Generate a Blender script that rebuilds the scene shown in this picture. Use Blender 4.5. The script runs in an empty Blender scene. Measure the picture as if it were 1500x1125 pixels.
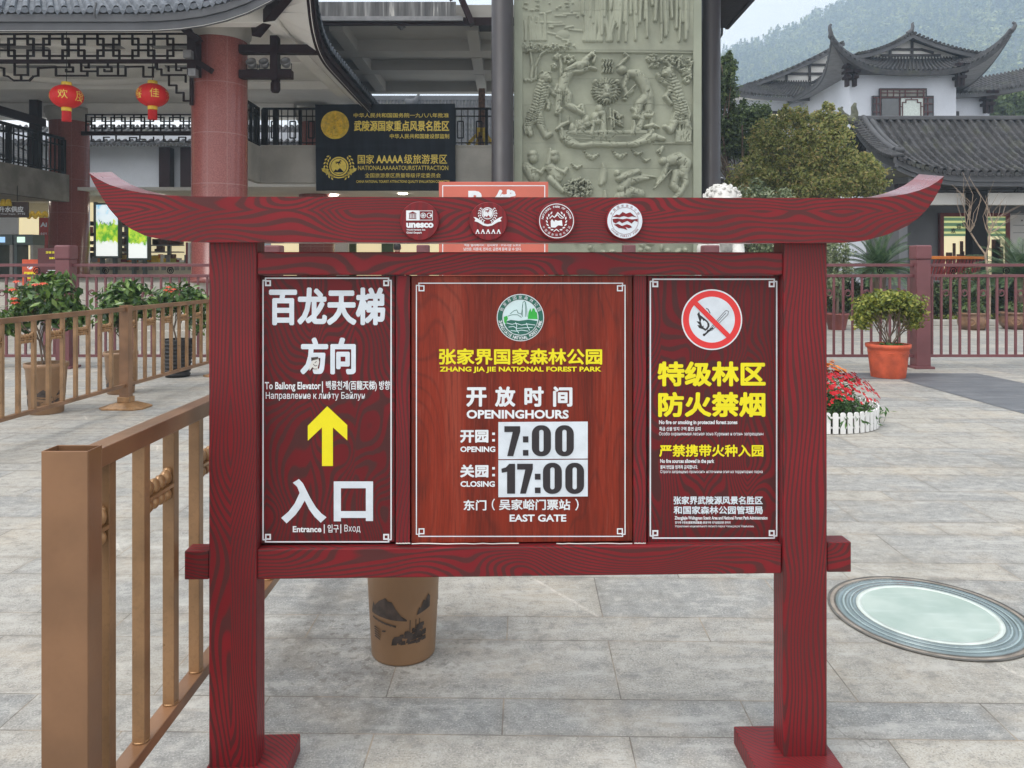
import bpy, math, random
import numpy as np
from math import sin, cos, pi, radians, sqrt, atan2, exp
from mathutils import Vector, Matrix, noise as mnoise

random.seed(7)
scene = bpy.context.scene
COL = scene.collection

# ---------------------------------------------------------------- camera
F, CX, HY, HC = 1120.0, 750.0, 393.0, 1.5        # focal length and horizon measured on the 1500x1125 photograph
cam_d = bpy.data.cameras.new('camera')
cam = bpy.data.objects.new('camera', cam_d)
COL.objects.link(cam)
cam.location = (0, 0, HC)
cam.rotation_euler = (radians(90), 0, 0)
cam_d.sensor_width = 36.0
cam_d.lens = F / 1500.0 * 36.0
cam_d.shift_y = -(562.5 - HY) / 1500.0
cam_d.clip_end = 4000
cam_d.clip_start = 0.05
scene.camera = cam

# ---------------------------------------------------------------- world, sun, exposure
SUN_EL, SUN_AZ = radians(64), radians(235)        # high, behind the camera and to its left
w = bpy.data.worlds.new('World')
scene.world = w
w.use_nodes = True
nt = w.node_tree
bg = nt.nodes['Background']
sky = nt.nodes.new('ShaderNodeTexSky')
sky.sky_type = 'NISHITA'
sky.sun_disc = False
sky.sun_elevation = SUN_EL
sky.sun_rotation = SUN_AZ
sky.dust_density = 4.0
sky.air_density = 1.0
hs = nt.nodes.new('ShaderNodeHueSaturation')      # overcast: nearly colourless sky light
hs.inputs['Saturation'].default_value = 0.10
nt.links.new(sky.outputs[0], hs.inputs['Color'])
cl = nt.nodes.new('ShaderNodeMix'); cl.data_type = 'RGBA'   # thin bright cloud cover over the clear sky
cl.inputs[0].default_value = 0.74
cl.inputs[7].default_value = (5.6, 5.7, 5.85, 1)
nt.links.new(hs.outputs[0], cl.inputs[6])
nt.links.new(cl.outputs[2], bg.inputs[0])
bg.inputs[1].default_value = 0.15
sd = bpy.data.lights.new('sun', 'SUN')
sd.energy = 1.35
sd.angle = radians(34)
sd.color = (1.0, 0.96, 0.90)
sun = bpy.data.objects.new('sun', sd)
COL.objects.link(sun)
_d = Vector((sin(SUN_AZ) * cos(SUN_EL), cos(SUN_AZ) * cos(SUN_EL), sin(SUN_EL)))
sun.rotation_euler = _d.to_track_quat('Z', 'Y').to_euler()
sun.location = (0, -5, 20)
vs = scene.view_settings
vs.view_transform = 'Standard'
vs.look = 'None'
vs.exposure = 0.70
vs.gamma = 1.0
scene.cycles.max_bounces = 6
scene.cycles.diffuse_bounces = 4
scene.cycles.glossy_bounces = 3
scene.cycles.transmission_bounces = 4
scene.cycles.transparent_max_bounces = 6
scene.cycles.volume_bounces = 4
scene.cycles.use_denoising = True

def W(px, py, Y):
    """the place at distance Y that was measured at pixel (px, py) of the photograph"""
    return Vector(((px - CX) * Y / F, Y, HC - (py - HY) * Y / F))

# ---------------------------------------------------------------- materials
def newmat(name):
    m = bpy.data.materials.new(name)
    m.use_nodes = True
    t = m.node_tree
    return m, t, t.nodes['Principled BSDF']

class G:
    """tiny node helper"""
    def __init__(s, t): s.t = t
    def n(s, typ, **kw):
        x = s.t.nodes.new(typ)
        for k, v in kw.items(): setattr(x, k, v)
        return x
    def l(s, a, b): s.t.links.new(a, b)
    def setin(s, sock, v):
        if hasattr(v, 'is_output') or isinstance(v, bpy.types.NodeSocket): s.l(v, sock)
        else: sock.default_value = v
    def math(s, op, a, b=0.0, c=0.0, clamp=False):
        x = s.n('ShaderNodeMath', operation=op); x.use_clamp = clamp
        s.setin(x.inputs[0], a); s.setin(x.inputs[1], b)
        if len(x.inputs) > 2: s.setin(x.inputs[2], c)
        return x.outputs[0]
    def mix(s, f, a, b, bt='MIX'):
        x = s.n('ShaderNodeMix', data_type='RGBA', blend_type=bt)
        s.setin(x.inputs[0], f); s.setin(x.inputs[6], a); s.setin(x.inputs[7], b)
        return x.outputs[2]
    def coord(s, which='Object', scale=(1, 1, 1), loc=(0, 0, 0), rot=(0, 0, 0)):
        tc = s.n('ShaderNodeTexCoord'); mp = s.n('ShaderNodeMapping')
        s.l(tc.outputs[which], mp.inputs[0])
        mp.inputs[1].default_value = loc; mp.inputs[2].default_value = rot; mp.inputs[3].default_value = scale
        return mp.outputs[0]
    def noise(s, vec, scale=5, detail=3, rough=0.55, dist=0.0):
        x = s.n('ShaderNodeTexNoise')
        s.l(vec, x.inputs['Vector'])
        x.inputs['Scale'].default_value = scale; x.inputs['Detail'].default_value = detail
        x.inputs['Roughness'].default_value = rough; x.inputs['Distortion'].default_value = dist
        return x.outputs[0]
    def ramp(s, f, stops, interp='LINEAR'):
        x = s.n('ShaderNodeValToRGB'); cr = x.color_ramp; cr.interpolation = interp
        while len(cr.elements) < len(stops): cr.elements.new(0.5)
        for e, (p, c) in zip(cr.elements, stops):
            e.position = p; e.color = (*c, 1) if len(c) == 3 else c
        s.setin(x.inputs[0], f)
        return x.outputs[0]
    def bump(s, h, strength=0.2, dist=0.01):
        x = s.n('ShaderNodeBump'); x.inputs['Strength'].default_value = strength
        x.inputs['Distance'].default_value = dist; s.l(h, x.inputs['Height'])
        return x.outputs[0]
    def smooth(s, v, a, b):
        x = s.n('ShaderNodeMapRange', interpolation_type='SMOOTHSTEP')
        s.setin(x.inputs[0], v); x.inputs[1].default_value = a; x.inputs[2].default_value = b
        return x.outputs[0]

def c4(c): return (c[0], c[1], c[2], 1.0)
def mul(c, k): return (min(1, c[0] * k), min(1, c[1] * k), min(1, c[2] * k))

def pmat(name, col, rough=0.6, var=0.2, vs=3.0, bump=0.0, bs=40.0, metal=0.0, spec=0.5, stretch=(1, 1, 1), col2=None, fine=0.0, coat=0.0):
    m, t, p = newmat(name); g = G(t)
    v = g.coord('Object', stretch)
    n1 = g.noise(v, vs, 4)
    a = mul(col, 1 - var); b = col2 or mul(col, 1 + var)
    c = g.mix(g.smooth(n1, 0.3, 0.7), c4(a), c4(b))
    if fine:
        n2 = g.noise(v, bs * 2, 2)
        c = g.mix(g.math('MULTIPLY', g.smooth(n2, 0.45, 0.75), fine), c, c4(mul(col, 0.45)))
    g.l(c, p.inputs['Base Color'])
    p.inputs['Metallic'].default_value = metal
    p.inputs['Specular IOR Level'].default_value = spec
    if coat: p.inputs['Coat Weight'].default_value = coat
    r = g.math('ADD', g.math('MULTIPLY', g.noise(v, vs * 3, 3), 0.25), rough - 0.125, clamp=True)
    g.l(r, p.inputs['Roughness'])
    if bump: g.l(g.bump(g.noise(v, bs, 4), bump, 0.01), p.inputs['Normal'])
    return m

def grainmat(name, vertical, red, dark, scale=(5.0, 1.1), levels=16, seed=0.0, rough=0.42, lin=60.0, off=0.0, half=0.19):
    """red boards with printed dark cathedral grain: contour bands of a stretched noise"""
    m, t, p = newmat(name); g = G(t)
    ac, al = scale
    sc = (ac, 0.9, al) if vertical else (al, 0.9, ac)
    v = g.coord('Object', sc, (seed, seed * 0.37, seed * 1.7))
    n = g.noise(v, 1.0, 1.0, 0.35, 0.25)
    w1 = g.noise(g.coord('Object', (22, 8, 5) if vertical else (5, 8, 22)), 1.0, 2, 0.6)
    sep = g.n('ShaderNodeSeparateXYZ'); tc = g.n('ShaderNodeTexCoord'); g.l(tc.outputs['Object'], sep.inputs[0])
    across = g.math('ADD', sep.outputs[0] if vertical else sep.outputs[2], g.math('MULTIPLY', sep.outputs[1], 0.8))
    tri = g.math('PINGPONG', g.math('SUBTRACT', across, off), half)
    h = g.math('ADD', g.math('MULTIPLY', n, levels), g.math('MULTIPLY', w1, 0.55))
    h = g.math('ADD', h, g.math('MULTIPLY', tri, lin))
    s = g.math('PINGPONG', h, 0.5)
    thr = g.math('MULTIPLY', g.noise(g.coord('Object', (9, 9, 9)), 1.0, 2), 0.2)
    f = g.math('MULTIPLY', g.smooth(g.math('ADD', s, thr), 0.30, 0.46), 0.82)
    big = g.noise(g.coord('Object', (3, 3, 3)), 1.0, 3)
    rc = g.mix(g.smooth(big, 0.3, 0.7), c4(mul(red, 0.85)), c4(mul(red, 1.12)))
    dc = g.mix(g.smooth(big, 0.3, 0.7), c4(mul(dark, 1.1)), c4(mul(dark, 0.9)))
    g.l(g.mix(f, rc, dc), p.inputs['Base Color'])
    sm = g.noise(g.coord('Object', (30, 30, 30)), 1.0, 4)
    g.l(g.math('ADD', g.math('MULTIPLY', sm, 0.2), rough - 0.1), p.inputs['Roughness'])
    p.inputs['Specular IOR Level'].default_value = 0.28
    g.l(g.bump(f, 0.05, 0.002), p.inputs['Normal'])
    return m

M = {}
RED, DRK = (0.19, 0.011, 0.016), (0.062, 0.024, 0.023)
M['grain_v'] = grainmat('red grain upright', True, RED, DRK, (5.0, 1.6), 19, 1.3, lin=72, off=0.10, half=0.31)
M['grain_h'] = grainmat('red grain level', False, RED, DRK, (5.0, 2.6), 21, 4.1, lin=70, off=1.640)
M['grain_p'] = grainmat('red grain panel shaded', True, mul(RED, 0.72), mul(DRK, 0.85), (5.0, 2.8), 31, 7.7, lin=55, off=0.07, half=0.13)  # darker copy of the board colours, with the panels' shade put in
M['grain_edge'] = pmat('red painted metal edge', (0.17, 0.022, 0.026), 0.30, 0.1, 6, spec=0.9, coat=0.3)
M['medal'] = grainmat('red grain medallion', True, (0.20, 0.015, 0.02), (0.13, 0.016, 0.02), (10, 2), 8, 2.2)

def midwood():
    m, t, p = newmat('glossy red brown wood print'); g = G(t)
    plank = g.noise(g.coord('Object', (9.0, 1, 0.12), (3.3, 0, 0)), 1.0, 1, 0.4)
    n1 = g.noise(g.coord('Object', (30, 4, 1.6)), 1.0, 5, 0.6, 0.8)
    n2 = g.noise(g.coord('Object', (190, 10, 9)), 1.0, 4, 0.65, 0.3)
    cath = g.noise(g.coord('Object', (5, 1, 1.1), (9.1, 0, 0)), 1.0, 1.5, 0.4, 0.3)
    cw = g.math('PINGPONG', g.math('MULTIPLY', cath, 26), 0.5)
    base = g.ramp(g.math('ADD', g.math('MULTIPLY', plank, 0.6), g.math('MULTIPLY', n1, 0.4)),
                  [(0.30, (0.070, 0.010, 0.005)), (0.43, (0.15, 0.015, 0.006)), (0.57, (0.235, 0.024, 0.009)), (0.75, (0.30, 0.055, 0.030))])
    c = g.mix(g.math('MULTIPLY', g.smooth(cw, 0.30, 0.5), 0.35), base, c4((0.06, 0.012, 0.008)))
    c = g.mix(g.math('MULTIPLY', g.smooth(n2, 0.50, 0.72), 0.55), c, c4((0.05, 0.010, 0.007)))
    c = g.mix(g.math('MULTIPLY', g.smooth(n2, 0.46, 0.28), 0.25), c, c4((0.34, 0.10, 0.07)))
    g.l(c, p.inputs['Base Color'])
    p.inputs['Roughness'].default_value = 0.36; p.inputs['Specular IOR Level'].default_value = 0.3
    g.l(g.bump(n2, 0.06, 0.002), p.inputs['Normal'])
    return m
M['midwood'] = midwood()
M['white'] = pmat('white vinyl', (0.74, 0.77, 0.80), 0.45, 0.05, 20, fine=0.06, bs=120)
M['pale'] = pmat('reflective pale vinyl', (0.66, 0.72, 0.78), 0.42, 0.06, 25, bump=0.05, bs=200, fine=0.10)
M['yellow'] = pmat('yellow vinyl', (0.82, 0.72, 0.005), 0.45, 0.04, 15)
M['gold_txt'] = pmat('gold lettering', (0.86, 0.66, 0.10), 0.45, 0.08, 12)
M['gold_md'] = pmat('gold emblem', (0.80, 0.55, 0.04), 0.40, 0.25, 9, bump=0.5, bs=22, spec=0.6)
M['black'] = pmat('black vinyl', (0.022, 0.018, 0.022), 0.4, 0.1, 15)
M['signred'] = pmat('warning red', (0.72, 0.035, 0.035), 0.4, 0.05, 10)
M['logogreen'] = pmat('dark logo green', (0.012, 0.12, 0.085), 0.45, 0.1, 30)
M['brightgreen'] = pmat('bright logo green', (0.03, 0.40, 0.05), 0.45, 0.1, 30)
M['paleblue'] = pmat('pale logo blue', (0.60, 0.76, 0.78), 0.45, 0.04, 30)
M['bronze'] = pmat('bronze painted metal', (0.235, 0.124, 0.064), 0.33, 0.26, 3.5, bump=0.06, bs=14, spec=0.6, fine=0.14, metal=0.25)
M['bronze_bar'] = pmat('gold bronze baluster', (0.275, 0.158, 0.076), 0.33, 0.24, 5, spec=0.6, fine=0.25, metal=0.25)
M['bronze_cast'] = pmat('gold cast ornament', (0.34, 0.19, 0.085), 0.32, 0.18, 20, metal=0.3, bump=0.1, bs=60)
M['fencered'] = pmat('maroon painted fence', (0.155, 0.052, 0.058), 0.45, 0.12, 3, fine=0.05)
M['timber'] = pmat('dark maroon timber', (0.018, 0.007, 0.009), 0.55, 0.2, 3, spec=0.15)
M['lattice'] = pmat('dark lattice paint', (0.010, 0.004, 0.005), 0.55, 0.15, 3, spec=0.12)
M['blackrail'] = pmat('black iron railing', (0.005, 0.0045, 0.005), 0.55, 0.15, 5, spec=0.12)
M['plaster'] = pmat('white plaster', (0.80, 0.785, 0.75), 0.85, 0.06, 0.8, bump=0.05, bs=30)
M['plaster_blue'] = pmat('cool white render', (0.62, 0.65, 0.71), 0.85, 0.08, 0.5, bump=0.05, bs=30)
M['plaster_shaded'] = pmat('render with painted shade', (0.215, 0.22, 0.235), 0.85, 0.08, 0.5)  # wall shadow is put into this grey
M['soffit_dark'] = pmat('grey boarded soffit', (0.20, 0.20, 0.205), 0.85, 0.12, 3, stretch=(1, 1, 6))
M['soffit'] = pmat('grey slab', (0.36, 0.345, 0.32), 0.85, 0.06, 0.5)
M['polegrey'] = pmat('dark grey column paint', (0.034, 0.030, 0.033), 0.45, 0.08, 1.0, spec=0.35)
M['fascia'] = pmat('grey cement fascia', (0.085, 0.087, 0.094), 0.8, 0.14, 1.5, bump=0.1, bs=20)
M['concrete'] = pmat('weathered concrete', (0.25, 0.235, 0.21), 0.9, 0.3, 1.2, bump=0.2, bs=15)
M['concrete_l'] = pmat('light concrete', (0.42, 0.40, 0.365), 0.9, 0.15, 0.9, bump=0.1, bs=20)
M['banner'] = pmat('navy banner cloth', (0.011, 0.015, 0.023), 0.6, 0.35, 1.4, stretch=(3, 1, 0.4), spec=0.12)
M['pink'] = pmat('salmon signboard', (0.56, 0.135, 0.092), 0.5, 0.05, 3)
M['terracotta'] = pmat('orange terracotta', (0.52, 0.088, 0.036), 0.65, 0.28, 5, bump=0.1, bs=40)
M['potbrown'] = pmat('brown plastic pot', (0.26, 0.150, 0.078), 0.45, 0.10, 5)
M['potblack'] = pmat('black plastic pot', (0.014, 0.014, 0.015), 0.5, 0.2, 8)
M['ink'] = pmat('painted ink', (0.05, 0.036, 0.03), 0.5, 0.5, 30, fine=0.4, bs=60)
M['clay'] = pmat('glazed clay jar', (0.19, 0.105, 0.06), 0.4, 0.35, 5)
M['soil'] = pmat('potting soil', (0.05, 0.035, 0.025), 0.95, 0.4, 20, bump=0.5, bs=60)
M['bark'] = pmat('grey brown bark', (0.16, 0.115, 0.085), 0.9, 0.35, 12, bump=0.4, bs=60, stretch=(1, 1, 0.3))
M['barkpale'] = pmat('pale smooth bark', (0.36, 0.27, 0.20), 0.8, 0.25, 10, bump=0.2, bs=60)
M['whitepaint'] = pmat('white plastic', (0.78, 0.78, 0.77), 0.5, 0.04, 5)
M['lanternred'] = pmat('red lantern cloth', (0.66, 0.006, 0.006), 0.5, 0.08, 4)
M['metalgrey'] = pmat('grey metal', (0.20, 0.20, 0.205), 0.45, 0.15, 6, metal=0.4)
M['orange'] = pmat('orange painted timber', (0.55, 0.16, 0.02), 0.5, 0.15, 4)
M['redpaint'] = pmat('deep red timber', (0.20, 0.018, 0.018), 0.5, 0.15, 4)
M['stonewhite'] = pmat('white carved stone', (0.62, 0.61, 0.58), 0.8, 0.18, 6, bump=0.2, bs=40)
M['darkstone'] = None
M['kerb'] = pmat('pale kerb stone', (0.46, 0.44, 0.40), 0.85, 0.15, 3, bump=0.2, bs=30)
M['yellowpaint'] = pmat('yellow machine paint', (0.62, 0.42, 0.02), 0.5, 0.2, 6)
M['rust'] = pmat('rusty timber', (0.11, 0.055, 0.035), 0.85, 0.45, 10, bump=0.3, bs=40)
M['cream'] = pmat('cream shop wall', (0.60, 0.55, 0.42), 0.7, 0.1, 2)
M['greenframe'] = pmat('grey green metal frame', (0.10, 0.13, 0.125), 0.45, 0.15, 3)
M['cloth'] = pmat('dark jacket cloth', (0.02, 0.021, 0.026), 0.85, 0.2, 12)
M['skin'] = pmat('skin', (0.45, 0.26, 0.19), 0.55, 0.08, 10)
M['hair'] = pmat('black hair', (0.012, 0.010, 0.010), 0.5, 0.2, 30)

def emit(name, col, s):
    m, t, p = newmat(name)
    p.inputs['Base Color'].default_value = c4(col)
    p.inputs['Emission Color'].default_value = c4(col)
    p.inputs['Emission Strength'].default_value = s
    return m
M['lamp'] = emit('lit downlight', (1.0, 0.95, 0.82), 9.0)
M['warmlit'] = emit('warm glow of windows and lobby wall', (0.92, 0.80, 0.50), 0.42)
M['covelit'] = emit('warm lit cove lamp', (1.0, 0.74, 0.30), 2.2)

def glassmat(name, tint, rough=0.05, alpha=0.35):
    m, t, p = newmat(name)
    p.inputs['Base Color'].default_value = c4(tint); p.inputs['Roughness'].default_value = rough
    p.inputs['Alpha'].default_value = alpha; p.inputs['Specular IOR Level'].default_value = 0.8
    return m
M['glass'] = glassmat('window glass', (0.25, 0.30, 0.32), 0.05, 0.30)
M['darkglass'] = pmat('dark reflective glass', (0.06, 0.065, 0.07), 0.10, 0.15, 3, spec=0.9)

def granite():
    m, t, p = newmat('red granite column cladding'); g = G(t)
    v = g.coord('Object')
    sp = g.noise(v, 45, 3, 0.7)
    big = g.noise(v, 0.7, 2)
    c = g.ramp(sp, [(0.3, (0.17, 0.045, 0.038)), (0.5, (0.285, 0.082, 0.070)), (0.7, (0.39, 0.145, 0.125))])
    c = g.mix(g.math('MULTIPLY', big, 0.35), c, c4((0.17, 0.045, 0.04)))
    sep = g.n('ShaderNodeSeparateXYZ'); g.l(v, sep.inputs[0])
    seam = g.math('LESS_THAN', g.math('PINGPONG', g.math('ADD', sep.outputs[2], 0.1), 0.6), 0.010)
    ang = g.math('ARCTAN2', sep.outputs[1], sep.outputs[0])
    seam2 = g.math('LESS_THAN', g.math('PINGPONG', g.math('ADD', ang, 0.25), 0.35), 0.010)
    s = g.math('MAXIMUM', seam, seam2)
    g.l(g.mix(g.math('MULTIPLY', s, 0.28), c, c4((0.45, 0.32, 0.28))), p.inputs['Base Color'])
    p.inputs['Roughness'].default_value = 0.24
    return m
M['granite'] = granite()

def tilemat(name, a, b, moss=0.0):
    m, t, p = newmat(name); g = G(t)
    v = g.coord('Object')
    n = g.noise(v, 2.5, 5, 0.65)
    n2 = g.noise(v, 14, 3)
    c = g.mix(g.smooth(n, 0.32, 0.68), c4(a), c4(b))
    c = g.mix(g.math('MULTIPLY', g.smooth(n2, 0.60, 0.75), 0.45), c, c4((0.26, 0.26, 0.27)))
    if moss: c = g.mix(g.math('MULTIPLY', g.smooth(g.noise(v, 1.1, 4), 0.52, 0.7), moss), c, c4((0.10, 0.11, 0.05)))
    g.l(c, p.inputs['Base Color']); p.inputs['Roughness'].default_value = 0.7
    g.l(g.bump(n2, 0.15, 0.02), p.inputs['Normal'])
    return m
M['tile'] = tilemat('grey clay roof tile', (0.017, 0.017, 0.019), (0.052, 0.050, 0.053), 0.25)
M['tileblue'] = tilemat('blue grey glazed roof tile', (0.045, 0.055, 0.070), (0.13, 0.145, 0.17))
M['relief'] = pmat('pale green carved stone', (0.285, 0.298, 0.228), 0.85, 0.16, 1.1, bump=0.25, bs=45, fine=0.25)
M['relief_flat'] = pmat('pale green stone frame', (0.28, 0.30, 0.23), 0.8, 0.1, 1.0, fine=0.08, bs=50)

def leafmat(name, stops, trans=0.25, rough=0.5):
    m, t, p = newmat(name); g = G(t)
    geo = g.n('ShaderNodeNewGeometry')
    big = g.noise(g.coord('Object'), 1.6, 2)
    f = g.math('ADD', g.math('MULTIPLY', geo.outputs['Random Per Island'], 0.7), g.math('MULTIPLY', big, 0.3))
    c = g.ramp(f, stops)
    g.l(c, p.inputs['Base Color']); p.inputs['Roughness'].default_value = rough
    tr = g.n('ShaderNodeBsdfTranslucent'); g.l(c, tr.inputs[0])
    ms = g.n('ShaderNodeMixShader'); ms.inputs[0].default_value = trans
    out = t.nodes['Material Output']
    g.l(p.outputs[0], ms.inputs[1]); g.l(tr.outputs[0], ms.inputs[2]); g.l(ms.outputs[0], out.inputs[0])
    return m
M['leaf_cam'] = leafmat('glossy camellia leaves', [(0.1, (0.012, 0.038, 0.008)), (0.45, (0.045, 0.105, 0.020)), (0.8, (0.15, 0.25, 0.05)), (1.0, (0.30, 0.38, 0.13))], 0.15, 0.28)
M['leaf_yel'] = leafmat('yellow green leaves', [(0.1, (0.05, 0.07, 0.015)), (0.4, (0.14, 0.19, 0.03)), (0.75, (0.33, 0.34, 0.05)), (1.0, (0.50, 0.46, 0.14))])
M['leaf_osm'] = leafmat('olive evergreen leaves', [(0.1, (0.055, 0.075, 0.020)), (0.32, (0.20, 0.24, 0.06)), (0.65, (0.46, 0.47, 0.16)), (0.97, (0.60, 0.36, 0.17))], 0.5)
M['leaf_dark'] = leafmat('dark hedge leaves', [(0.1, (0.025, 0.050, 0.018)), (0.5, (0.085, 0.135, 0.045)), (0.9, (0.22, 0.29, 0.10))], 0.35)
M['leaf_pale'] = leafmat('variegated pale leaves', [(0.1, (0.06, 0.09, 0.035)), (0.5, (0.17, 0.22, 0.10)), (0.9, (0.44, 0.47, 0.32))])
M['leaf_cyc'] = leafmat('cycad fronds', [(0.1, (0.020, 0.055, 0.022)), (0.5, (0.06, 0.13, 0.05)), (0.95, (0.17, 0.24, 0.09))], 0.12, 0.4)
M['leaf_flower'] = leafmat('bedding plant leaves', [(0.1, (0.025, 0.07, 0.015)), (0.6, (0.06, 0.15, 0.035)), (1, (0.13, 0.25, 0.06))])
M['petal_red'] = leafmat('red petals', [(0.1, (0.30, 0.002, 0.005)), (0.6, (0.52, 0.004, 0.010)), (1, (0.62, 0.015, 0.05))], 0.1, 0.8)
M['petal_or'] = leafmat('orange petals', [(0.1, (0.62, 0.10, 0.02)), (0.8, (0.80, 0.30, 0.03))], 0.2)
M['petal_cam'] = leafmat('coral camellia petals', [(0.1, (0.55, 0.03, 0.02)), (0.8, (0.78, 0.16, 0.08))], 0.2)
M['petal_wh'] = leafmat('white petals', [(0.1, (0.5, 0.5, 0.45)), (0.8, (0.75, 0.75, 0.7))], 0.2)
M['forest'] = leafmat('forest foliage', [(0.1, (0.022, 0.045, 0.026)), (0.40, (0.045, 0.075, 0.035)), (0.7, (0.10, 0.125, 0.045)), (1.0, (0.19, 0.19, 0.075))])

# ---------------------------------------------------------------- mesh helpers
class MB:
    def __init__(s): s.v = []; s.f = []; s.sm = []
    def add(s, vs_, fs_, smooth=False):
        b = len(s.v); s.v += [tuple(x) for x in vs_]
        for f in fs_: s.f.append(tuple(b + i for i in f)); s.sm.append(smooth)
        return s
    def box(s, x0, y0, z0, x1, y1, z1, fn=None):
        vs_ = [(x0, y0, z0), (x1, y0, z0), (x1, y1, z0), (x0, y1, z0), (x0, y0, z1), (x1, y0, z1), (x1, y1, z1), (x0, y1, z1)]
        if fn: vs_ = [fn(Vector(q)) for q in vs_]
        return s.add(vs_, [(3, 2, 1, 0), (4, 5, 6, 7), (0, 1, 5, 4), (1, 2, 6, 5), (2, 3, 7, 6), (3, 0, 4, 7)])
    def bar(s, p, q, wd, ht, up=(0, 0, 1)):
        """box beam from p to q"""
        p = Vector(p); q = Vector(q); d = (q - p).normalized(); up = Vector(up)
        r = d.cross(up)
        if r.length < 1e-5: r = d.cross(Vector((0, 1, 0)))
        r.normalize(); u = r.cross(d).normalized()
        vs_ = [c + r * (a * wd / 2) + u * (b * ht / 2) for c in (p, q) for a, b in ((-1, -1), (1, -1), (1, 1), (-1, 1))]
        return s.add(vs_, [(3, 2, 1, 0), (4, 5, 6, 7), (0, 1, 5, 4), (1, 2, 6, 5), (2, 3, 7, 6), (3, 0, 4, 7)])
    def tube(s, pts, r, n=8, cap=True):
        pts = [Vector(p) for p in pts]; m = len(pts)
        rr = r if isinstance(r, (list, tuple)) else [r] * m
        rings = []; ref = None
        for i, p in enumerate(pts):
            d = (pts[min(i + 1, m - 1)] - pts[max(i - 1, 0)])
            if d.length < 1e-9: d = Vector((0, 0, 1))
            d.normalize()
            if ref is None: ref = d.cross(Vector((0, 0, 1)) if abs(d.z) < 0.9 else Vector((1, 0, 0))).normalized()
            ref = (ref - d * ref.dot(d)).normalized(); b2 = d.cross(ref)
            rings.append([p + (ref * cos(2 * pi * k / n) + b2 * sin(2 * pi * k / n)) * rr[i] for k in range(n)])
        vs_ = [q for rg in rings for q in rg]
        fs_ = [(i * n + k, i * n + (k + 1) % n, (i + 1) * n + (k + 1) % n, (i + 1) * n + k) for i in range(m - 1) for k in range(n)]
        s.add(vs_, fs_, True)
        if cap: s.add(rings[0], [tuple(range(n))[::-1]]); s.add(rings[-1], [tuple(range(n))])
        return s
    def lathe(s, prof, n=32, c=(0, 0, 0), fn=None, sharp=False):
        vs_ = []
        for r, z in prof:
            for k in range(n):
                a = 2 * pi * k / n; rk = r if fn is None else fn(r, z, a)
                vs_.append((c[0] + rk * cos(a), c[1] + rk * sin(a), c[2] + z))
        fs_ = [(i * n + k, i * n + (k + 1) % n, (i + 1) * n + (k + 1) % n, (i + 1) * n + k) for i in range(len(prof) - 1) for k in range(n)]
        return s.add(vs_, fs_, not sharp)
    def prism(s, front, off):
        """polygon (3D points) extruded along the vector off"""
        off = Vector(off); a = [Vector(p) for p in front]; n = len(a)
        b = [p + off for p in a]
        return s.add(a + b, [tuple(range(n)), tuple(range(2 * n - 1, n - 1, -1))] + [(i, i + n, (i + 1) % n + n, (i + 1) % n) for i in range(n)])
    def grid(s, fn, nu, nv, smooth=True):
        vs_ = [fn(i / nu, j / nv) for j in range(nv + 1) for i in range(nu + 1)]
        W_ = nu + 1
        fs_ = [(j * W_ + i, j * W_ + i + 1, (j + 1) * W_ + i + 1, (j + 1) * W_ + i) for j in range(nv) for i in range(nu)]
        return s.add(vs_, fs_, smooth)
    def ball(s, c, r, n=16, m=10, fn=None):
        rx, ry, rz = r if isinstance(r, (tuple, list)) else (r, r, r)
        vs_ = []
        for j in range(m + 1):
            t = pi * j / m
            for k in range(n):
                a = 2 * pi * k / n
                q = Vector((rx * sin(t) * cos(a), ry * sin(t) * sin(a), rz * cos(t)))
                if fn: q = fn(q)
                vs_.append((c[0] + q.x, c[1] + q.y, c[2] + q.z))
        fs_ = [(j * n + k, (j + 1) * n + k, (j + 1) * n + (k + 1) % n, j * n + (k + 1) % n) for j in range(m) for k in range(n)]
        return s.add(vs_, fs_, True)
    def build(s, name, mat, parent=None, bevel=0.0, seg=2):
        me = bpy.data.meshes.new(name)
        me.from_pydata(s.v, [], s.f)
        me.polygons.foreach_set('use_smooth', s.sm)
        me.materials.append(mat if not isinstance(mat, str) else M[mat])
        me.update()
        o = bpy.data.objects.new(name, me); COL.objects.link(o)
        if parent is not None: o.parent = parent
        if bevel:
            bm = o.modifiers.new('bevel', 'BEVEL'); bm.width = bevel; bm.segments = seg; bm.limit_method = 'ANGLE'; bm.angle_limit = radians(40)
        return o

def rawmesh(name, verts, faces, mat, parent=None, smooth=False):
    """numpy arrays -> object (quads or tris)"""
    me = bpy.data.meshes.new(name)
    nv, nf, k = len(verts), len(faces), faces.shape[1]
    me.vertices.add(nv); me.vertices.foreach_set('co', np.asarray(verts, dtype=np.float32).ravel())
    me.loops.add(nf * k); me.loops.foreach_set('vertex_index', np.asarray(faces, dtype=np.int32).ravel())
    me.polygons.add(nf); me.polygons.foreach_set('loop_start', np.arange(0, nf * k, k, dtype=np.int32))
    me.polygons.foreach_set('loop_total', np.full(nf, k, dtype=np.int32))
    me.polygons.foreach_set('use_smooth', np.full(nf, smooth))
    me.materials.append(M[mat] if isinstance(mat, str) else mat)
    me.update(calc_edges=True)
    o = bpy.data.objects.new(name, me); COL.objects.link(o)
    if parent is not None: o.parent = parent
    return o

def tag(o, label=None, cat=None, group=None, kind=None):
    if label: o['label'] = label
    if cat: o['category'] = cat
    if group: o['group'] = group
    if kind: o['kind'] = kind
    return o

def thing(name, label, cat, loc=(0, 0, 0), rz=0.0, group=None):
    o = bpy.data.objects.new(name, None); COL.objects.link(o)
    o.empty_display_size = 0.1
    o.location = loc; o.rotation_euler = (0, 0, rz)
    return tag(o, label, cat, group)

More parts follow.
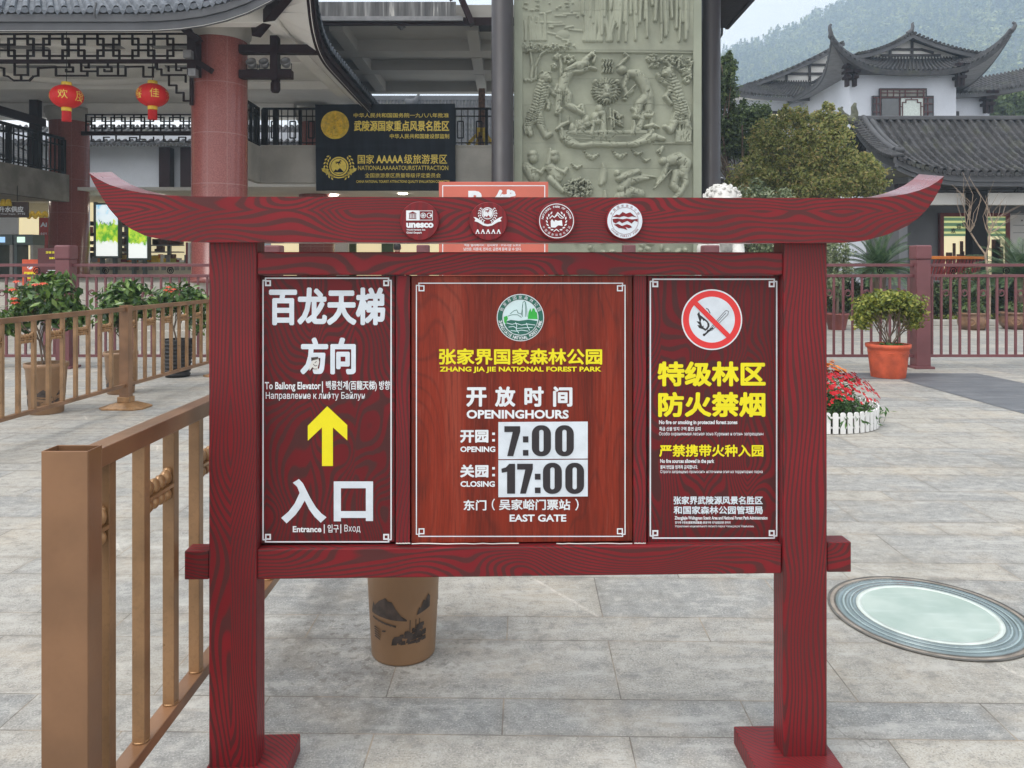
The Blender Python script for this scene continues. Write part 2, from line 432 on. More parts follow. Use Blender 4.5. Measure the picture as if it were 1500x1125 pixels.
def copy_tree(o, parent=None):
    c = o.copy(); COL.objects.link(c)
    if parent is not None: c.parent = parent
    for ch in [x for x in bpy.data.objects if x.parent == o]: copy_tree(ch, c)
    return c

# ---------------------------------------------------------------- lettering
_txt = {}
def text_mesh(body, bold=0.0, res=3, space=1.0):
    if bold and any(ord(c) > 0x2E00 for c in body):      # dense characters: thicken by overlaid shifted copies, not by offsetting
        return text_mesh(body, 0.0, res, space)
    key = (body, bold, res, space)
    if key in _txt: return _txt[key]
    cu = bpy.data.curves.new('lettering', 'FONT')
    cu.body = body; cu.offset = bold; cu.resolution_u = res; cu.space_character = space
    o = bpy.data.objects.new('lettering', cu); COL.objects.link(o)
    bpy.context.view_layer.update()
    me = o.to_mesh()
    vs_ = [(v.co.x, v.co.y) for v in me.vertices]; fs_ = [tuple(p.vertices) for p in me.polygons]
    o.to_mesh_clear()
    bpy.data.objects.remove(o); bpy.data.curves.remove(cu)
    _txt[key] = (vs_, fs_)
    return _txt[key]

class Flat:
    """flat marks drawn in the measured plane of a real surface; mp(px, py, lift) -> 3D point"""
    def __init__(s, mp, eps=0.00005): s.mp = mp; s.mb = MB(); s.eps = eps
    def text(s, body, x0, y0, x1, y1, bold=0.0, lift=0.0, res=3, space=1.0, shear=0.0):
        vs_, fs_ = text_mesh(body, bold, res, space)
        ax = min(v[0] for v in vs_); bx = max(v[0] for v in vs_); ay = min(v[1] for v in vs_); by = max(v[1] for v in vs_)
        cjk = bold > 0.004 and any(ord(c) > 0x2E00 for c in body)
        em = (y1 - y0) / (by - ay)                         # pixels per em
        b = bold * em * 0.80 if cjk else 0.0
        dirs = [(0, 0)] + ([(cos(k * pi / 4 + pi / 8), sin(k * pi / 4 + pi / 8)) for k in range(8)] if cjk else [])
        for i, (dx, dy) in enumerate(dirs):
            out = []
            for x, y in vs_:
                u = (x - ax) / (bx - ax); v = (y - ay) / (by - ay)
                out.append(s.mp(x0 + b + (x1 - x0 - 2 * b) * u + shear * v + dx * b, y1 - b + (y0 - y1 + 2 * b) * v + dy * b, lift + s.eps * i))
            s.mb.add(out, fs_)
        return s
    def arctext(s, body, cx, cy, r, a0, a1, h, bold=0.0, lift=0.0, inward=False, wfac=1.0):
        """characters along an arc; angles in degrees clockwise from the top"""
        n = len(body)
        for i, ch in enumerate(body):
            if ch == ' ': continue
            a = radians(a0 + (a1 - a0) * (i + 0.5) / n)
            vs_, fs_ = text_mesh(ch, bold, 2)
            ax = min(v[0] for v in vs_); bx = max(v[0] for v in vs_); ay = min(v[1] for v in vs_); by = max(v[1] for v in vs_)
            k = h / max(by - ay, 1e-6) if (by - ay) > 0.5 else h / 0.73
            out = []
            for x, y in vs_:
                tx = (x - (ax + bx) / 2) * k * wfac; ty = (y - (ay + by) / 2) * k
                if inward: tx, ty = -tx, -ty
                rr = r + ty
                px = cx + rr * sin(a) + tx * cos(a); py = cy - rr * cos(a) + tx * sin(a)
                out.append(s.mp(px, py, lift))
            s.mb.add(out, fs_)
        return s
    def poly(s, pts, lift=0.0): s.mb.add([s.mp(x, y, lift) for x, y in pts], [tuple(range(len(pts)))]); return s
    def disc(s, cx, cy, r, lift=0.0, n=48, ry=None):
        return s.poly([(cx + r * cos(2 * pi * k / n), cy + (ry or r) * sin(2 * pi * k / n)) for k in range(n)], lift)
    def ring(s, cx, cy, r0, r1, lift=0.0, n=56):
        a = [(cx + r0 * cos(2 * pi * k / n), cy + r0 * sin(2 * pi * k / n)) for k in range(n)]
        b = [(cx + r1 * cos(2 * pi * k / n), cy + r1 * sin(2 * pi * k / n)) for k in range(n)]
        s.mb.add([s.mp(x, y, lift) for x, y in a + b], [(k, (k + 1) % n, n + (k + 1) % n, n + k) for k in range(n)]); return s
    def rect(s, x0, y0, x1, y1, lift=0.0): return s.poly([(x0, y0), (x1, y0), (x1, y1), (x0, y1)], lift)
    def line(s, pts, wd, lift=0.0, closed=False):
        """mitred stroke"""
        n = len(pts); L = []; R = []
        for i in range(n):
            p = Vector(pts[i]).to_2d()
            a = Vector(pts[i - 1]).to_2d() if (i > 0 or closed) else None
            b = Vector(pts[(i + 1) % n]).to_2d() if (i < n - 1 or closed) else None
            d1 = (p - a).normalized() if a is not None else (b - p).normalized()
            d2 = (b - p).normalized() if b is not None else d1
            n1 = Vector((-d1.y, d1.x)); n2 = Vector((-d2.y, d2.x)); mm = n1 + n2
            mm = n1 if mm.length < 1e-4 else mm.normalized()
            k = wd / 2 / max(0.35, mm.dot(n1))
            L.append(p + mm * k); R.append(p - mm * k)
        m = n if closed else n - 1
        s.mb.add([s.mp(q.x, q.y, lift) for q in L + R], [(i, (i + 1) % n, n + (i + 1) % n, n + i) for i in range(m)]); return s
    def leaf(s, cx, cy, ln, wd, ang, lift=0.0):
        ca, sa = cos(ang), sin(ang)
        return s.poly([(cx + ca * a * ln - sa * b * wd, cy + sa * a * ln + ca * b * wd) for a, b in ((-.5, 0), (-.2, .42), (.15, .45), (.5, 0), (.15, -.45), (-.2, -.42))], lift)
    def build(s, name, mat, parent):
        return s.mb.build(name, mat, parent)

def planeY(Y, dx=0.0):
    """marks on a surface that faces the camera squarely at distance Y (lift is towards the viewer, in metres)"""
    def mp(px, py, lift=0.0):
        q = W(px, py, Y); return (q.x, q.y - lift, q.z)
    return mp

def laurel(fl, cx, cy, r, lift, n=8, k=1.0):
    for sgn in (-1, 1):
        for i in range(n):
            a = radians(28 + i * (118 / n))
            for rr, tilt in ((r * 0.93, 0.5), (r * 1.14, -0.5)):
                x = cx + sgn * rr * sin(a + pi * 0 + 0.0) ; y = cy + rr * cos(a) * 1.0
                y = cy + rr * cos(a) 
                ang = atan2(-sin(a), sgn * cos(a)) + sgn * tilt
                fl.leaf(x, y, r * 0.27 * k, r * 0.13 * k, ang, lift)

def horse(fl, cx, cy, s, lift):
    """small galloping horse silhouette"""
    pts = [(-1.0, -.25), (-.7, -.35), (-.2, -.3), (.25, -.45), (.45, -.95), (.6, -.8), (.95, -.55), (.85, -.4), (.62, -.48), (.5, -.05), (.75, .25), (.6, .3), (.3, .1),
           (.15, .55), (.35, .85), (.2, .9), (-.05, .5), (-.1, .1), (-.45, .1), (-.75, .4), (-1.0, .3), (-.8, .2), (-.6, -.1), (-1.15, -.1)]
    fl.poly([(cx + x * s, cy + y * s) for x, y in pts], lift)

# ---------------------------------------------------------------- foliage helper
def leaf_cloud(blobs, n, size, rng, flat=0.35, shell=0.55, up=0.3, aspect=0.5, lump=0.25):
    """many small leaf quads spread through a set of ellipsoids; blobs = (x,y,z,rx,ry,rz)"""
    B = np.array(blobs, dtype=float)
    vol = (B[:, 3] * B[:, 4] * B[:, 5]) ** (2 / 3); pick = rng.choice(len(B), n, p=vol / vol.sum())
    d = rng.normal(size=(n, 3)); d /= np.linalg.norm(d, axis=1)[:, None]
    rad = shell + (1 - shell) * rng.random(n) ** 0.6
    rad *= 1 + lump * (np.sin(d[:, 0] * 5 + pick) * np.sin(d[:, 1] * 4.3 + pick * 2) * np.cos(d[:, 2] * 5.7 + pick * 3)) + rng.normal(size=n) * 0.07
    c = B[pick, :3] + d * rad[:, None] * B[pick, 3:6]
    nrm = d * 0.6 + rng.normal(size=(n, 3)) * 0.6 + np.array([0, 0, up]); nrm /= np.linalg.norm(nrm, axis=1)[:, None]
    t = np.cross(nrm, rng.normal(size=(n, 3))); t /= np.linalg.norm(t, axis=1)[:, None]
    b = np.cross(nrm, t)
    s = size * (0.6 + 0.8 * rng.random(n))[:, None]
    v = np.empty((n, 4, 3))
    v[:, 0] = c - t * s; v[:, 1] = c + b * s * aspect + nrm * s * flat * 0.3; v[:, 2] = c + t * s; v[:, 3] = c - b * s * aspect + nrm * s * flat * 0.3
    return v.reshape(-1, 3), np.arange(n * 4).reshape(n, 4)

def foliage(name, blobs, n, size, mat, parent, seed, **kw):
    v, f = leaf_cloud(blobs, n, size, np.random.default_rng(seed), **kw)
    return rawmesh(name, v, f, mat, parent)

def branches(mb, p, d, ln, r, depth, rng, spread=0.6, n=3, up=0.25):
    p = Vector(p); d = Vector(d).normalized(); pts = [p]; q = p
    for i in range(3):
        d = (d + Vector((rng.uniform(-1, 1), rng.uniform(-1, 1), rng.uniform(-1, 1) + up)) * 0.14).normalized()
        q = q + d * ln / 3; pts.append(q)
    mb.tube(pts, [r, r * .88, r * .76, r * .62], 6, False)
    if depth > 0:
        for i in range(n):
            dd = (d + Vector((rng.uniform(-1, 1), rng.uniform(-1, 1), rng.uniform(-.4, 1) + up)) * spread).normalized()
            branches(mb, q if i < n - 1 else pts[2], dd, ln * rng.uniform(.6, .85), r * .6, depth - 1, rng, spread, n, up)

# ================================================================ SETTING: ground
def groundmat():
    m, t, p = newmat('grey granite paving'); g = G(t)
    tc = g.n('ShaderNodeTexCoord')
    mp = g.n('ShaderNodeMapping'); g.l(tc.outputs['Object'], mp.inputs[0]); mp.inputs[2].default_value = (0, 0, radians(1.0))
    sep = g.n('ShaderNodeSeparateXYZ'); g.l(mp.outputs[0], sep.inputs[0])
    x, y = sep.outputs[0], sep.outputs[1]
    # courses: 0.42 m and 0.21 m in turn, slabs 0.82 m long
    yy = g.math('DIVIDE', g.math('SUBTRACT', y, 2.665), 0.630)
    row = g.math('FLOOR', yy); fy = g.math('SUBTRACT', yy, row)
    wide = g.math('LESS_THAN', fy, 0.6667)
    narrow = g.math('SUBTRACT', 1.0, wide)
    jit = g.math('MULTIPLY', g.math('SINE', g.math('MULTIPLY', row, 37.7)), 0.025)
    xo = g.math('ADD', g.math('MULTIPLY', wide, 0.333), g.math('MULTIPLY', narrow, -0.075))
    xx = g.math('DIVIDE', g.math('SUBTRACT', g.math('SUBTRACT', x, xo), jit), 0.82)
    ix = g.math('FLOOR', xx); fx = g.math('SUBTRACT', xx, ix)
    dx = g.math('MULTIPLY', g.math('PINGPONG', fx, 0.5), 0.82)
    d1 = g.math('MULTIPLY', g.math('MINIMUM', fy, g.math('SUBTRACT', 1.0, fy)), 0.63)
    d2 = g.math('MULTIPLY', g.math('ABSOLUTE', g.math('SUBTRACT', fy, 0.6667)), 0.63)
    d = g.math('MINIMUM', dx, g.math('MINIMUM', d1, d2))
    wob = g.math('MULTIPLY', g.noise(tc.outputs['Object'], 9, 3), 0.004)
    joint = g.smooth(g.math('ADD', d, wob), 0.0052, 0.0030)
    edge = g.smooth(d, 0.05, 0.0)
    wn = g.n('ShaderNodeTexWhiteNoise', noise_dimensions='3D')
    cv = g.n('ShaderNodeCombineXYZ'); g.l(ix, cv.inputs[0]); g.l(row, cv.inputs[1]); g.l(wide, cv.inputs[2])
    g.l(cv.outputs[0], wn.inputs['Vector'])
    tv = wn.outputs['Value']
    v = tc.outputs['Object']
    sp = g.noise(v, 150, 2, 0.7)                      # granite speckle
    sp2 = g.noise(v, 55, 3, 0.65)
    blot = g.noise(v, 2.2, 5, 0.6)
    strk = g.noise(g.coord('Object', (1.2, 5.5, 1)), 2.0, 5, 0.7, 0.6)
    c = g.ramp(tv, [(0.0, (0.220, 0.226, 0.230)), (0.35, (0.285, 0.285, 0.280)), (0.65, (0.325, 0.314, 0.294)), (1.0, (0.375, 0.354, 0.318))])
    c = g.mix(g.math('MULTIPLY', g.smooth(sp, 0.52, 0.72), 0.75), c, c4((0.52, 0.52, 0.51)))
    c = g.mix(g.math('MULTIPLY', g.smooth(sp, 0.47, 0.28), 0.75), c, c4((0.085, 0.09, 0.095)))
    c = g.mix(g.math('MULTIPLY', g.smooth(sp2, 0.52, 0.72), 0.50), c, c4((0.14, 0.145, 0.15)))
    c = g.mix(g.math('MULTIPLY', g.smooth(blot, 0.46, 0.72), 0.42), c, c4((0.43, 0.365, 0.285)))
    c = g.mix(g.math('MULTIPLY', g.smooth(strk, 0.50, 0.68), 0.55), c, c4((0.45, 0.45, 0.44)))
    c = g.mix(g.math('MULTIPLY', g.smooth(strk, 0.47, 0.30), 0.48), c, c4((0.17, 0.175, 0.185)))
    # pale veins in some slabs
    vn = g.math('PINGPONG', g.math('ADD', g.math('ADD', g.math('MULTIPLY', x, 1.1), g.math('MULTIPLY', y, 0.75)), g.math('ADD', g.math('MULTIPLY', tv, 3.0), g.math('MULTIPLY', g.noise(v, 2.0, 2), 0.16))), 0.55)
    vein = g.math('MULTIPLY', g.math('MULTIPLY', g.smooth(vn, 0.016, 0.004), g.smooth(sp2, 0.35, 0.6)), g.math('GREATER_THAN', tv, 0.72))
    c = g.mix(g.math('MULTIPLY', vein, 0.6), c, c4((0.62, 0.58, 0.54)))
    # drips and spots
    spot = g.noise(v, 17, 1.5, 0.5)
    c = g.mix(g.math('MULTIPLY', g.smooth(spot, 0.73, 0.76), 0.5), c, c4((0.10, 0.095, 0.09)))
    c = g.mix(g.math('MULTIPLY', edge, 0.22), c, c4((0.17, 0.15, 0.125)))
    ck = g.math('ABSOLUTE', g.math('SUBTRACT', g.noise(g.coord('Object', (1.0, 1.0, 1)), 2.6, 5, .62, .4), 0.5))
    c = g.mix(g.math('MULTIPLY', g.math('MULTIPLY', g.smooth(ck, 0.006, 0.001), g.smooth(g.noise(v, 1.3, 1), .58, .66)), 0.55), c, c4((0.11, 0.105, 0.10)))
    c = g.mix(g.math('MULTIPLY', g.smooth(g.noise(v, 0.8, 6, .68), 0.48, 0.68), 0.45), c, c4((0.20, 0.19, 0.17)))
    mid = g.noise(v, 14, 4, .7)
    # water drips and a damp patch left round the pot behind the board
    dp = g.math('SQRT', g.math('ADD', g.math('POWER', g.math('ABSOLUTE', g.math('ADD', x, 0.62)), 2.0), g.math('POWER', g.math('ABSOLUTE', g.math('SUBTRACT', y, 3.02)), 2.0)))
    near_pot = g.smooth(dp, 0.75, 0.15)
    drip = g.smooth(g.noise(v, 26, 2, .6), 0.56, 0.62)
    c = g.mix(g.math('MULTIPLY', g.math('MULTIPLY', near_pot, drip), 0.60), c, c4((0.11, 0.10, 0.09)))
    c = g.mix(g.math('MULTIPLY', g.math('MULTIPLY', near_pot, g.smooth(blot, 0.35, 0.6)), 0.35), c, c4((0.17, 0.155, 0.135)))
    c = g.mix(g.math('MULTIPLY', g.smooth(mid, 0.50, 0.66), 0.40), c, c4((0.46, 0.45, 0.43)))
    c = g.mix(g.math('MULTIPLY', g.smooth(mid, 0.48, 0.34), 0.40), c, c4((0.13, 0.13, 0.13)))
    c = g.mix(1.0, c, c4((1.03, 1.01, 0.965)), 'MULTIPLY')
    jc = g.mix(g.smooth(g.noise(v, 4, 3), 0.42, 0.62), c4((0.10, 0.085, 0.07)), c4((0.30, 0.235, 0.17)))
    c = g.mix(g.math('MULTIPLY', joint, 0.85), c, jc)
    g.l(c, p.inputs['Base Color'])
    g.l(g.math('ADD', g.math('MULTIPLY', sp2, 0.35), 0.45), p.inputs['Roughness'])
    h = g.math('SUBTRACT', g.math('MULTIPLY', sp, 0.25), joint)
    g.l(g.bump(h, 0.25, 0.004), p.inputs['Normal'])
    return m
M['ground'] = groundmat()

gm = MB()
gm.add([(-150, -10, 0), (725, -10, 0), (725, 770, 0), (-150, 770, 0)], [(0, 1, 2, 3)])
tag(gm.build('ground', 'ground'), kind='structure')

def darkslab():
    m, t, p = newmat('dark slate paving'); g = G(t)
    v = g.coord('Object')
    n = g.noise(g.coord('Object', (1.2, 5, 1)), 1.5, 5, 0.65, 0.5)
    c = g.ramp(n, [(0.3, (0.075, 0.080, 0.092)), (0.55, (0.125, 0.13, 0.14)), (0.75, (0.21, 0.215, 0.22))])
    sp = g.noise(v, 160, 2)
    c = g.mix(g.math('MULTIPLY', g.smooth(sp, 0.5, 0.75), 0.3), c, c4((0.32, 0.32, 0.33)))
    br = g.n('ShaderNodeTexBrick'); g.l(g.coord('Object', (1, 1, 1)), br.inputs['Vector'])
    br.inputs['Scale'].default_value = 1.0; br.inputs['Brick Width'].default_value = 0.8; br.inputs['Row Height'].default_value = 0.6
    br.inputs['Mortar Size'].default_value = 0.006
    c = g.mix(g.math('MULTIPLY', br.outputs['Fac'], 0.6), c, c4((0.05, 0.05, 0.05)))
    g.l(c, p.inputs['Base Color']); p.inputs['Roughness'].default_value = 0.55
    return m
M['darkslab'] = darkslab()
dm = MB()
def sheet(mb, pts, z): mb.add([(x, y, z) for x, y in pts], [tuple(range(len(pts)))])
sheet(dm, [(5.22, 10.9), (5.30, 6.0), (6.95, 6.0), (6.62, 10.9)], 0.004)
sheet(dm, [(3.2, 10.95), (3.2, 10.35), (5.2, 10.35), (5.2, 10.95)], 0.004)
tag(dm.build('dark_paving_band', 'darkslab'), kind='structure')

# steps up to the hall platform, and the platform itself
PZ = 1.16
st = MB()
for k in range(7):
    st.box(-40, 16.2 + 0.3 * k, -0.2 if k == 0 else PZ / 7 * k, 6.0, 40, PZ / 7 * (k + 1) - (0.0))
M['steps'] = pmat('pale stone steps', (0.44, 0.415, 0.365), 0.8, 0.14, 1.5, bump=0.1, bs=40, fine=0.1)
tag(st.build('steps', 'steps'), kind='structure')

# ================================================================ NOTICE BOARD (foreground)
SA = radians(1.6); SC = Vector(((757 - CX) / F * 2.24, 2.24, 0))
SE = Vector((cos(SA), sin(SA), 0)); SN = Vector((-sin(SA), cos(SA), 0))
def pl(px, py, v=0.0):
    """board coordinates (u, v, z) of the photograph's pixel on the plane v behind the posts' front"""
    r = Vector(((px - CX) / F, 1.0, -(py - HY) / F))
    t = (v + SC.dot(SN)) / (r.x * SN.x + r.y * SN.y)
    q = Vector((r.x * t, r.y * t, 0)) - SC
    return (q.dot(SE), v, HC + r.z * t)
def sign_plane(v0):
    return lambda px, py, lift=0.0: (lambda q: (q[0], v0 - lift, q[2]))(pl(px, py, v0))

board = thing('notice_board', 'large dark red timber-grain notice board with upswept top beam and three lettered panels', 'notice board', SC, SA)
def sbox(name, mat, x0, y0, x1, y1, v0, v1, bevel=0.004, parent=board):
    a = pl(x0, y1, v0); b = pl(x1, y0, v0)
    return MB().box(a[0], v0, a[2], b[0], v1, b[2]).build(name, mat, parent, bevel)

# posts
for x0, x1 in ((305.5, 376), (1147.5, 1212)):
    a = pl(x0, 356, 0); b = pl(x1, 356, 0)
    MB().box(a[0], 0, 0.052, b[0], 0.082, a[2] + 0.03).build('post', 'grain_v', board, 0.005)
# base plates
MB().box(-0.900, -0.17, 0.0, -0.667, 0.155, 0.055).build('base_plate', 'grain_v', board, 0.004)
MB().box(0.690, -0.17, 0.0, 0.945, 0.155, 0.055).build('base_plate', 'grain_v', board, 0.004)
# top beam with upswept ends: outline traced on its front face, real depth
VB0, VB1 = -0.034, 0.098
top = [(130, 253), (143, 262), (160, 270.5), (182, 277.5), (208, 282.5), (240, 285.8), (280, 287.4), (330, 288), (757, 288.8), (1180, 290), (1240, 290), (1287, 289.3), (1310, 287), (1329, 283.7), (1346, 279), (1361, 273.2), (1373, 266), (1383, 258)]
bot = [(1383, 258.5), (1376.5, 277), (1367.6, 293), (1358, 306.5), (1346, 318.5), (1332, 329), (1316, 337), (1301, 343), (1286, 347.6), (1268, 352), (1250, 354.8), (1225, 356), (757, 355.6), (290, 354.8), (262, 353.6), (235, 350.5), (212, 345), (192, 335.5), (175, 323), (160, 306), (146, 284), (136, 266)]
fr = [pl(x, y, VB0) for x, y in top + bot]
umax = max(abs(p[0]) for p in fr)
def back(p):
    e = max(0.0, (abs(p[0]) - 0.86) / (umax - 0.86))
    return (p[0], VB1, p[2] + 0.022 * e ** 1.5)
bk = [back(p) for p in fr]
n = len(fr); mb = MB()
mb.add(fr, [tuple(range(n - 1, -1, -1))]); mb.add(bk, [tuple(range(n))])
beam = mb.build('top_beam', 'grain_h', board)
nt_ = len(top)
cap = MB(); cap.add(fr + bk, [(i, (i + 1) % n, n + (i + 1) % n, n + i) for i in range(n)])
for i in range(n): cap.sm[i] = True
cap.build('beam_edge', 'grain_edge', beam)

# rails, mullions and the lower cross bar
sbox('frame_rail', 'grain_h', 376.5, 369.5, 1147, 403, 0.004, 0.060)
sbox('cross_bar', 'grain_h', 376.5, 797, 1145, 849, 0.006, 0.070)
a = pl(270, 849.5, 0.014); b = pl(305.5, 807, 0.014); MB().box(a[0], 0.014, a[2], b[0] + 0.0, 0.074, b[2]).build('bar_end', 'grain_h', board, 0.003)
a = pl(1212, 838.5, 0.014); b = pl(1247, 794, 0.014); MB().box(a[0], 0.014, a[2], b[0], 0.074, b[2]).build('bar_end', 'grain_h', board, 0.003)
sbox('mullion', 'grain_v', 579.5, 403.5, 600.5, 796.5, 0.022, 0.055, 0.002)
sbox('mullion', 'grain_v', 928, 403.5, 947, 796.5, 0.022, 0.055, 0.002)
VP = 0.034
PAN = {}
for key, x0, x1, mt in (('l', 381, 578.5, 'grain_p'), ('m', 602.5, 926.5, 'midwood'), ('r', 948.5, 1143.5, 'grain_p')):
    PAN[key] = sbox('panel', mt, x0, 404, x1, 796, VP if key != 'm' else VP - 0.006, 0.052, 0.0015)
sbox('back_sheet', 'timber', 377, 403.5, 1146.5, 796.5, 0.053, 0.058, 0)
# pale sealant beads at the foot of the middle panel
for x0, x1, y in ((580, 601, 796.2), (603, 760, 796.4), (815, 926, 796.4), (929, 946, 795.8)):
    pts = [pl(x0 + (x1 - x0) * i / 12, y + random.uniform(-.5, .5), 0.016) for i in range(13)]
    MB().tube(pts, 0.0018, 5).build('sealant_bead', 'stonewhite', board)

PL, PM, PR = sign_plane(VP), sign_plane(VP - 0.006), sign_plane(VP)
L1, L2, L3, L4, L5 = 0.0012, 0.0018, 0.0024, 0.0030, 0.0036
def border(mp, x0, y0, x1, y1, wd, s, par, e=2.4):
    f = Flat(mp)
    for (cx, cy, sx, sy) in ((x0, y0, 1, 1), (x1, y0, -1, 1), (x1, y1, -1, -1), (x0, y1, 1, -1)):
        # small square in the corner, tied to the two lines
        a0, b0 = cx + sx * (e + 1.6), cy + sy * (e + 1.6)
        f.line([(a0, b0), (a0 + sx * s, b0), (a0 + sx * s, b0 + sy * s), (a0, b0 + sy * s)], wd * 1.15, L1, True)
        f.line([(cx, cy + sy * (e + 0.8)), (a0 + sx * 1.5, cy + sy * (e + 0.8))], wd, L2)
        f.line([(cx + sx * (e + 1.2), cy), (cx + sx * (e + 1.2), b0 + sy * 1.5)], wd, L2)
    f.line([(x0 + e + 0.4, y0), (x1 - e - 0.4, y0)], wd, L1); f.line([(x0 + e + 0.4, y1), (x1 - e - 0.4, y1)], wd, L1)
    f.line([(x0, y0 + e), (x0, y1 - e)], wd, L1); f.line([(x1, y0 + e), (x1, y1 - e)], wd, L1)
    return f.build('border', 'white', par)
border(PL, 385.5, 407.5, 573, 793.5, 2.0, 6.5, PAN['l'])
border(PM, 610, 414.8, 915.5, 785.5, 1.5, 7.0, PAN['m'])
border(PR, 952.5, 409, 1137.5, 788, 2.0, 6.5, PAN['r'])
def tx(mp, par, mat, body, x0, y0, x1, y1, bold=0.02, **k):
    return Flat(mp).text(body, x0, y0, x1, y1, bold, L1, **k).build('lettering', mat, par)

# --- left panel
P = PAN['l']
tx(PL, P, 'pale', '百龙天梯', 394, 421, 564.5, 476.5, 0.042)
tx(PL, P, 'pale', '方向', 440, 494, 521.5, 548.5, 0.042)
tx(PL, P, 'white', 'To Bailong Elevator', 388, 559.5, 470, 573.5, 0.022)
tx(PL, P, 'white', '|', 471.8, 558.5, 473.2, 575, 0.01)
tx(PL, P, 'white', '백룡천계(百龍天梯) 방향', 477.5, 557.5, 571.5, 573, 0.022)
tx(PL, P, 'white', 'Направление к лифту Байлун', 389.5, 573.8, 534.5, 586.8, 0.004)
Flat(PL).poly([(479.5, 595), (508.8, 622.5), (508.8, 645), (487.8, 626), (487.8, 682.5), (471.8, 682.5), (471.8, 626), (451, 645.5), (451, 623.5)], L1).build('arrow', 'yellow', P)
f = Flat(PL)
f.poly([(429, 707), (438, 701.5), (444, 708), (449, 718), (455, 730), (463, 743), (471, 752), (478.5, 757.5), (470, 765.5), (461, 757), (453, 746), (446.5, 733), (441, 743), (433, 754), (420, 766.5), (412, 758.5), (423, 749), (432, 737), (439, 722), (435.5, 713)], L1)
f.build('lettering', 'pale', P)
f = Flat(PL)
f.rect(489, 705, 546.5, 715, L1); f.rect(489, 715, 499.5, 763.5, L1); f.rect(536, 715, 546.5, 763, L1); f.rect(499.5, 748.5, 536, 758.5, L1)
f.build('lettering', 'pale', P)
tx(PL, P, 'white', 'Entrance', 429, 770.5, 471, 779.5, 0.03)
tx(PL, P, 'white', '|', 474.4, 768, 475.8, 781, 0.01)
tx(PL, P, 'white', '입구', 480, 768, 496.5, 780, 0.02)
tx(PL, P, 'white', '|', 498.6, 768, 500, 781, 0.01)
tx(PL, P, 'white', 'Вход', 504.5, 768.5, 528, 780.5, 0.0)
f = Flat(PL); f.poly([(456, 524), (466, 523), (468, 530), (465.5, 539), (468, 542), (461, 542.5), (457.5, 538), (454, 543), (453, 537), (456.5, 531)], L3).build('torn_sticker', 'stonewhite', P)
f = Flat(PL); f.poly([(456, 523.5), (466.5, 522.5), (466, 526), (459, 527.5), (456.5, 529)], L4); f.line([(459, 533), (462, 536), (465, 535)], 0.9, L4); f.line([(458, 538), (461, 540.5), (465, 540)], 0.8, L4); f.line([(464, 529), (461.5, 531.5)], 0.9, L4).build('sticker_print', 'ink', P)

# --- middle panel
P = PAN['m']
cx, cy = 762.3, 465.2
Flat(PM).disc(cx, cy, 34.6, L1).build('emblem_rim', 'white', P)
Flat(PM).ring(cx, cy, 26.4, 33.4, L2).build('emblem_band', 'logogreen', P)
Flat(PM).disc(cx, cy, 25.6, L2).build('emblem_sky', 'paleblue', P)
f = Flat(PM)
f.arctext('张家界国家森林公园', cx, cy, 29.9, -74, 74, 5.2, 0.015, L3)
f.build('emblem_lettering', 'white', P); f = Flat(PM)
f.arctext('ZHANGJIAJIE NATIONAL FOREST PARK', cx, cy, 29.9, 262, 98, 4.6, 0.02, L3, True, 0.8)
f.build('emblem_lettering', 'white', P)
f = Flat(PM)                                       # dark wooded foreground with pale streams
f.poly([(741, 471), (748, 468.5), (760, 470), (774, 468), (787, 470), (785.5, 476), (780, 483.5), (771, 488.8), (762, 490.3), (752, 488.5), (744.5, 483), (739.5, 476)], L3)
f.line([(766, 446), (765, 452), (763.5, 462)], 0.7, L3); f.line([(769, 443), (770, 455), (769.5, 464)], 0.7, L3); f.line([(747, 460), (753, 455), (757, 454), (759, 459)], 0.8, L3)
f.line([(765.3, 464), (765, 450), (766, 443), (768, 441), (770, 443), (771.5, 452), (772, 464)], 0.7, L3); f.line([(744, 463), (750, 461), (758, 461), (764, 465)], 0.8, L3); f.line([(758, 458), (764, 460)], .7, L3)
f.build('emblem_drawing', 'logogreen', P)
f = Flat(PM)
f.poly([(773, 467), (774, 458), (776, 453), (777, 451.5), (778.5, 457), (780, 452), (782.5, 451.5), (784, 456), (786.5, 458), (787.5, 467.5)], L3); f.build('emblem_trees', 'brightgreen', P); f = Flat(PM)
f.poly([(738, 464), (743, 462.5), (744, 467), (741.5, 471), (742, 475), (738.5, 472)], L4)
f.build('emblem_trees', 'brightgreen', P)
f = Flat(PM)
for pts in ([(742, 473), (750, 475), (756, 473.5), (764, 476), (772, 474.5), (784, 476)], [(745, 479), (752, 478), (757, 481), (768, 480), (780, 479.5)], [(748, 484), (756, 485), (764, 483.5), (774, 485)], [(755, 472), (757, 477), (756, 482), (760, 488)], [(771, 473), (773, 479), (776, 484)]):
    f.line(pts, 1.0, L4)
f.build('emblem_streams', 'paleblue', P)
tx(PM, P, 'yellow', '张家界国家森林公园', 643, 510.3, 882, 534.2, 0.038)
tx(PM, P, 'yellow', 'ZHANG JIA JIE NATIONAL FOREST PARK', 644, 537, 881, 546.3, 0.03)
for ch, x0, x1 in (('开', 683, 713), ('放', 725, 755), ('时', 768, 796.5), ('间', 810, 838.5)):
    tx(PM, P, 'white', ch, x0, 566 + (1 if ch == '开' else 0), x1, 595.8, 0.045)
tx(PM, P, 'white', 'OPENINGHOURS', 683.5, 600.3, 833, 613.2, 0.035)
tx(PM, P, 'white', '开园', 674, 629.5, 715.5, 648.5, 0.05)
tx(PM, P, 'white', 'OPENING', 674.3, 653.8, 725.5, 662, 0.035)
tx(PM, P, 'white', '关园', 674, 680.3, 715.5, 699.3, 0.05)
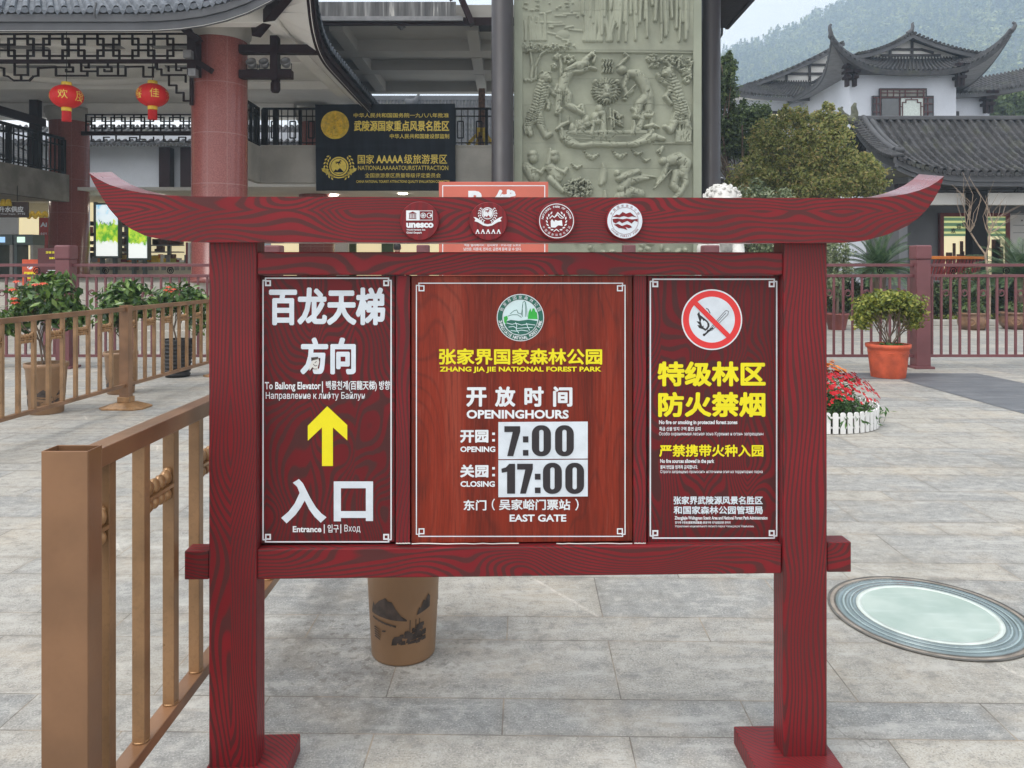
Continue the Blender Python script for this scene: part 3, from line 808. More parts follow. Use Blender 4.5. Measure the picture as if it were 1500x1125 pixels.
tx(PM, P, 'white', 'CLOSING', 674.5, 704.6, 724.8, 713, 0.035)
f = Flat(PM)
for y in (633.5, 643): f.rect(721, y, 725, y + 3.6, L1)
for y in (684, 694): f.rect(721, y, 725, y + 3.6, L1)
f.build('lettering', 'white', P)
tx(PM, P, 'white', '东门', 679, 732, 712.5, 747.6, 0.035)
tx(PM, P, 'white', '（', 720.3, 730.3, 725, 747.5, 0.02)
tx(PM, P, 'white', '吴家峪门票站', 731, 731, 835.5, 747, 0.035)
tx(PM, P, 'white', '）', 842.5, 730.3, 847.5, 747.5, 0.02)
tx(PM, P, 'white', 'EAST GATE', 746.5, 753.4, 829.5, 764, 0.03)
# the two stuck-on time plates
def rrect(x0, y0, x1, y1, r, n=8):
    out = []
    for (qx, qy, a0) in ((x1 - r, y0 + r, -90), (x1 - r, y1 - r, 0), (x0 + r, y1 - r, 90), (x0 + r, y0 + r, 180)):
        out += [(qx + r * cos(radians(a0 + 90 * i / n)), qy + r * sin(radians(a0 + 90 * i / n))) for i in range(n + 1)]
    return out
def zero(f, x0, y0, x1, y1, lift):
    w = x1 - x0
    a = rrect(x0, y0, x1, y1, w * 0.46); b = rrect(x0 + w * 0.385, y0 + w * 0.24, x1 - w * 0.385, y1 - w * 0.24, w * 0.11)
    n = len(a)
    f.mb.add([f.mp(x, y, lift) for x, y in a + b], [(i, (i + 1) % n, n + (i + 1) % n, n + i) for i in range(n)])
def seven(f, x0, y0, x1, y1, lift):
    f.poly([(x0, y0), (x1, y0), (x1, y0 + 8), (x1 - 10.2, y1), (x0 + 4.2, y1), (x1 - 11.0, y0 + 8.5), (x0, y0 + 8.5)], lift)
VT = VP - 0.006
for y0, y1, kind in ((617.4, 672.2, 'open'), (673.0, 727.8, 'close')):
    a = pl(730, y1, VT); b = pl(860.8, y0, VT)
    tp = MB().box(a[0], VT - 0.0035, a[2], b[0], VT - 0.0004, b[2]).build('time_plate', 'pale', board)
    f = Flat(sign_plane(VT - 0.0035))
    if kind == 'open':
        seven(f, 738.8, 624.2, 762, 668, L1); zero(f, 779, 622.8, 807, 668.2, L1); zero(f, 813, 622.8, 840.5, 668.2, L1)
        f.rect(766, 639, 774, 648, L1); f.rect(766, 659, 774, 667.3, L1)
    else:
        f.poly([(746, 679.2), (754.5, 679.2), (754.5, 723), (742.8, 723), (742.8, 691), (735, 692.5), (734.5, 686.5), (741, 684.5)], L1)
        seven(f, 757.5, 679.2, 780.5, 723, L1); zero(f, 795.3, 677.8, 823, 723.3, L1); zero(f, 828, 677.8, 855.5, 723.3, L1)
        f.rect(783.5, 693.8, 791.8, 702.5, L1); f.rect(783.5, 714, 791.8, 722.3, L1)
    f.build('lettering', 'black', tp)

# --- right panel
P = PAN['r']
cx, cy = 1042.6, 468.2
Flat(PR).disc(cx, cy, 44.5, L1).build('warning_rim', 'white', P)
Flat(PR).ring(cx, cy, 33.6, 42.4, L2).build('warning_ring', 'signred', P)
Flat(PR).disc(cx, cy, 33.6, L2).build('warning_field', 'pale', P)
f = Flat(PR)
f.poly([(1021, 460), (1024, 456.5), (1025, 461), (1029, 464), (1032, 466.5), (1036, 470), (1038.8, 474), (1039, 478), (1036.5, 482), (1033, 484.5), (1029, 482), (1024, 480.5), (1021, 476), (1025, 476.5), (1020, 470.5), (1024.5, 471)], L3)
f.line([(1034, 451.5), (1037, 453), (1040, 459)], 1.2, L3)
f.line([(1044, 480), (1038, 484.5), (1032, 490)], 2.4, L3); f.disc(1031, 490.3, 1.9, L3, 14); f.poly([(1033, 489.5), (1036, 483), (1039.5, 482.6), (1041, 484.5), (1037, 486.5)], L3)
for a_, b_ in (((1039, 482), (1061, 456.5)), ((1041.8, 484.5), (1065.8, 460.8)), ((1040.5, 483), (1063, 458.3))): f.line([a_, b_], 0.7, L3)
f.line([(1061, 456.5), (1063.5, 454.5), (1066.8, 456), (1065.8, 460.8)], 0.7, L3)
f.build('warning_drawing', 'black', P)
f = Flat(PR); f.poly([(1026, 471), (1027.5, 466.5), (1030, 470), (1032, 469.5), (1035.5, 473), (1036, 477.5), (1033.5, 481.5), (1030.5, 480), (1030, 476.5), (1028.3, 478)], L4); f.build('warning_flame', 'pale', P)
f = Flat(PR); a4 = radians(45)
d1 = (cos(a4), sin(a4)); n1 = (-sin(a4) * 3.6, cos(a4) * 3.6)
f.poly([(cx - d1[0] * 36 + n1[0], cy - d1[1] * 36 + n1[1]), (cx - d1[0] * 36 - n1[0], cy - d1[1] * 36 - n1[1]), (cx + d1[0] * 36 - n1[0], cy + d1[1] * 36 - n1[1]), (cx + d1[0] * 36 + n1[0], cy + d1[1] * 36 + n1[1])], L5)
f.build('warning_slash', 'signred', P)
tx(PR, P, 'yellow', '特级林区', 963, 529.3, 1121.5, 566, 0.048)
tx(PR, P, 'yellow', '防火禁烟', 963.8, 574, 1121, 610.8, 0.048)
tx(PR, P, 'white', 'No fire or smoking in protected forest zones', 965.3, 615.3, 1080, 623, 0.03)
tx(PR, P, 'white', '특급 산불 방지 구역 흡연 금지', 965.5, 625, 1026, 631, 0.03)
tx(PR, P, 'white', 'Особо охраняемая лесная зона Курение и огонь запрещены', 965.3, 632.6, 1118, 639, 0.008)
tx(PR, P, 'yellow', '严禁携带火种入园', 965.5, 651, 1118, 669, 0.035)
tx(PR, P, 'white', 'No fire sources allowed in the park', 967, 672.2, 1046, 679.8, 0.03)
tx(PR, P, 'white', '불씨 반입을 엄격히 금지합니다.', 967, 681, 1022, 687, 0.03)
tx(PR, P, 'white', 'Строго запрещено проносить источники огня на территорию парка', 967, 688.3, 1117, 694, 0.008)
tx(PR, P, 'pale', '张家界武陵源风景名胜区', 986.5, 726.6, 1117, 738.8, 0.035)
tx(PR, P, 'pale', '和国家森林公园管理局', 986.5, 741, 1117, 753, 0.035)
tx(PR, P, 'white', 'Zhangjiajie Wulingyuan Scenic Area and National Forest Park Administration', 988, 755.8, 1124, 762.4, 0.03)
tx(PR, P, 'white', '장가계 무릉원(張家界武陵源) 풍경구와 국가삼림공원 관리국', 988.5, 763.2, 1070, 767.8, 0.03)
tx(PR, P, 'white', 'Управление национального лесного парка Чжанцзяцзе Улинъюань', 988.5, 768.8, 1104, 773, 0.004)

# --- four round medallions on the beam
VM = VB0 - 0.014
MP = sign_plane(VM)
def medallion(cx, cy, r):
    c = pl(cx, cy, VM); c2 = pl(cx + r, cy, VM); R_ = c2[0] - c[0]
    mb = MB(); prof = [(0.0, 0.0), (R_ * 0.97, 0.0), (R_, 0.002), (R_, 0.0138)]
    for i in range(len(prof) - 1): pass
    nn = 64; vs_ = []
    for rr, d in prof[1:]:
        vs_ += [(c[0] + rr * cos(2 * pi * k / nn), VM + d, c[2] + rr * sin(2 * pi * k / nn)) for k in range(nn)]
    mb.add(vs_, [tuple(range(nn))] + [(j * nn + k, (j + 1) * nn + k, (j + 1) * nn + (k + 1) % nn, j * nn + (k + 1) % nn) for j in range(2) for k in range(nn)])
    return mb.build('medallion', 'medal', board)
m1 = medallion(614.6, 323.6, 28.6); m2 = medallion(715.5, 324, 28.2); m3 = medallion(815.2, 323.6, 27.9); m4 = medallion(915.2, 323.6, 27.2)
f = Flat(MP)
f.poly([(595, 308.3), (614, 308.3), (614, 323), (595, 323)], L1)
f.line([(614.6, 308.9), (633.5, 308.9), (633.5, 322.4), (614.6, 322.4)], 0.8, L1, True)
f.ring(620, 315.6, 3.1, 3.9, L1, 24); f.ring(620, 315.6, 1.0, 1.8, L1, 16); f.ring(629, 315.6, 3.0, 3.9, L1, 24); f.poly([(629, 315.6), (632.5, 313.5), (632, 318)], L1)
for a_ in range(6): f.line([(620, 315.6), (620 + 3 * cos(a_ * pi / 3), 315.6 + 3 * sin(a_ * pi / 3))], 0.5, L1)
f.text('unesco', 595.2, 326.3, 635, 333.8, 0.05, L1)
f.text('World Heritage Site', 595.5, 335.2, 623, 338.6, 0.02, L1); f.text('Global Geopark', 595.5, 339.2, 618, 343, 0.02, L1)
f.build('emblem', 'white', m1)
f = Flat(MP); f.poly([(598.5, 312.6), (604.5, 309.8), (610.5, 312.6)], L2); f.rect(599, 319.6, 610, 320.6, L2); f.rect(599, 313, 610, 313.6, L2)
for x in (600, 602.3, 604.6, 606.9, 609): f.rect(x - .5, 314, x + .5, 319.3, L2)
f.build('temple_drawing', 'medal', m1)
f = Flat(MP)
f.disc(714.3, 312.5, 8.8, L1); laurel(f, 714.3, 313.5, 11.6, L1, 7, 1.05)
f.poly([(693.5, 318), (697, 318.5), (703, 322), (709, 327.3), (714.5, 328.5), (720, 327.3), (726, 322), (732, 318.5), (736, 317.5), (733, 321), (734.5, 324), (729, 325.5), (721, 330.3), (714.5, 331.6), (708, 330.3), (700, 325.5), (695, 324), (696.5, 321)], L1)
for i in range(5):
    x = 696.8 + i * 7.7
    f.poly([(x, 341.5), (x + 2.2, 336), (x + 3.6, 336), (x + 5.6, 341.5), (x + 6.2, 342.4), (x + 3.4, 342.4), (x + 4.1, 341.5), (x + 3.4, 339.7), (x + 1.7, 339.7), (x + 1.2, 341.5), (x + 1.7, 342.4), (x - .5, 342.4)], L1)
f.build('emblem', 'white', m2)
f = Flat(MP); horse(f, 714.2, 309.4, 3.6, L2); f.poly([(709, 319), (711, 316.3), (713, 318), (715.5, 315), (718, 318.4), (719.5, 319)], L2); f.ring(714.3, 312.5, 6.9, 7.4, L2); f.build('horse_drawing', 'medal', m2)
f = Flat(MP)
f.ring(815.2, 323.6, 24.3, 25.4, L1); f.ring(815.2, 323.6, 17.6, 18.2, L1) if False else None
f.arctext('NATIONAL PARK OF CHINA', 815.2, 323.6, 20.8, -82, 82, 3.2, 0.02, L1)
f.arctext('中国国家风景名胜区', 815.2, 323.6, 20.8, 252, 108, 3.4, 0.01, L1, True)
for i in range(7):
    for sg in (-1, 1):
        a_ = radians(28 + i * 20); f.leaf(815.2 + sg * 14.2 * sin(a_), 324 + 14.2 * cos(a_), 5, 2.3, atan2(-sin(a_), sg * cos(a_)) + sg * .5, L1)
f.poly([(807, 333), (806.5, 324), (808.5, 321), (812, 325), (813, 322), (817, 323.5), (823, 322.5), (824, 331), (818, 330), (813, 333.5)], L1)
f.line([(805, 320), (809, 316), (812, 318.5), (817, 311.5), (820.5, 315), (826, 319.5)], 1.3, L1); f.line([(813, 318), (817, 314.5), (820, 319), (824, 320)], .9, L1)
f.line([(811, 339), (815, 336), (819, 339)], 1.2, L1); f.build('emblem', 'white', m3)
Flat(MP).disc(915.2, 323.6, 25.6, L1).build('emblem', 'pale', m4)
f = Flat(MP); cx, cy = 915.2, 323.6
f.arctext('中国国家森林公园', cx, cy, 22.4, -70, 70, 3.4, 0.0, L2); f.arctext('CHINA FOREST PARK', cx, cy, 22.4, 240, 120, 3.0, 0.0, L2, True)
f.poly([(897, 318), (903, 314), (907, 315), (912, 310.5), (917, 313), (923, 311), (929, 316), (933, 318.5), (926, 317), (920, 318.4), (914, 316.5), (907, 318.6), (902, 318)], L2)
f.poly([(897, 321), (905, 320), (912, 321.3), (918, 320), (926, 321.5), (934, 320.5), (934, 325), (929, 323.5), (925, 327.5), (919, 323.5), (911, 327), (907, 324), (902, 327.5), (898, 325.5)], L2)
f.poly([(899, 329), (905, 328), (911, 331), (918, 328.5), (923, 330), (926, 333), (921, 334.5), (916, 332.5), (919, 337), (913, 335), (906, 334)], L2)
f.ring(cx, cy, 19.4, 19.9, L2); f.build('emblem_drawing', 'medal', m4)

# ================================================================ NEAR OBJECTS
# --- bronze barrier fences (run away from the viewer)
def ornament(parent, x, y0, y1, z):
    """cast lotus bracket between two balusters"""
    mb = MB(); L = y1 - y0; n = 4
    for i in range(n):
        yc = y0 + L * (i + 0.5) / n
        e = 0.35 if i in (0, n - 1) else 0.0
        mb.ball((x, yc, z + 0.021 + 0.010 * e), (0.017, L / n * 0.56, 0.022), 10, 6)
        mb.ball((x, yc, z - 0.022 - 0.004 * e), (0.016, L / n * 0.54, 0.019), 10, 6)
    mb.bar((x, y0, z), (x, y1, z), 0.034, 0.009)
    for yy in (y0 + 0.007, y1 - 0.007): mb.ball((x, yy, z + 0.040), (0.013, 0.010, 0.011), 8, 5)
    return mb.build('lotus_ornament', 'bronze_cast', parent)

def bronze_fence(label, x, posts, z_top, first_gap, base=True, group='bronze barrier fences along the walkway', spacing=0.174, kx=0.0):
    Y0 = posts[0]
    t = thing('barrier_fence', label, 'fence', (x, Y0, 0), 0, group)
    t.rotation_euler = (0, 0, -kx)
    for k, yp in enumerate(posts):
        y = yp - Y0
        mb = MB(); w, d, e = 0.0505, 0.030 if base is False and k == 0 else 0.045, 0.003
        h = z_top + 0.018
        for (xa, ya, xb, yb) in ((-w, -d, w, -d + e), (-w, d - e, w, d), (-w, -d + e, -w + e, d - e), (w - e, -d + e, w, d - e)):
            mb.box(xa, ya, 0.055, xb, yb, h)
        mb.box(-w + e, -d + e, 0.06, w - e, d - e, h - 0.06)
        mb.v = [(vx, vy + y, vz) for vx, vy, vz in mb.v]
        mb.build('post', 'bronze', t, 0.0015)
        mb = MB()
        mb.add([(vx, vy + y, vz) for vx, vy, vz in [(-.24, -.10, 0), (-.17, -.17, 0), (.17, -.17, 0), (.24, -.10, 0), (.24, .10, 0), (.17, .17, 0), (-.17, .17, 0), (-.24, .10, 0),
                (-.24, -.10, .018), (-.17, -.17, .018), (.17, -.17, .018), (.24, -.10, .018), (.24, .10, .018), (.17, .17, .018), (-.17, .17, .018), (-.24, .10, .018),
                (-.085, -.075, .062), (.085, -.075, .062), (.085, .075, .062), (-.085, .075, .062)]],
               [tuple(range(7, -1, -1))] + [(i, (i + 1) % 8, 8 + (i + 1) % 8, 8 + i) for i in range(8)] + [(8, 9, 16), (9, 10, 17, 16), (10, 11, 17), (11, 12, 18, 17), (12, 13, 18), (13, 14, 19, 18), (14, 15, 19), (15, 8, 16, 19), (16, 17, 18, 19)])
        mb.build('base_plate', 'bronze_cast', t, 0.003)
        MB().box(-.066, y - .060, .0625, .066, y + .060, .125).build('collar', 'bronze_cast', t, 0.006)
    for k in range(len(posts) - 1):
        a = posts[k] - Y0 + (0.030 if base is False and k == 0 else 0.046); b = posts[k + 1] - Y0 - 0.046
        MB().box(-0.026, a, z_top - 0.046, 0.026, b, z_top).build('top_rail', 'bronze', t, 0.003)
        MB().box(-0.024, a, 0.228, 0.024, b, 0.262).build('bottom_rail', 'bronze', t, 0.003)
        first = a - (0.030 if base is False and k == 0 else 0.046) + first_gap
        nb = int((b - first - 0.05) / spacing) + 1
        ys = [first + spacing * i for i in range(nb)]
        for y in ys:
            MB().box(-0.0165, y - 0.0165, 0.2622, 0.0165, y + 0.0165, z_top - 0.0462).build('baluster', 'bronze_bar', t, 0.002)
            wl = MB(); wl.tube([(cos(q) * 0.019, y + sin(q) * 0.019, 0.2645) for q in [2 * pi * i / 10 for i in range(11)]], 0.0028, 5)
            if posts[k] < 4: wl.build('weld_bead', 'bronze_cast', t)
        edges = [a] + [y for y in ys]
        for i in range(0, len(edges) - 1, 2):
            y0 = edges[i] + (0.0 if i == 0 else 0.0165); y1 = edges[i + 1] - 0.0165
            ornament(t, 0, y0, y1, 0.888)
    return t
near = bronze_fence('bronze barrier fence nearest the viewer, standing left of the notice board', -0.972, [1.69, 4.15], 1.085, 0.140, False, None)
far = bronze_fence('bronze barrier fence farther back, in front of the potted camellias', -4.26, [5.75, 8.22, 10.69], 1.085, 0.19, True, None, 0.2, 0.045)

# --- maroon railings across the square
def scroll(mb, c, r, wire=0.008):
    pts = []
    for i in range(26):
        a = i / 25 * 2 * pi * 1.45; rr = r * (1 - 0.62 * max(0, (a - 2 * pi * 0.8)) / (2 * pi * 0.65))
        pts.append((c[0] + rr * cos(a + 0.6), c[1], c[2] + rr * sin(a + 0.6)))
    mb.tube(pts, wire, 5)
def railing(label, Y, xs, x_lo, x_hi, group=None):
    t = thing('railing', label, 'railing', (xs[0], Y, 0), 0, group)
    X0 = xs[0]
    for x in xs:
        mb = MB(); mb.box(x - X0 - .105, -.105, 0.015, x - X0 + .105, .105, 1.63); mb.build('post', 'fencered', t, 0.008)
        mb = MB(); mb.box(x - X0 - .118, -.118, 1.632, x - X0 + .118, .118, 1.845)
        mb.build('post_cap', 'fencered', t, 0.022)
        MB().box(x - X0 - .145, -.145, 0.0, x - X0 + .145, .145, 0.035).build('post_foot', 'fencered', t, 0.004)
    allx = [x_lo] + list(xs) + [x_hi]
    for a, b in zip(allx[:-1], allx[1:]):
        if b - a < 0.4: continue
        a_ = a - X0 + .106; b_ = b - X0 - .106
        for z0, z1 in ((1.525, 1.57), (1.365, 1.41), (0.165, 0.205)):
            MB().box(a_, -.022, z0, b_, .022, z1).build('rail', 'fencered', t, 0.004)
        nb = max(1, round((b_ - a_) / 0.141)); dx = (b_ - a_) / nb
        for i in range(nb):
            x = a_ + dx * (i + .5)
            MB().box(x - .0145, -.0145, .2052, x + .0145, .0145, 1.3648).build('baluster', 'fencered', t)
            if i % 2 == 1 and i < nb - 1:
                mb = MB(); scroll(mb, (x + dx / 2, 0, 1.13), 0.046); mb.build('scroll', 'fencered', t)
        k = 3
        for i in range(k):
            x = a_ + (b_ - a_) * (i + .5) / k
            mb = MB(); mb.tube([(x + .046 * cos(q), 0, 1.467 + .046 * sin(q)) for q in [2 * pi * j / 20 for j in range(21)]], .007, 5); scroll(mb, (x, 0, 1.462), .02, .006)
            mb.build('scroll', 'blackrail', t)
    return t
YF = 11.5
px2x = lambda px, Y: (px - CX) * Y / F
railing('maroon metal railing on the left, behind the potted camellias', YF, [px2x(97, YF), px2x(402, YF)], px2x(-120, YF), px2x(404, YF) + .1)
railing('maroon metal railing on the right, behind the terracotta pot', YF, [px2x(1040, YF), px2x(1348, YF)], px2x(1040, YF) - .1, px2x(1600, YF))
for px, lab in ((620, 'maroon gate post beside the salmon route sign'), (921, 'maroon gate post in front of the carved stone wall')):
    x = px2x(px, 14.6)
    t = thing('gate_post', lab, 'gate post', (x, 14.6, 0))
    MB().box(-.105, -.105, 0.0, .105, .105, 1.73).build('post', 'fencered', t, 0.008)
    MB().box(-.118, -.118, 1.732, .118, .118, 1.945).build('post_cap', 'fencered', t, 0.022)

# --- pots and plants
def pot_profile(mb, r0, r1, h, n=40, rim=0.02, fn=None):
    mb.lathe([(0.001, 0.004), (r0 * .96, 0.0), (r0, 0.008), (r0 + (r1 - r0) * .9, h * .88), (r1, h * .89), (r1 + rim * .6, h * .93), (r1 + rim * .6, h), (r1 - 0.012, h), (r1 - 0.02, h * .9), (0.001, h * .885)], n, (0, 0, 0), fn)
def on_pot(r0, r1, h, lift=0.0016):
    """flat painting coordinates (arc metres, height) wrapped onto a tapered pot"""
    def mp(s, z, l=0.0):
        r = r0 + (r1 - r0) * min(1, z / (h * .88)) * .9 + lift + l
        a = -pi / 2 + s / ((r0 + r1) / 2)
        return (r * cos(a), r * sin(a), z)
    return mp
def pot_painting(parent, r0, r1, h, rot=0.0):
    f = None
    def sp(pts): f.poly([(x + rot, z) for x, z in pts])
    for ox in (-0.36, 0.0, 0.36):                         # the scene repeats round the pot
        f = Flat(on_pot(r0, r1, h))
        rngs = random.Random(int(ox * 100) + 77)
        # main mountain as narrow columns
        prof = [(-.105, .20), (-.092, .235), (-.085, .222), (-.06, .245), (-.03, .262), (-.02, .250), (-.005, .248), (.01, .222), (.03, .195), (.052, .180)]
        for (xa, za), (xb, zb) in zip(prof[:-1], prof[1:]):
            ba = .190 - (xa + .105) * .10; bb = .190 - (xb + .105) * .10
            sp([(ox + xa, ba), (ox + xb, bb), (ox + xb, zb), (ox + xa, za)])
        for i in range(6):
            x = ox - .10 + i * .018; sp([(x, .178 - i * .003), (x + .02, .174 - i * .003), (x + .02, .166 - i * .003), (x, .172 - i * .003)])
        prof = [(.09, .195), (.10, .22), (.106, .215), (.118, .245), (.126, .24), (.14, .262), (.15, .25)]
        for (xa, za), (xb, zb) in zip(prof[:-1], prof[1:]):
            sp([(ox + xa, .192 + (xa - .09) * .3), (ox + xb, .192 + (xb - .09) * .3), (ox + xb, zb), (ox + xa, za)])
        for i in range(90):                                 # brushy trees and rocks by the water
            x = ox + .0 + rngs.random() * .125; z = .088 + rngs.random() * (.018 + .45 * max(0, (x - ox))) 
            s = .004 + rngs.random() * .007
            sp([(x - s, z - s * .7), (x + s, z - s * .5), (x + s * .8, z + s), (x - s * .6, z + s * .8)])
        for x0 in (.062, .085, .10): sp([(ox + x0, .12), (ox + x0 + .003, .12), (ox + x0 + .004, .178), (ox + x0 + .001, .178)])
        for i in range(5): sp([(ox - .095, .10 + i * .009), (ox - .06 + i * .004, .093 + i * .009), (ox - .062, .098 + i * .009), (ox - .09, .106 + i * .009)])
        sp([(ox - .05, .128), (ox - .036, .130), (ox - .030, .136), (ox - .047, .135)])
        f.build('ink_landscape', 'ink', parent)
def camellia(t, h0, blobs, n, seed, flowers, trunk_h=0.25):
    rng = random.Random(seed); mb = MB()
    for i in range(3): branches(mb, (rng.uniform(-.02, .02), rng.uniform(-.02, .02), h0), (rng.uniform(-.25, .25), rng.uniform(-.25, .25), 1), trunk_h, .012, 2, rng, .6, 3)
    mb.build('trunk', 'bark', t)
    foliage('crown', blobs, int(n * .8), 0.046, 'leaf_cam', t, seed, shell=0.3, aspect=.45, lump=.4)
    for q in flowers:
        fm = MB()
        for k in range(11):
            a = k * 2.4; rr = .012 + .022 * (k / 11); el = .3 + .5 * k / 11
            c = Vector(q) + Vector((rr * cos(a), rr * sin(a), .012 * (1 - k / 11)))
            n_ = Vector((cos(a) * el, sin(a) * el, 1)).normalized(); t_ = n_.cross(Vector((sin(a), -cos(a), .2))).normalized(); b_ = n_.cross(t_)
            s = .020
            fm.add([c - t_ * s, c + b_ * s * .7 + n_ * .006, c + t_ * s, c - b_ * s * .7 + n_ * .006], [(0, 1, 2, 3)])
        fm.build('flower', 'petal_cam', t)
PG = 'brown painted pots with camellias'
# pot behind the notice board
def brown_pot(label, loc, rot=0.0, r0=.124, r1=.148, h=.47, rz=0):
    t = thing('potted_camellia', label, 'potted plant', loc, rz, PG)
    mb = MB(); pot_profile(mb, r0, r1, h); mb.build('pot', 'potbrown', t)
    MB().lathe([(0.0005, h * .905), (r1 - .022, h * .9)], 24).build('soil', 'soil', t)
    pot_painting(t, r0, r1, h, rot)
    return t
t1 = brown_pot('brown pot painted with ink mountains, standing behind the notice board', W(590, 968, 2.98) * 1.0 + Vector((0, .02, 0)), -0.02)
t1.location.z = 0
camellia(t1, .42, [(0, 0, .82, .17, .17, .17), (.06, .05, 1.0, .13, .14, .14)], 900, 3, [(.05, -.12, .95)], .2)
y = 7.95; t2 = brown_pot('brown painted pot with a coral-flowered camellia, at the far left', (px2x(68, y), y, 0), .1, .16, .195, .52)
camellia(t2, .46, [(-.02, 0, 1.18, .34, .3, .22), (.22, .05, 1.02, .22, .2, .18), (-.30, .02, .98, .24, .22, .17), (.02, .1, 1.34, .2, .2, .12), (-.45, .0, .9, .15, .15, .12)], 2300, 4,
         [(-.14, -.26, 1.36), (-.17, -.28, 1.28), (.05, -.26, 1.33), (.12, -.25, 1.34), (-.13, -.3, 1.15), (-.14, -.3, 1.19), (-.44, -.15, .98), (-.37, -.2, .97), (-.52, -.1, .9)], .3)
y = 9.2; t3 = brown_pot('brown pot half hidden behind the bronze fence post', (px2x(177, y), y, 0), .2, .15, .18, .5)
camellia(t3, .44, [(0, 0, 1.10, .30, .26, .22), (.2, 0, 1.02, .24, .22, .16), (-.12, .05, .95, .22, .2, .2), (.08, 0, 1.25, .2, .2, .1)], 1700, 6, [(.17, -.26, 1.02), (.2, -.24, 1.0)], .3)
y = 10.6; tb = thing('potted_camellia', 'red-flowered camellia in a black ribbed pot, nearest the maroon railing', 'potted plant', (px2x(260, y), y, 0))
mb = MB(); prof = [(0.001, 0.01), (.155, 0.0)]
for i in range(9):
    z = .02 + i * .052; r = .158 + i * .005; prof += [(r, z), (r + .012, z + .008), (r + .012, z + .026), (r, z + .034)]
prof += [(.215, .50), (.215, .52), (.19, .52), (.19, .48), (.001, .47)]
mb.lathe(prof, 32, sharp=False).build('pot', 'potblack', tb)
camellia(tb, .46, [(0, 0, 1.1, .34, .3, .2), (.28, 0, 1.0, .2, .2, .2), (-.2, 0, 1.0, .25, .2, .2), (.3, -.05, .75, .15, .15, .2)], 1700, 8, [(-.03, -.28, 1.2), (0, -.28, 1.24), (.03, -.27, 1.18), (.06, -.26, 1.21)], .3)

# terracotta pot with the clipped yellow-green bush
y = 10.55; tc_ = thing('potted_bush', 'ribbed orange terracotta pot with a clipped yellow-green bush', 'potted plant', (px2x(1301, y), y, 0))
mb = MB()
def flute(r, z, a): return r * (1 + (0.018 * abs(sin(a * 6)) if 0.02 < z < 0.37 else 0))
mb.lathe([(.001, .01), (.215, 0), (.22, .01), (.262, .37), (.266, .40), (.288, .41), (.292, .46), (.268, .462), (.255, .40), (.001, .395)], 72, (0, 0, 0), flute)
mb.build('pot', 'terracotta', tc_)
sc_ = MB(); rr = random.Random(3)
for i in range(10):                                  # scalloped apron below the rim
    a = -pi + i * pi * 2 / 10
    sc_.tube([((.2655 - .004 * abs(k)) * cos(a + k * .063), (.2655 - .004 * abs(k)) * sin(a + k * .063), .372 - .030 * (1 - (k / 5) ** 2) + .0) for k in range(-5, 6)], .006, 5)
sc_.build('scalloped_trim', 'terracotta', tc_)
MB().lathe([(.0005, .42), (.25, .412)], 24).build('soil', 'soil', tc_)
mb = MB(); rng = random.Random(12)
for i in range(9): branches(mb, (rng.uniform(-.1, .1), rng.uniform(-.08, .08), .41), (rng.uniform(-.75, .75), rng.uniform(-.5, .5), 1), .26, .012, 2, rng, .7, 3, .15)
mb.build('stems', 'bark', tc_)
foliage('crown', [(0, 0, 1.02, .36, .32, .16), (-.28, 0, .93, .22, .2, .2), (.28, .02, .95, .25, .22, .2), (.02, -.05, 1.1, .3, .25, .1), (.33, 0, .8, .14, .14, .16), (-.36, 0, .78, .12, .12, .13)], 5000, .028, 'leaf_yel', tc_, 21, shell=.35, aspect=.55, lump=.5)
foliage('ground_sprouts', [(0, -.12, .44, .2, .1, .04)], 120, .03, 'leaf_flower', tc_, 22)

# round flower bed in a white picket edging
FX, FY, FR = 2.92, 7.52, 0.62
fb = thing('flower_planter', 'round bed of red and orange flowers inside a low white picket edging', 'flower bed', (FX, FY, 0))
for k in range(56):
    a = 2 * pi * k / 56; r = FR
    mb = MB(); h = .195
    def fn(q, a=a): 
        return ((r + q.y) * cos(a) - q.x * sin(a), (r + q.y) * sin(a) + q.x * cos(a), q.z)
    pts = [(-.024, .005), (.024, .005), (.024, h - .012), (.012, h), (-.012, h), (-.024, h - .012)]
    mb.prism([fn(Vector((x, -.006, z))) for x, z in pts], Vector((cos(a), sin(a), 0)) * .012)
    mb.build('picket', 'whitepaint', fb)
for z in (.055, .145):
    mb = MB(); mb.tube([((FR - .018) * cos(2 * pi * i / 56), (FR - .018) * sin(2 * pi * i / 56), z) for i in range(57)], .011, 6, False); mb.build('picket_rail', 'whitepaint', fb)
MB().lathe([(.0005, .12), (FR - .03, .10)], 40).build('soil', 'soil', fb)
rg = np.random.default_rng(5)
v, q = leaf_cloud([(0, 0, .12, .56, .56, .37), (0, 0, .12, .64, .64, .16), (-.1, 0, .25, .35, .35, .3)], 7000, .030, rg, shell=.35, aspect=.28, up=.6)
rawmesh('leaves', v[:], q, 'leaf_flower', fb)
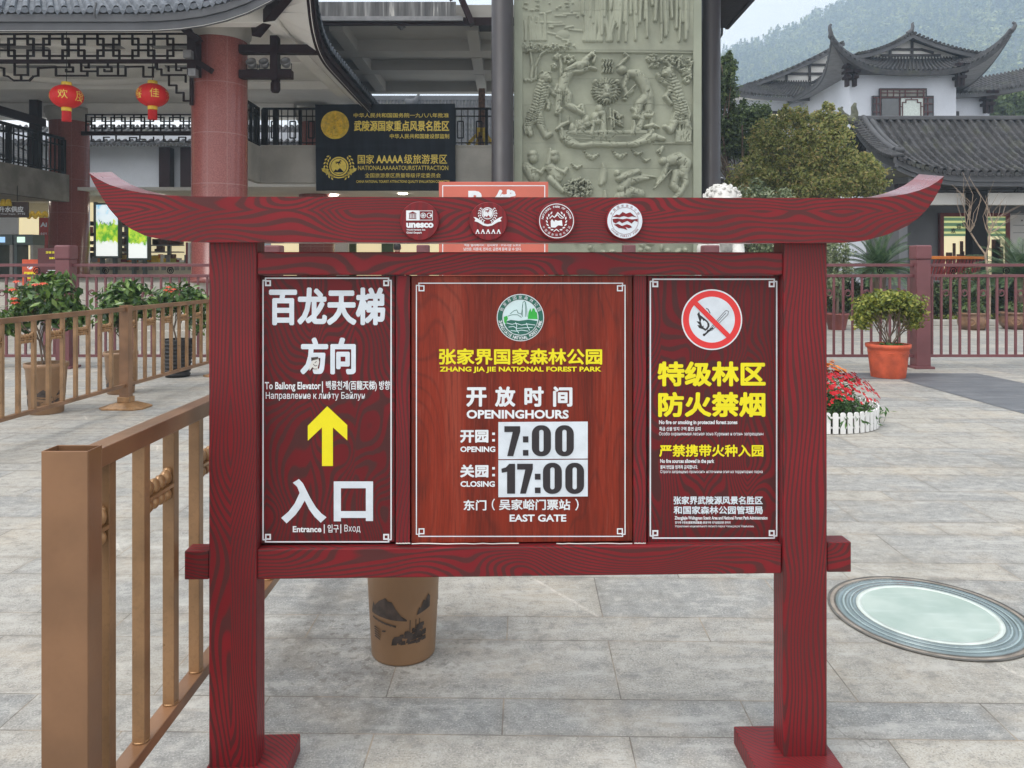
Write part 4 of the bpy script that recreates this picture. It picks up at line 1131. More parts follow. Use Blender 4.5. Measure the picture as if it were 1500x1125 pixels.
def blossoms(name, mat, n, seed, zone, size=.021, hgt=.0):
    rg = np.random.default_rng(seed); vs_ = []; fs_ = []
    while len(fs_) < n * 5:
        a = rg.random() * 2 * pi; rr = sqrt(rg.random()) * .60
        x, y = rr * cos(a), rr * sin(a)
        if not zone(x, y): continue
        z = .12 + .40 * sqrt(max(0, 1 - (rr / .64) ** 2)) + rg.normal() * .018 + hgt
        if z < .16: z += .04 * rg.random() + .03
        nrm = Vector((x * .9, y * .9, .45)).normalized(); t_ = nrm.orthogonal().normalized(); b_ = nrm.cross(t_)
        s = size * (.7 + .6 * rg.random()); c = Vector((x, y, z)) + nrm * .03
        for k in range(5):
            a1 = 2 * pi * k / 5 + rg.random(); p = t_ * cos(a1) + b_ * sin(a1); o_ = nrm.cross(p)
            i0 = len(vs_)
            vs_ += [c, c + p * s * .6 + o_ * s * .45 + nrm * s * .2, c + p * s * 1.1 + nrm * s * .25, c + p * s * .6 - o_ * s * .45 + nrm * s * .2]
            fs_.append((i0, i0 + 1, i0 + 2, i0 + 3))
    return rawmesh(name, np.array([tuple(q) for q in vs_]), np.array(fs_), mat, fb)
orz = lambda x, y: (x - .20) ** 2 * 3.2 + (y - .02) ** 2 * .9 < .05
blossoms('red_blossoms', 'petal_red', 760, 1, lambda x, y: not orz(x, y), .020)
blossoms('orange_blossoms', 'petal_or', 55, 2, orz, .030, .02)

# round glass skylight set in the paving
def skyglass():
    m, t, p = newmat('frosted walk-on glass'); g = G(t)
    v = g.coord('Object'); n = g.noise(v, 4, 4); st = g.noise(g.coord('Object', (2, 12, 1)), 2.0, 4)
    c = g.mix(g.smooth(n, .3, .7), c4((0.30, 0.385, 0.335)), c4((0.42, 0.495, 0.44)))
    c = g.mix(g.math('MULTIPLY', g.smooth(st, .5, .75), .35), c, c4((0.60, 0.66, 0.63)))
    g.l(c, p.inputs['Base Color']); p.inputs['Roughness'].default_value = .28
    p.inputs['Coat Weight'].default_value = .3
    return m
M['skyglass'] = skyglass()
M['glassring_b'] = pmat('blue grey glass edge', (0.165, 0.215, 0.225), 0.2, 0.15, 6, coat=.4)
M['glassring_w'] = pmat('pale glass edge', (0.56, 0.62, 0.58), 0.4, 0.12, 14, bump=.2, bs=60)
M['ringmetal'] = pmat('dirty steel ring', (0.10, 0.095, 0.085), 0.55, .4, 12, bump=.3, bs=60)
M['grout'] = pmat('crumbling grout', (0.27, 0.235, 0.20), .9, .3, 10, bump=.4, bs=60)
sk = thing('glass_skylight', 'round frosted glass skylight set flush in the grey paving', 'skylight', (1.80, 3.31, 0))
def annulus(name, mat, r0, r1, z, z1=None):
    mb = MB(); mb.lathe([(r0, z), (r0, z + .002), (r1, (z1 or z) + .002), (r1, z)], 96); return mb.build(name, mat, sk)
annulus('grout_ring', 'grout', .374, .392, .003); annulus('steel_ring', 'ringmetal', .392, .402, .004)
annulus('steel_ring', 'ringmetal', .368, .374, .004)
rings = [(.340, .368, 'glassring_b', .005), (.330, .340, 'glassring_w', .006), (.310, .330, 'glassring_b', .006), (.303, .310, 'glassring_w', .007), (.284, .303, 'glassring_b', .007), (.262, .284, 'glassring_w', .008)]
M['glassring_m'] = pmat('mid grey glass edge', (0.30, 0.38, 0.39), 0.25, 0.15, 6, coat=.3)
for r0, r1, mt, z in rings: annulus('glass_edge', 'glassring_m' if (mt == 'glassring_w' and r0 > .29) else mt, r0, r1, z)
MB().lathe([(.0005, .010), (.262, .009)], 96).build('glass_disc', 'skyglass', sk)

# salmon route sign on two legs, beyond the notice board
YB = 9.0
rs = thing('route_sign', 'salmon route signboard with white lettering, standing behind the notice board', 'sign', (px2x(723, YB), YB, 0))
mpB = planeY(YB - .012)
def loc(mp, o=None):
    o = o or rs.location
    return lambda px, py, lift=0.0: tuple(Vector(mp(px, py, lift)) - o)
a = W(643, 400, YB); b = W(803, 266.5, YB)
MB().box(a.x - rs.location.x, -.012, a.z - .45, b.x - rs.location.x, .012, b.z).build('panel', 'pink', rs, .004)
for sx in (-.58, .58): MB().box(sx - .03, .0125, 0, sx + .03, .06, b.z - .1).build('leg', 'metalgrey', rs, .003)
for sx in (-.58, .58): MB().box(sx - .05, -.25, 0, sx + .05, .32, .03).build('foot', 'metalgrey', rs, .003)
f = Flat(loc(mpB)); f.line([(648.5, 272), (798, 272), (798, 455), (648.5, 455)], 1.3, .001, True); f.build('border', 'white', rs)
f = Flat(loc(mpB)); f.text('B', 686, 279.5, 708, 306, .05, .001); f.text('线', 725, 277.5, 757, 308, .05, .001)
f.text('백룡 엘리베이터 · 십리화랑 · 수요자문 도보로', 680, 356.8, 763, 361, .02, .001); f.text('남천문, 미혼대, 천자산, 금편계 등에 갈 수 있다.', 679, 362.5, 764, 367.5, .02, .001)
f.build('lettering', 'white', rs)

# ================================================================ BUILDINGS
def lerp(a, b, t): return a + (b - a) * t
def tile_roof(name, mat, parent, eave, ridge, nb, nc, sag=0.3, bh=0.055, ch=0.030, nu=6):
    """curved roof face of barrel tiles: eave(t), ridge(t) give 3D points"""
    NU, NV = nb * nu, nc * 3
    t = np.linspace(0, 1, NU + 1); s = np.linspace(0, 1, NV + 1)
    E = np.array([tuple(eave(x)) for x in t]); R = np.array([tuple(ridge(x)) for x in t])
    P = E[None] * (1 - s)[:, None, None] + R[None] * s[:, None, None]
    P[..., 2] -= (sag * 4 * s * (1 - s))[:, None]
    ph = (t * nb) % 1.0
    prof = bh * np.sqrt(np.maximum(0, 1 - ((ph - 0.5) / 0.30) ** 2)) - 0.02 * (np.abs(ph - 0.5) > 0.3)
    fr = (s * nc) % 1.0
    course = ch * (1 - fr)
    P[..., 2] += prof[None] + course[:, None] * (0.6 + 0.4 * (prof > 0))[None]
    idx = np.arange((NU + 1) * (NV + 1)).reshape(NV + 1, NU + 1)
    q = np.stack([idx[:-1, :-1], idx[:-1, 1:], idx[1:, 1:], idx[1:, :-1]], -1).reshape(-1, 4)
    verts = P.reshape(-1, 3)
    # round tile ends and a drip edge hanging below the eave
    ev, ef = [], []
    n0 = len(verts)
    for i in range(nb):
        tc = (i + 0.5) / nb; c = Vector(eave(tc)); d = (Vector(eave(min(1, tc + .002))) - Vector(eave(max(0, tc - .002))))
        wv = (Vector(eave(1.0)) - Vector(eave(0.0))).length / nb
        d = d.normalized(); out = (c - Vector(ridge(tc))); out.z = 0; out.normalize()
        p = c + out * 0.02
        for r_, off in ((0.31 * wv, Vector((0, 0, bh * 0.30))),):
            k0 = n0 + len(ev)
            ev += [tuple(p + off + (d * cos(2 * pi * k / 8) + Vector((0, 0, 1)) * sin(2 * pi * k / 8) * .8) * r_) for k in range(8)]
            ef += [(k0, k0 + 1, k0 + 2, k0 + 3), (k0, k0 + 3, k0 + 4, k0 + 7), (k0 + 4, k0 + 5, k0 + 6, k0 + 7)]
        k0 = n0 + len(ev); c2 = Vector(eave(min(1, (i + 1.0) / nb))) + out * .015
        ev += [tuple(c2 - d * wv * .24), tuple(c2 - Vector((0, 0, wv * .30))), tuple(c2 + d * wv * .24), tuple(c2 + Vector((0, 0, .02)))]
        ef += [(k0, k0 + 1, k0 + 2, k0 + 3)]
    verts = np.vstack([verts, np.array(ev)]) if ev else verts
    q = np.vstack([q, np.array(ef)])
    return rawmesh(name, verts, q, mat, parent, False)
def strip(mb, pts_a, pts_b, th):
    """curved board between two rails of points, thickness along th"""
    n = len(pts_a); th = Vector(th)
    A = [Vector(p) for p in pts_a]; B = [Vector(p) for p in pts_b]
    vs_ = A + B + [p + th for p in A] + [p + th for p in B]
    fs_ = []
    for i in range(n - 1):
        fs_ += [(i, i + 1, n + i + 1, n + i), (2 * n + i, 3 * n + i, 3 * n + i + 1, 2 * n + i + 1), (i, 2 * n + i, 2 * n + i + 1, i + 1), (n + i, n + i + 1, 3 * n + i + 1, 3 * n + i)]
    fs_ += [(0, n, 3 * n, 2 * n), (n - 1, 3 * n - 1, 4 * n - 1, 2 * n - 1)]
    mb.add(vs_, fs_)
def lattice(parent, Y, paths, wpx, mat='lattice', d=0.05, name='lattice_frieze'):
    mb = MB(); wd = wpx * Y / F
    for pts in paths:
        for (xa, ya), (xb, yb) in zip(pts[:-1], pts[1:]):
            a, b = W(xa, ya, Y), W(xb, yb, Y); e = (b - a).normalized() * wd / 2
            k = random.uniform(-.0015, .0015)
            mb.bar(a - e + Vector((0, k, 0)), b + e + Vector((0, k, 0)), d + k * 2, wd, (0, 1, 0)) if False else mb.bar(a - e, b + e, d + k * 2 + (0.004 if abs(ya - yb) > 1 else 0), wd, (e.z, 0, -e.x) if False else (Vector((0, 1, 0)).cross(b - a)))
    return mb.build(name, mat, parent)

# ---------------------------------------------------------------- entrance hall (left)
hall = thing('entrance_hall', 'open entrance hall with red granite columns, white ceiling and lattice friezes', 'building', (0, 0, 0))
def column(parent, x, y, r, z0, z1, mat='granite'):
    o = MB().lathe([(.001, z0), (r * 1.12, z0), (r * 1.12, z0 + .10), (r, z0 + .14), (r, z1 - .48)], 56).build('column', mat, parent)
    o.location = (x, y, 0)
    c = MB().lathe([(r * .99, z1 - .48), (r * 1.07, z1 - .46), (r * 1.07, z1 - .38), (r * 1.13, z1 - .35), (r * 1.16, z1 - .22), (r * 1.22, z1 - .18), (r * 1.22, z1), (.001, z1)], 56).build('capital', 'concrete_l', o)
    return o
column(hall, -7.09, 18.55, .645, PZ, 7.46)
column(hall, -16.15, 27.9, .66, PZ, 7.30)
column(hall, -7.2, 28.2, .64, PZ, 7.30)
column(hall, -27.0, 18.55, .645, PZ, 7.46)
# ceiling with recessed slots, perimeter beams
MB().box(-34, 17.2, 7.50, -5.35, 31.0, 7.70).build('ceiling', 'plaster', hall)
mb = MB()
for y in (19.0, 20.6, 22.6, 24.8):
    for i in range(9):
        x = -25 + i * 2.05 + (0.9 if y in (20.6, 24.8) else 0)
        mb.box(x, y, 7.484, x + 1.25, y + .26, 7.502)
mb.build('ceiling_slot', 'metalgrey', hall)
def beamline(a, b, wd, ht, mat='plaster', name='ceiling_beam'): return MB().bar(a, b, wd, ht).build(name, mat, hall, 0.02)
beamline((-34, 17.45, 7.27), (-5.32, 17.45, 7.27), .35, .44)
beamline((-5.5, 17.64, 7.265), (-5.5, 30.9, 7.265), .34, .42)
beamline((-34, 27.9, 7.26), (-7.9, 27.9, 7.26), .4, .46)
for y in (21.4, 24.6): beamline((-33.8, y, 7.36), (-5.68, y, 7.36), .3, .27)
mb = MB(); c = Vector((-13.2, 22.2, 7.44)); mb.tube([(c.x + 2.9 * cos(2 * pi * i / 48), c.y + 2.2 * sin(2 * pi * i / 48), c.z) for i in range(49)], .11, 8, False); mb.build('ceiling_cove', 'plaster', hall)
mb = MB(); mb.tube([(c.x + 2.72 * cos(a), c.y + 2.02 * sin(a), c.z + .02) for a in [pi * (.93 + .16 * i / 10) for i in range(11)]], .05, 8); mb.build('cove_lamp', 'covelit', hall)
# eaves: front edge and side edge meet in an upswept corner
XC, YC = -4.05, 15.55
def up(d, A=1.15, L=4.2, p=3): return A * max(0.0, 1 - d / L) ** p
EZ = 6.86
def eave_front(t):
    x = lerp(-33.0, XC, t); d = XC - x
    return Vector((x, 16.0 - .45 * max(0, 1 - d / 4) ** 2, EZ + up(d)))
def eave_side(t):
    y = lerp(YC, 36.0, t); d = y - YC
    return Vector((-4.52 + .47 * max(0, 1 - d / 4) ** 2, y, EZ + up(d)))
tile_roof('roof_tiles', 'tileblue', hall, lambda t: eave_front(t) + Vector((0, 0, .02)), lambda t: Vector((lerp(-33, -9.5, t), 23.0, 11.2)), 106, 14, .15, .075, .05)
tile_roof('roof_tiles', 'tileblue', hall, lambda t: eave_side(t) + Vector((.04, 0, .04)), lambda t: Vector((-9.5, lerp(23.0, 36, t), 11.2)), 75, 10, .15, .11, .05)
N = 60
fa = [eave_front(i / N) for i in range(N + 1)]; sa = [eave_side(i / N) for i in range(N + 1)]
mb = MB(); strip(mb, [p + Vector((0, .02, -.03)) for p in fa], [p + Vector((0, .02, -.19)) for p in fa], (0, .10, 0)); mb.build('fascia', 'fascia', hall)
mb = MB(); strip(mb, [p + Vector((0, .06, -.20)) for p in fa], [p + Vector((0, .06, -.36)) for p in fa], (0, .12, 0)); mb.build('fascia', 'fascia', hall)
mb = MB(); strip(mb, [p + Vector((0, .07, -.371)) for p in fa], [Vector((min(p.x, -5.9), 17.27, 7.10 + .35 * up(XC - p.x, 1, 4.2, 2))) for p in fa], (0, 0, .02)); mb.build('soffit', 'plaster', hall)
mb = MB(); strip(mb, [p + Vector((-.02, 0, -.04)) for p in sa], [p + Vector((-.02, 0, -.17)) for p in sa], (-.10, 0, 0)); strip(mb, [p + Vector((-.07, 0, -.18)) for p in sa], [p + Vector((-.07, 0, -.31)) for p in sa], (-.10, 0, 0)); mb.build('fascia', 'timber', hall)
mb = MB(); strip(mb, [p + Vector((-.09, 0, -.32)) for p in sa], [Vector((-5.32, max(p.y, 17.2), 7.08 + .35 * up(p.y - YC, 1, 4.2, 2))) for p in sa], (0, 0, .02)); mb.build('soffit', 'plaster', hall)
mb = MB(); mb.bar((-4.35, 15.9, 7.62), (-6.0, 17.9, 7.05), .22, .30); mb.build('corner_beam', 'timber', hall, .02)
# gutter pipe and hooks under the front eave
mb = MB(); mb.tube([W(141, 4, 15.9), W(138, 20, 15.85), W(140, 27, 15.9)], .02, 6); mb.build('down_wire', 'fascia', hall)
# front lattice frieze
YL = 18.0
def unit(x0, paths):
    k = 1 / 7.5
    for pts in ([(95, 425), (370, 425), (370, 615), (95, 615), (95, 425)], [(305, 378), (305, 490), (545, 490), (545, 378)], [(305, 660), (305, 553), (545, 553), (545, 660)]):
        paths.append([(x0 + x * k, y * k) for x, y in pts])
paths = []
for i in range(-4, 5): unit(i * 51.2 - 0.2, paths)
paths = [[(min(x, 281), y) for x, y in p] for p in paths]
paths.append([(-220, 50.2), (281, 49.6)])
lattice(hall, YL, paths, 2.3)
a, b = W(-220, 90.6, YL), W(279, 89.8, YL)
MB().bar(a, b, .10, .085).build('lattice_beam', 'timber', hall, .01)
pend = [[(-8, 98), (6, 100), (6, 111), (12, 112), (20, 118), (43, 118), (49, 112), (56, 111), (56, 100), (82, 98.5)], [(21.5, 93), (21.5, 110), (41, 110), (41, 93)], [(31, 110), (31, 118)],
        [(82, 111), (82, 98.5), (107, 98.5), (107, 105), (97, 105), (97, 102)], [(82, 111), (128, 111), (128, 104.5), (119, 104.5), (119, 93)], [(130, 93), (130, 99), (125, 99)], [(101.5, 93), (101.5, 98.5)],
        [(128, 104.5), (143, 104.5)], [(143, 111), (143, 98.5), (163.5, 98.5), (163.5, 104.5), (153, 104.5), (153, 102)], [(143, 111), (184, 111), (184, 98), (210, 97.5), (210, 112.5), (224, 112.5)], [(158, 93), (158, 98.5)], [(173, 93), (173, 111)],
        [(218, 99), (228, 99), (228, 93)], [(224, 112.5), (224, 100)], [(230, 93), (230, 101.5), (236.5, 101.5), (236.5, 110), (272, 110), (272, 120)], [(247, 98), (247, 104)], [(258, 93), (258, 103), (265.5, 103), (265.5, 100), (278, 100)],
        [(247.5, 112), (247.5, 125), (258.5, 125), (258.5, 136), (269, 136), (269, 148), (280, 148)]]
lattice(hall, YL, pend, 2.0, name='lattice_pendant')
MB().bar(W(280.5, 40, YL), W(280.5, 154, YL), .07, .07, (0, 1, 0)).build('lattice_post', 'timber', hall)
# rear lattice frieze
YR = 27.6
paths = []
for i in range(-1, 6):
    x0 = 127 + i * 28.6
    k = 28.6 / 384; yy = lambda v: 168 + (v - 375) * (24.5 / 290)
    for pts in ([(95, 425), (370, 425), (370, 615), (95, 615), (95, 425)], [(305, 378), (305, 490), (545, 490), (545, 378)], [(305, 660), (305, 553), (545, 553), (545, 660)]):
        paths.append([(min(max(x0 + x * k, 126), 292), yy(y)) for x, y in pts])
paths.append([(126, 168), (292, 168)])
lattice(hall, YR, paths, 1.5)
MB().bar(W(120, 195.5, YR), W(300, 195.5, YR), .12, .14).build('lattice_beam', 'timber', hall)
lattice(hall, YR, [[(134, 199), (134, 207), (152, 207), (152, 201), (160, 201)], [(170, 199), (170, 206.5), (190, 206.5), (190, 201.5), (200, 201.5), (200, 207), (225, 207), (225, 201)], [(205, 199), (205, 204), (212, 204)], [(240, 199), (240, 207), (262, 207), (262, 201), (272, 201), (272, 208), (282, 208)]], 1.5, name='lattice_pendant')
# timber brackets beside the front column
YB_ = 18.3
def tbar(p, q, wpx, d=.22, y=YB_, nm='bracket_beam'):
    a, b = W(p[0], p[1], y), W(q[0], q[1], y)
    return MB().bar(a, b, d, wpx * y / F, Vector((0, 1, 0)).cross(b - a)).build(nm, 'timber', hall, .01)
tbar((352, 73), (466, 73), 12.5); tbar((352, 109.5), (428.5, 109.5), 12); tbar((403, 54), (403, 118.5), 11, .26)
mb = MB(); c = W(403.5, 127, YB_); mb.lathe([(.001, .15), (.085, .14), (.12, .08), (.12, -.08), (.085, -.14), (.001, -.15)], 8, c, sharp=True); mb.build('pendant_knob', 'timber', hall)
tbar((284.5, 52), (284.5, 112), 14, .3, 17.75, 'bracket_post'); tbar((254, 27), (292, 62), 10, .2, 17.6); tbar((288, 90), (310, 104), 8, .2, 17.7)
for (px, py) in ((283, 107), (276, 80)):
    c = W(px, py, 17.5); MB().box(c.x - .09, c.y - .09, c.z - .09, c.x + .09, c.y + .09, c.z + .09).build('junction_box', 'metalgrey', hall, .01)
# rear courtyard wall, small tiled eave, dark posts
MB().box(-30, 36.6, 3.9, -8.4, 37.0, 8.0).build('courtyard_wall', 'plaster_blue', hall)
tile_roof('roof_tiles', 'tile', hall, lambda t: Vector((lerp(-32, -7.8, t), 35.6, 7.25)), lambda t: Vector((lerp(-32, -7.8, t), 38.4, 8.6)), 78, 6, .15, .07, .05)
for px in (244, 275): MB().box(px2x(px, 36.2) - .25, 35.95, 3.9, px2x(px, 36.2) + .25, 36.45, 7.2).build('courtyard_post', 'timber', hall)
# side gallery on the left: parapet, railing
mb = MB(); strip(mb, [(-16.35, 16.0, 4.82), (-15.75, 27.2, 4.82)], [(-16.35, 16.0, 3.86), (-15.75, 27.2, 3.86)], (-.25, 0, 0)); mb.build('gallery_parapet', 'concrete', hall)
mb = MB(); strip(mb, [(-16.61, 16.0, 4.1), (-16.01, 27.2, 4.1)], [(-30, 16.0, 4.1), (-30, 27.2, 4.1)], (0, 0, -.22)); mb.build('gallery_slab', 'concrete_l', hall)
def railrun(parent, p, q, z0, h, n, frames=True, mat='blackrail', thick=.05):
    p = Vector((*p, 0)); q = Vector((*q, 0)); up_ = Vector((0, 0, 1))
    at = lambda t, z: p.lerp(q, t) + up_ * (z0 + z)
    MB().bar(at(0, h), at(1, h), thick * 1.5, thick * 1.3).build('handrail', mat, parent)
    mb = MB(); 
    for z in (.10, h * .80): mb.bar(at(0, z), at(1, z), thick * .7, thick * .7)
    for i in range(n + 1): mb.bar(at(i / n, .02), at(i / n, h - .03), thick * (1.9 if i % 6 == 0 else .55), thick * (1.9 if i % 6 == 0 else .55), (0, 1, 0))
    if frames:
        for i in range(1, n, 3):
            if i + 1.6 < n:
                a, b = (i + .35) / n, (i + 1.25) / n
                for z in (.26, h * .66): mb.bar(at(a, z), at(b, z), thick * .8, thick * .8)
                for t in (a, b): mb.bar(at(t, .26), at(t, h * .66), thick * .8, thick * .8, (0, 1, 0))
    return mb.build('railing_bars', mat, parent)
railrun(hall, (-16.45, 16.2), (-15.85, 27.0), 4.82, 1.25, 48, False, thick=.07)
for y in (20.5, 23.6, 26.4): MB().box(-16.6, y - .12, 4.83, -16.3, y + .12, 7.3).build('gallery_post', 'timber', hall)
mb = MB(); mb.bar((-16.42, 20.6, 6.5), (-16.1, 26.3, 6.5), .16, .26); mb.build('gallery_beam', 'timber', hall)
tile_roof('roof_tiles', 'tile', hall, lambda t: Vector((-20.5, lerp(36, 18, t), 6.0)), lambda t: Vector((-24, lerp(36, 18, t), 7.6)), 50, 6, .1, .07, .05)
# ticket shop wall under the gallery, with lit windows
sx0, sx1 = -30.0, -10.9
MB().box(sx0, 33.0, PZ, sx1, 33.2, 4.6).build('shop_back_wall', 'cream', hall)
MB().box(sx0, 27.5, 4.30, sx1, 33.0, 4.42).build('shop_ceiling', 'plaster', hall)
def wpanel(name, mat, px0, py0, px1, py1, Y, th=.05, par=hall):
    a, b = W(px0, py1, Y), W(px1, py0, Y)
    return MB().box(a.x, Y, a.z, b.x, Y + th, b.z).build(name, mat, par)
for px0, py0, px1, py1 in ((146, 300, 186, 384), (205, 315, 246, 384), (128, 296, 137, 384), (250, 330, 281, 384)):
    wpanel('lit_window', 'warmlit', px0, py0, px1, py1, 32.6)
wpanel('lit_window', 'warmlit', 28, 318, 58, 400, 32.4); wpanel('window_shade', 'plaster_blue', -40, 318, 27, 408, 32.3)
for px in (139, 184, 247, 283): wpanel('window_post', 'greenframe', px - 2.2, 292, px + 2.2, 404, 32.3, .15)
wpanel('shop_counter', 'cream', 126, 384, 284, 409, 30.2, .6)
mb = MB()
rg2 = random.Random(4)
for i in range(16):
    x = 130 + i * 9.6; a = W(x, 391, 30.1); mb.box(a.x, 30.14, a.z - .13, a.x + .19 * rg2.uniform(.5, 1), 30.198, a.z + .03 * rg2.random())
mb.build('counter_drawers', 'concrete', hall)
mb = MB()
for i in range(46):                                  # goods on the shelves behind the glass
    x = rg2.choice([rg2.uniform(172, 184), rg2.uniform(216, 232), rg2.uniform(129, 136), rg2.uniform(150, 182), rg2.uniform(232, 262)]); y = rg2.choice([330, 345, 358, 368, 379])
    a = W(x, y, 32.1); s = rg2.uniform(.05, .13); mb.box(a.x - s, 32.15, a.z, a.x + s, 32.5, a.z + s * rg2.uniform(1.2, 2.4))
mb.build('shelf_goods', 'rust', hall)
mb = MB()
for y in (330.2, 345.2, 358.2, 368.2):
    a, b = W(170, y, 32.0), W(262, y, 32.0); mb.box(a.x, 32.05, a.z - .05, b.x, 32.55, a.z)
mb.build('shelf', 'metalgrey', hall)
for px, py, Y in ((34, 291, 27.9), (60, 305.5, 30), (232, 300, 29), (180, 296, 30), (10, 300, 30)):
    c = W(px, py, Y); MB().lathe([(.001, 0), (.16, 0), (.16, .03), (.001, .03)], 20, (c.x, Y, 4.262)).build('downlight', 'lamp', hall)

pal_ = ['redpaint', 'whitepaint', 'yellowpaint', 'leaf_yel', 'orange', 'greenframe', 'metalgrey', 'stonewhite']
for k, mt in enumerate(pal_):                         # packaged goods on the counter, one part per colour
    mb = MB()
    for i in range(7):
        px = rg2.uniform(128, 282); a = W(px, 384, 30.35); s = rg2.uniform(.05, .14); h = rg2.uniform(.08, .34); d = rg2.uniform(0, .3)
        mb.box(a.x - s, 30.3 + d, a.z + .001, a.x + s, 30.42 + d, a.z + h)
    mb.build('counter_goods', mt, hall)
wpanel('shop_banner', 'redpaint', 272, 355, 275, 386, 29.9); wpanel('shop_banner', 'whitepaint', 275.2, 355, 279, 386, 29.9); wpanel('shop_banner', 'redpaint', 279.2, 355, 282, 386, 29.9)
wpanel('wall_poster', 'redpaint', 131, 332, 135.5, 346, 32.2); wpanel('light_strip', 'lamp', 129, 349, 130.5, 378, 32.2); wpanel('wall_poster', 'plaster', 22, 352, 27, 372, 32.2); wpanel('wall_poster', 'whitepaint', 46, 352, 54, 371, 32.2)
mb = MB()
for i in range(22): a = W(40 + i * 1.35, 315 + 2.5 * sin(i * .9), 31.0); mb.ball((a.x, 31.0, a.z), (.08, .05, .10), 8, 6)
mb.build('paper_garland', 'yellowpaint', hall)
# advertising light boxes in front of the shop
def posterimg(name, seed):
    m, t, p = newmat(name); g = G(t)
    tc = g.n('ShaderNodeTexCoord'); sep = g.n('ShaderNodeSeparateXYZ'); g.l(tc.outputs['Object'], sep.inputs[0])
    z = sep.outputs[2]; v = g.coord('Object', (2.2, 1, 1.6), (seed, 0, seed)); n = g.noise(v, 2.0, 4); n2 = g.noise(g.coord('Object', (5, 1, 2.2), (seed, 0, 0)), 1.6, 3)
    c = g.mix(g.math('MULTIPLY', g.smooth(n, .45, .65), g.smooth(z, 1.3, 2.1)), c4((.80, .92, .97)), c4((.10, .48, .80)))
    hill = g.math('ADD', g.math('MULTIPLY', n2, 1.0), g.math('MULTIPLY', z, -1.1))
    fg = g.mix(g.smooth(n, .35, .65), c4((.10, .42, .03)), c4((.62, .78, .06)))
    c = g.mix(g.smooth(hill, -1.02, -.86), c, fg)
    c = g.mix(g.smooth(g.math('ADD', g.math('MULTIPLY', n2, .5), g.math('MULTIPLY', z, -1.0)), -.36, -.26), c, c4((.90, .96, .93)))
    g.l(c, p.inputs['Base Color']); g.l(c, p.inputs['Emission Color']); p.inputs['Emission Strength'].default_value = .5
    return m
for k, (px0, py0, px1, py1, lab) in enumerate(((141, 300, 172, 375, 'lit advertising box with a green hill picture, nearer the dark red column'), (188.5, 331, 215, 378, 'lit advertising box with a bright landscape, half under the beam tip'))):
    Y = 29.6; c = W((px0 + px1) / 2, py1, Y)
    t = thing('advertising_box', lab, 'light box', c, 0, 'lit advertising boxes at the shop front')
    py0_ = 301 if k else py0
    wd = (px1 - px0) * Y / F; ht = (py1 - py0_) * Y / F
    MB().box(-wd / 2 - .10, .02, -.08, wd / 2 + .04, .30, ht + .08).build('case', 'greenframe', t, .01)
    MB().box(-wd / 2, -.012, 0, wd / 2, .018, ht).build('screen', posterimg('lit poster picture', 2.0 + k * 5), t)
    for sx in (-wd * .3, wd * .3): MB().box(sx - .05, .05, -(c.z - PZ) , sx + .05, .25, -.081).build('leg', 'greenframe', t)
    mb = MB()
    if k == 0:
        pts = [(-.30, 1.42), (-.24, 1.28), (-.20, 1.36), (-.16, 1.24), (-.08, 1.30), (-.02, 1.2), (.03, 1.30), (.08, 1.22), (.14, 1.34), (.18, 1.18), (.26, 1.28)]
        mb.tube([(x, -.018, z) for x, z in pts], .012, 5); mb.build('brush_lettering', pmat('blue brush ink', (.02, .22, .42), .5), t)
# hanging water-supply sign
ws_ = thing('hanging_sign', 'dark brown hanging sign with white characters at the far left', 'sign', W(0, 306, 24.0))
a, b = W(-46, 318.5, 24.0), W(40.5, 295.5, 24.0); o_ = ws_.location
MB().box(a.x - o_.x, 0, a.z - o_.z, b.x - o_.x, .08, b.z - o_.z).build('panel', pmat('dark brown sign', (.05, .026, .02), .5), ws_, .01)
f = Flat(loc(planeY(24.0), o_)); f.text('升水供应', -2, 302, 34.5, 311, .04, .004); f.text('Boiled Water Supply', -10, 312.5, 23, 314.6, .02, .004); f.text('온수 공급', 26, 311.6, 37, 314.4, .02, .004); f.build('lettering', 'white', ws_)
mb = MB()
for sx in (-30, 25): a = W(sx, 295, 24.03); mb.tube([(a.x - o_.x, .04, a.z - o_.z), (a.x - o_.x, .04, 4.1 - o_.z)], .012, 5)
mb.build('hanger', 'blackrail', ws_)
mb = MB()
for sx in (5, 12.5): a = W(sx, 297, 23.9); mb.lathe([(.001, .12), (.05, .11), (.09, 0), (.10, -.10), (.001, -.10)], 12, (a.x - o_.x, -.10, a.z - o_.z))
mb.build('bell_ornament', 'yellowpaint', ws_)
# walk-through detectors
for k, (px0, px1, lab) in enumerate(((2, 27, 'grey walk-through security gate at the left edge'), (29, 57, 'grey walk-through security gate with a lit green sign'))):
    Y = 25.0; c = W((px0 + px1) / 2, 400, Y); wd = (px1 - px0) * Y / F
    t = thing('security_gate', lab, 'security gate', (c.x, Y, PZ), 0, 'walk-through security gates')
    H = 1.5 + (393 - 344) * Y / F - PZ
    for s in (-1, 1): MB().box(s * wd / 2 - .05 - (.05 if s > 0 else -.05), -.3, 0, s * wd / 2 + .05 - (.05 if s > 0 else -.05), .3, H - .34).build('side_panel', 'greenframe' if s < 0 else 'concrete_l', t, .01)
    MB().box(-wd / 2, -.32, H - .338, wd / 2, .32, H).build('head_unit', 'greenframe', t, .01)
    MB().box(-wd * .3, -.335, H - .26, wd * .1, -.3205, H - .08).build('display', emit('gate display', (.55, .75, .62) if k else (.30, .5, .75), .7), t)
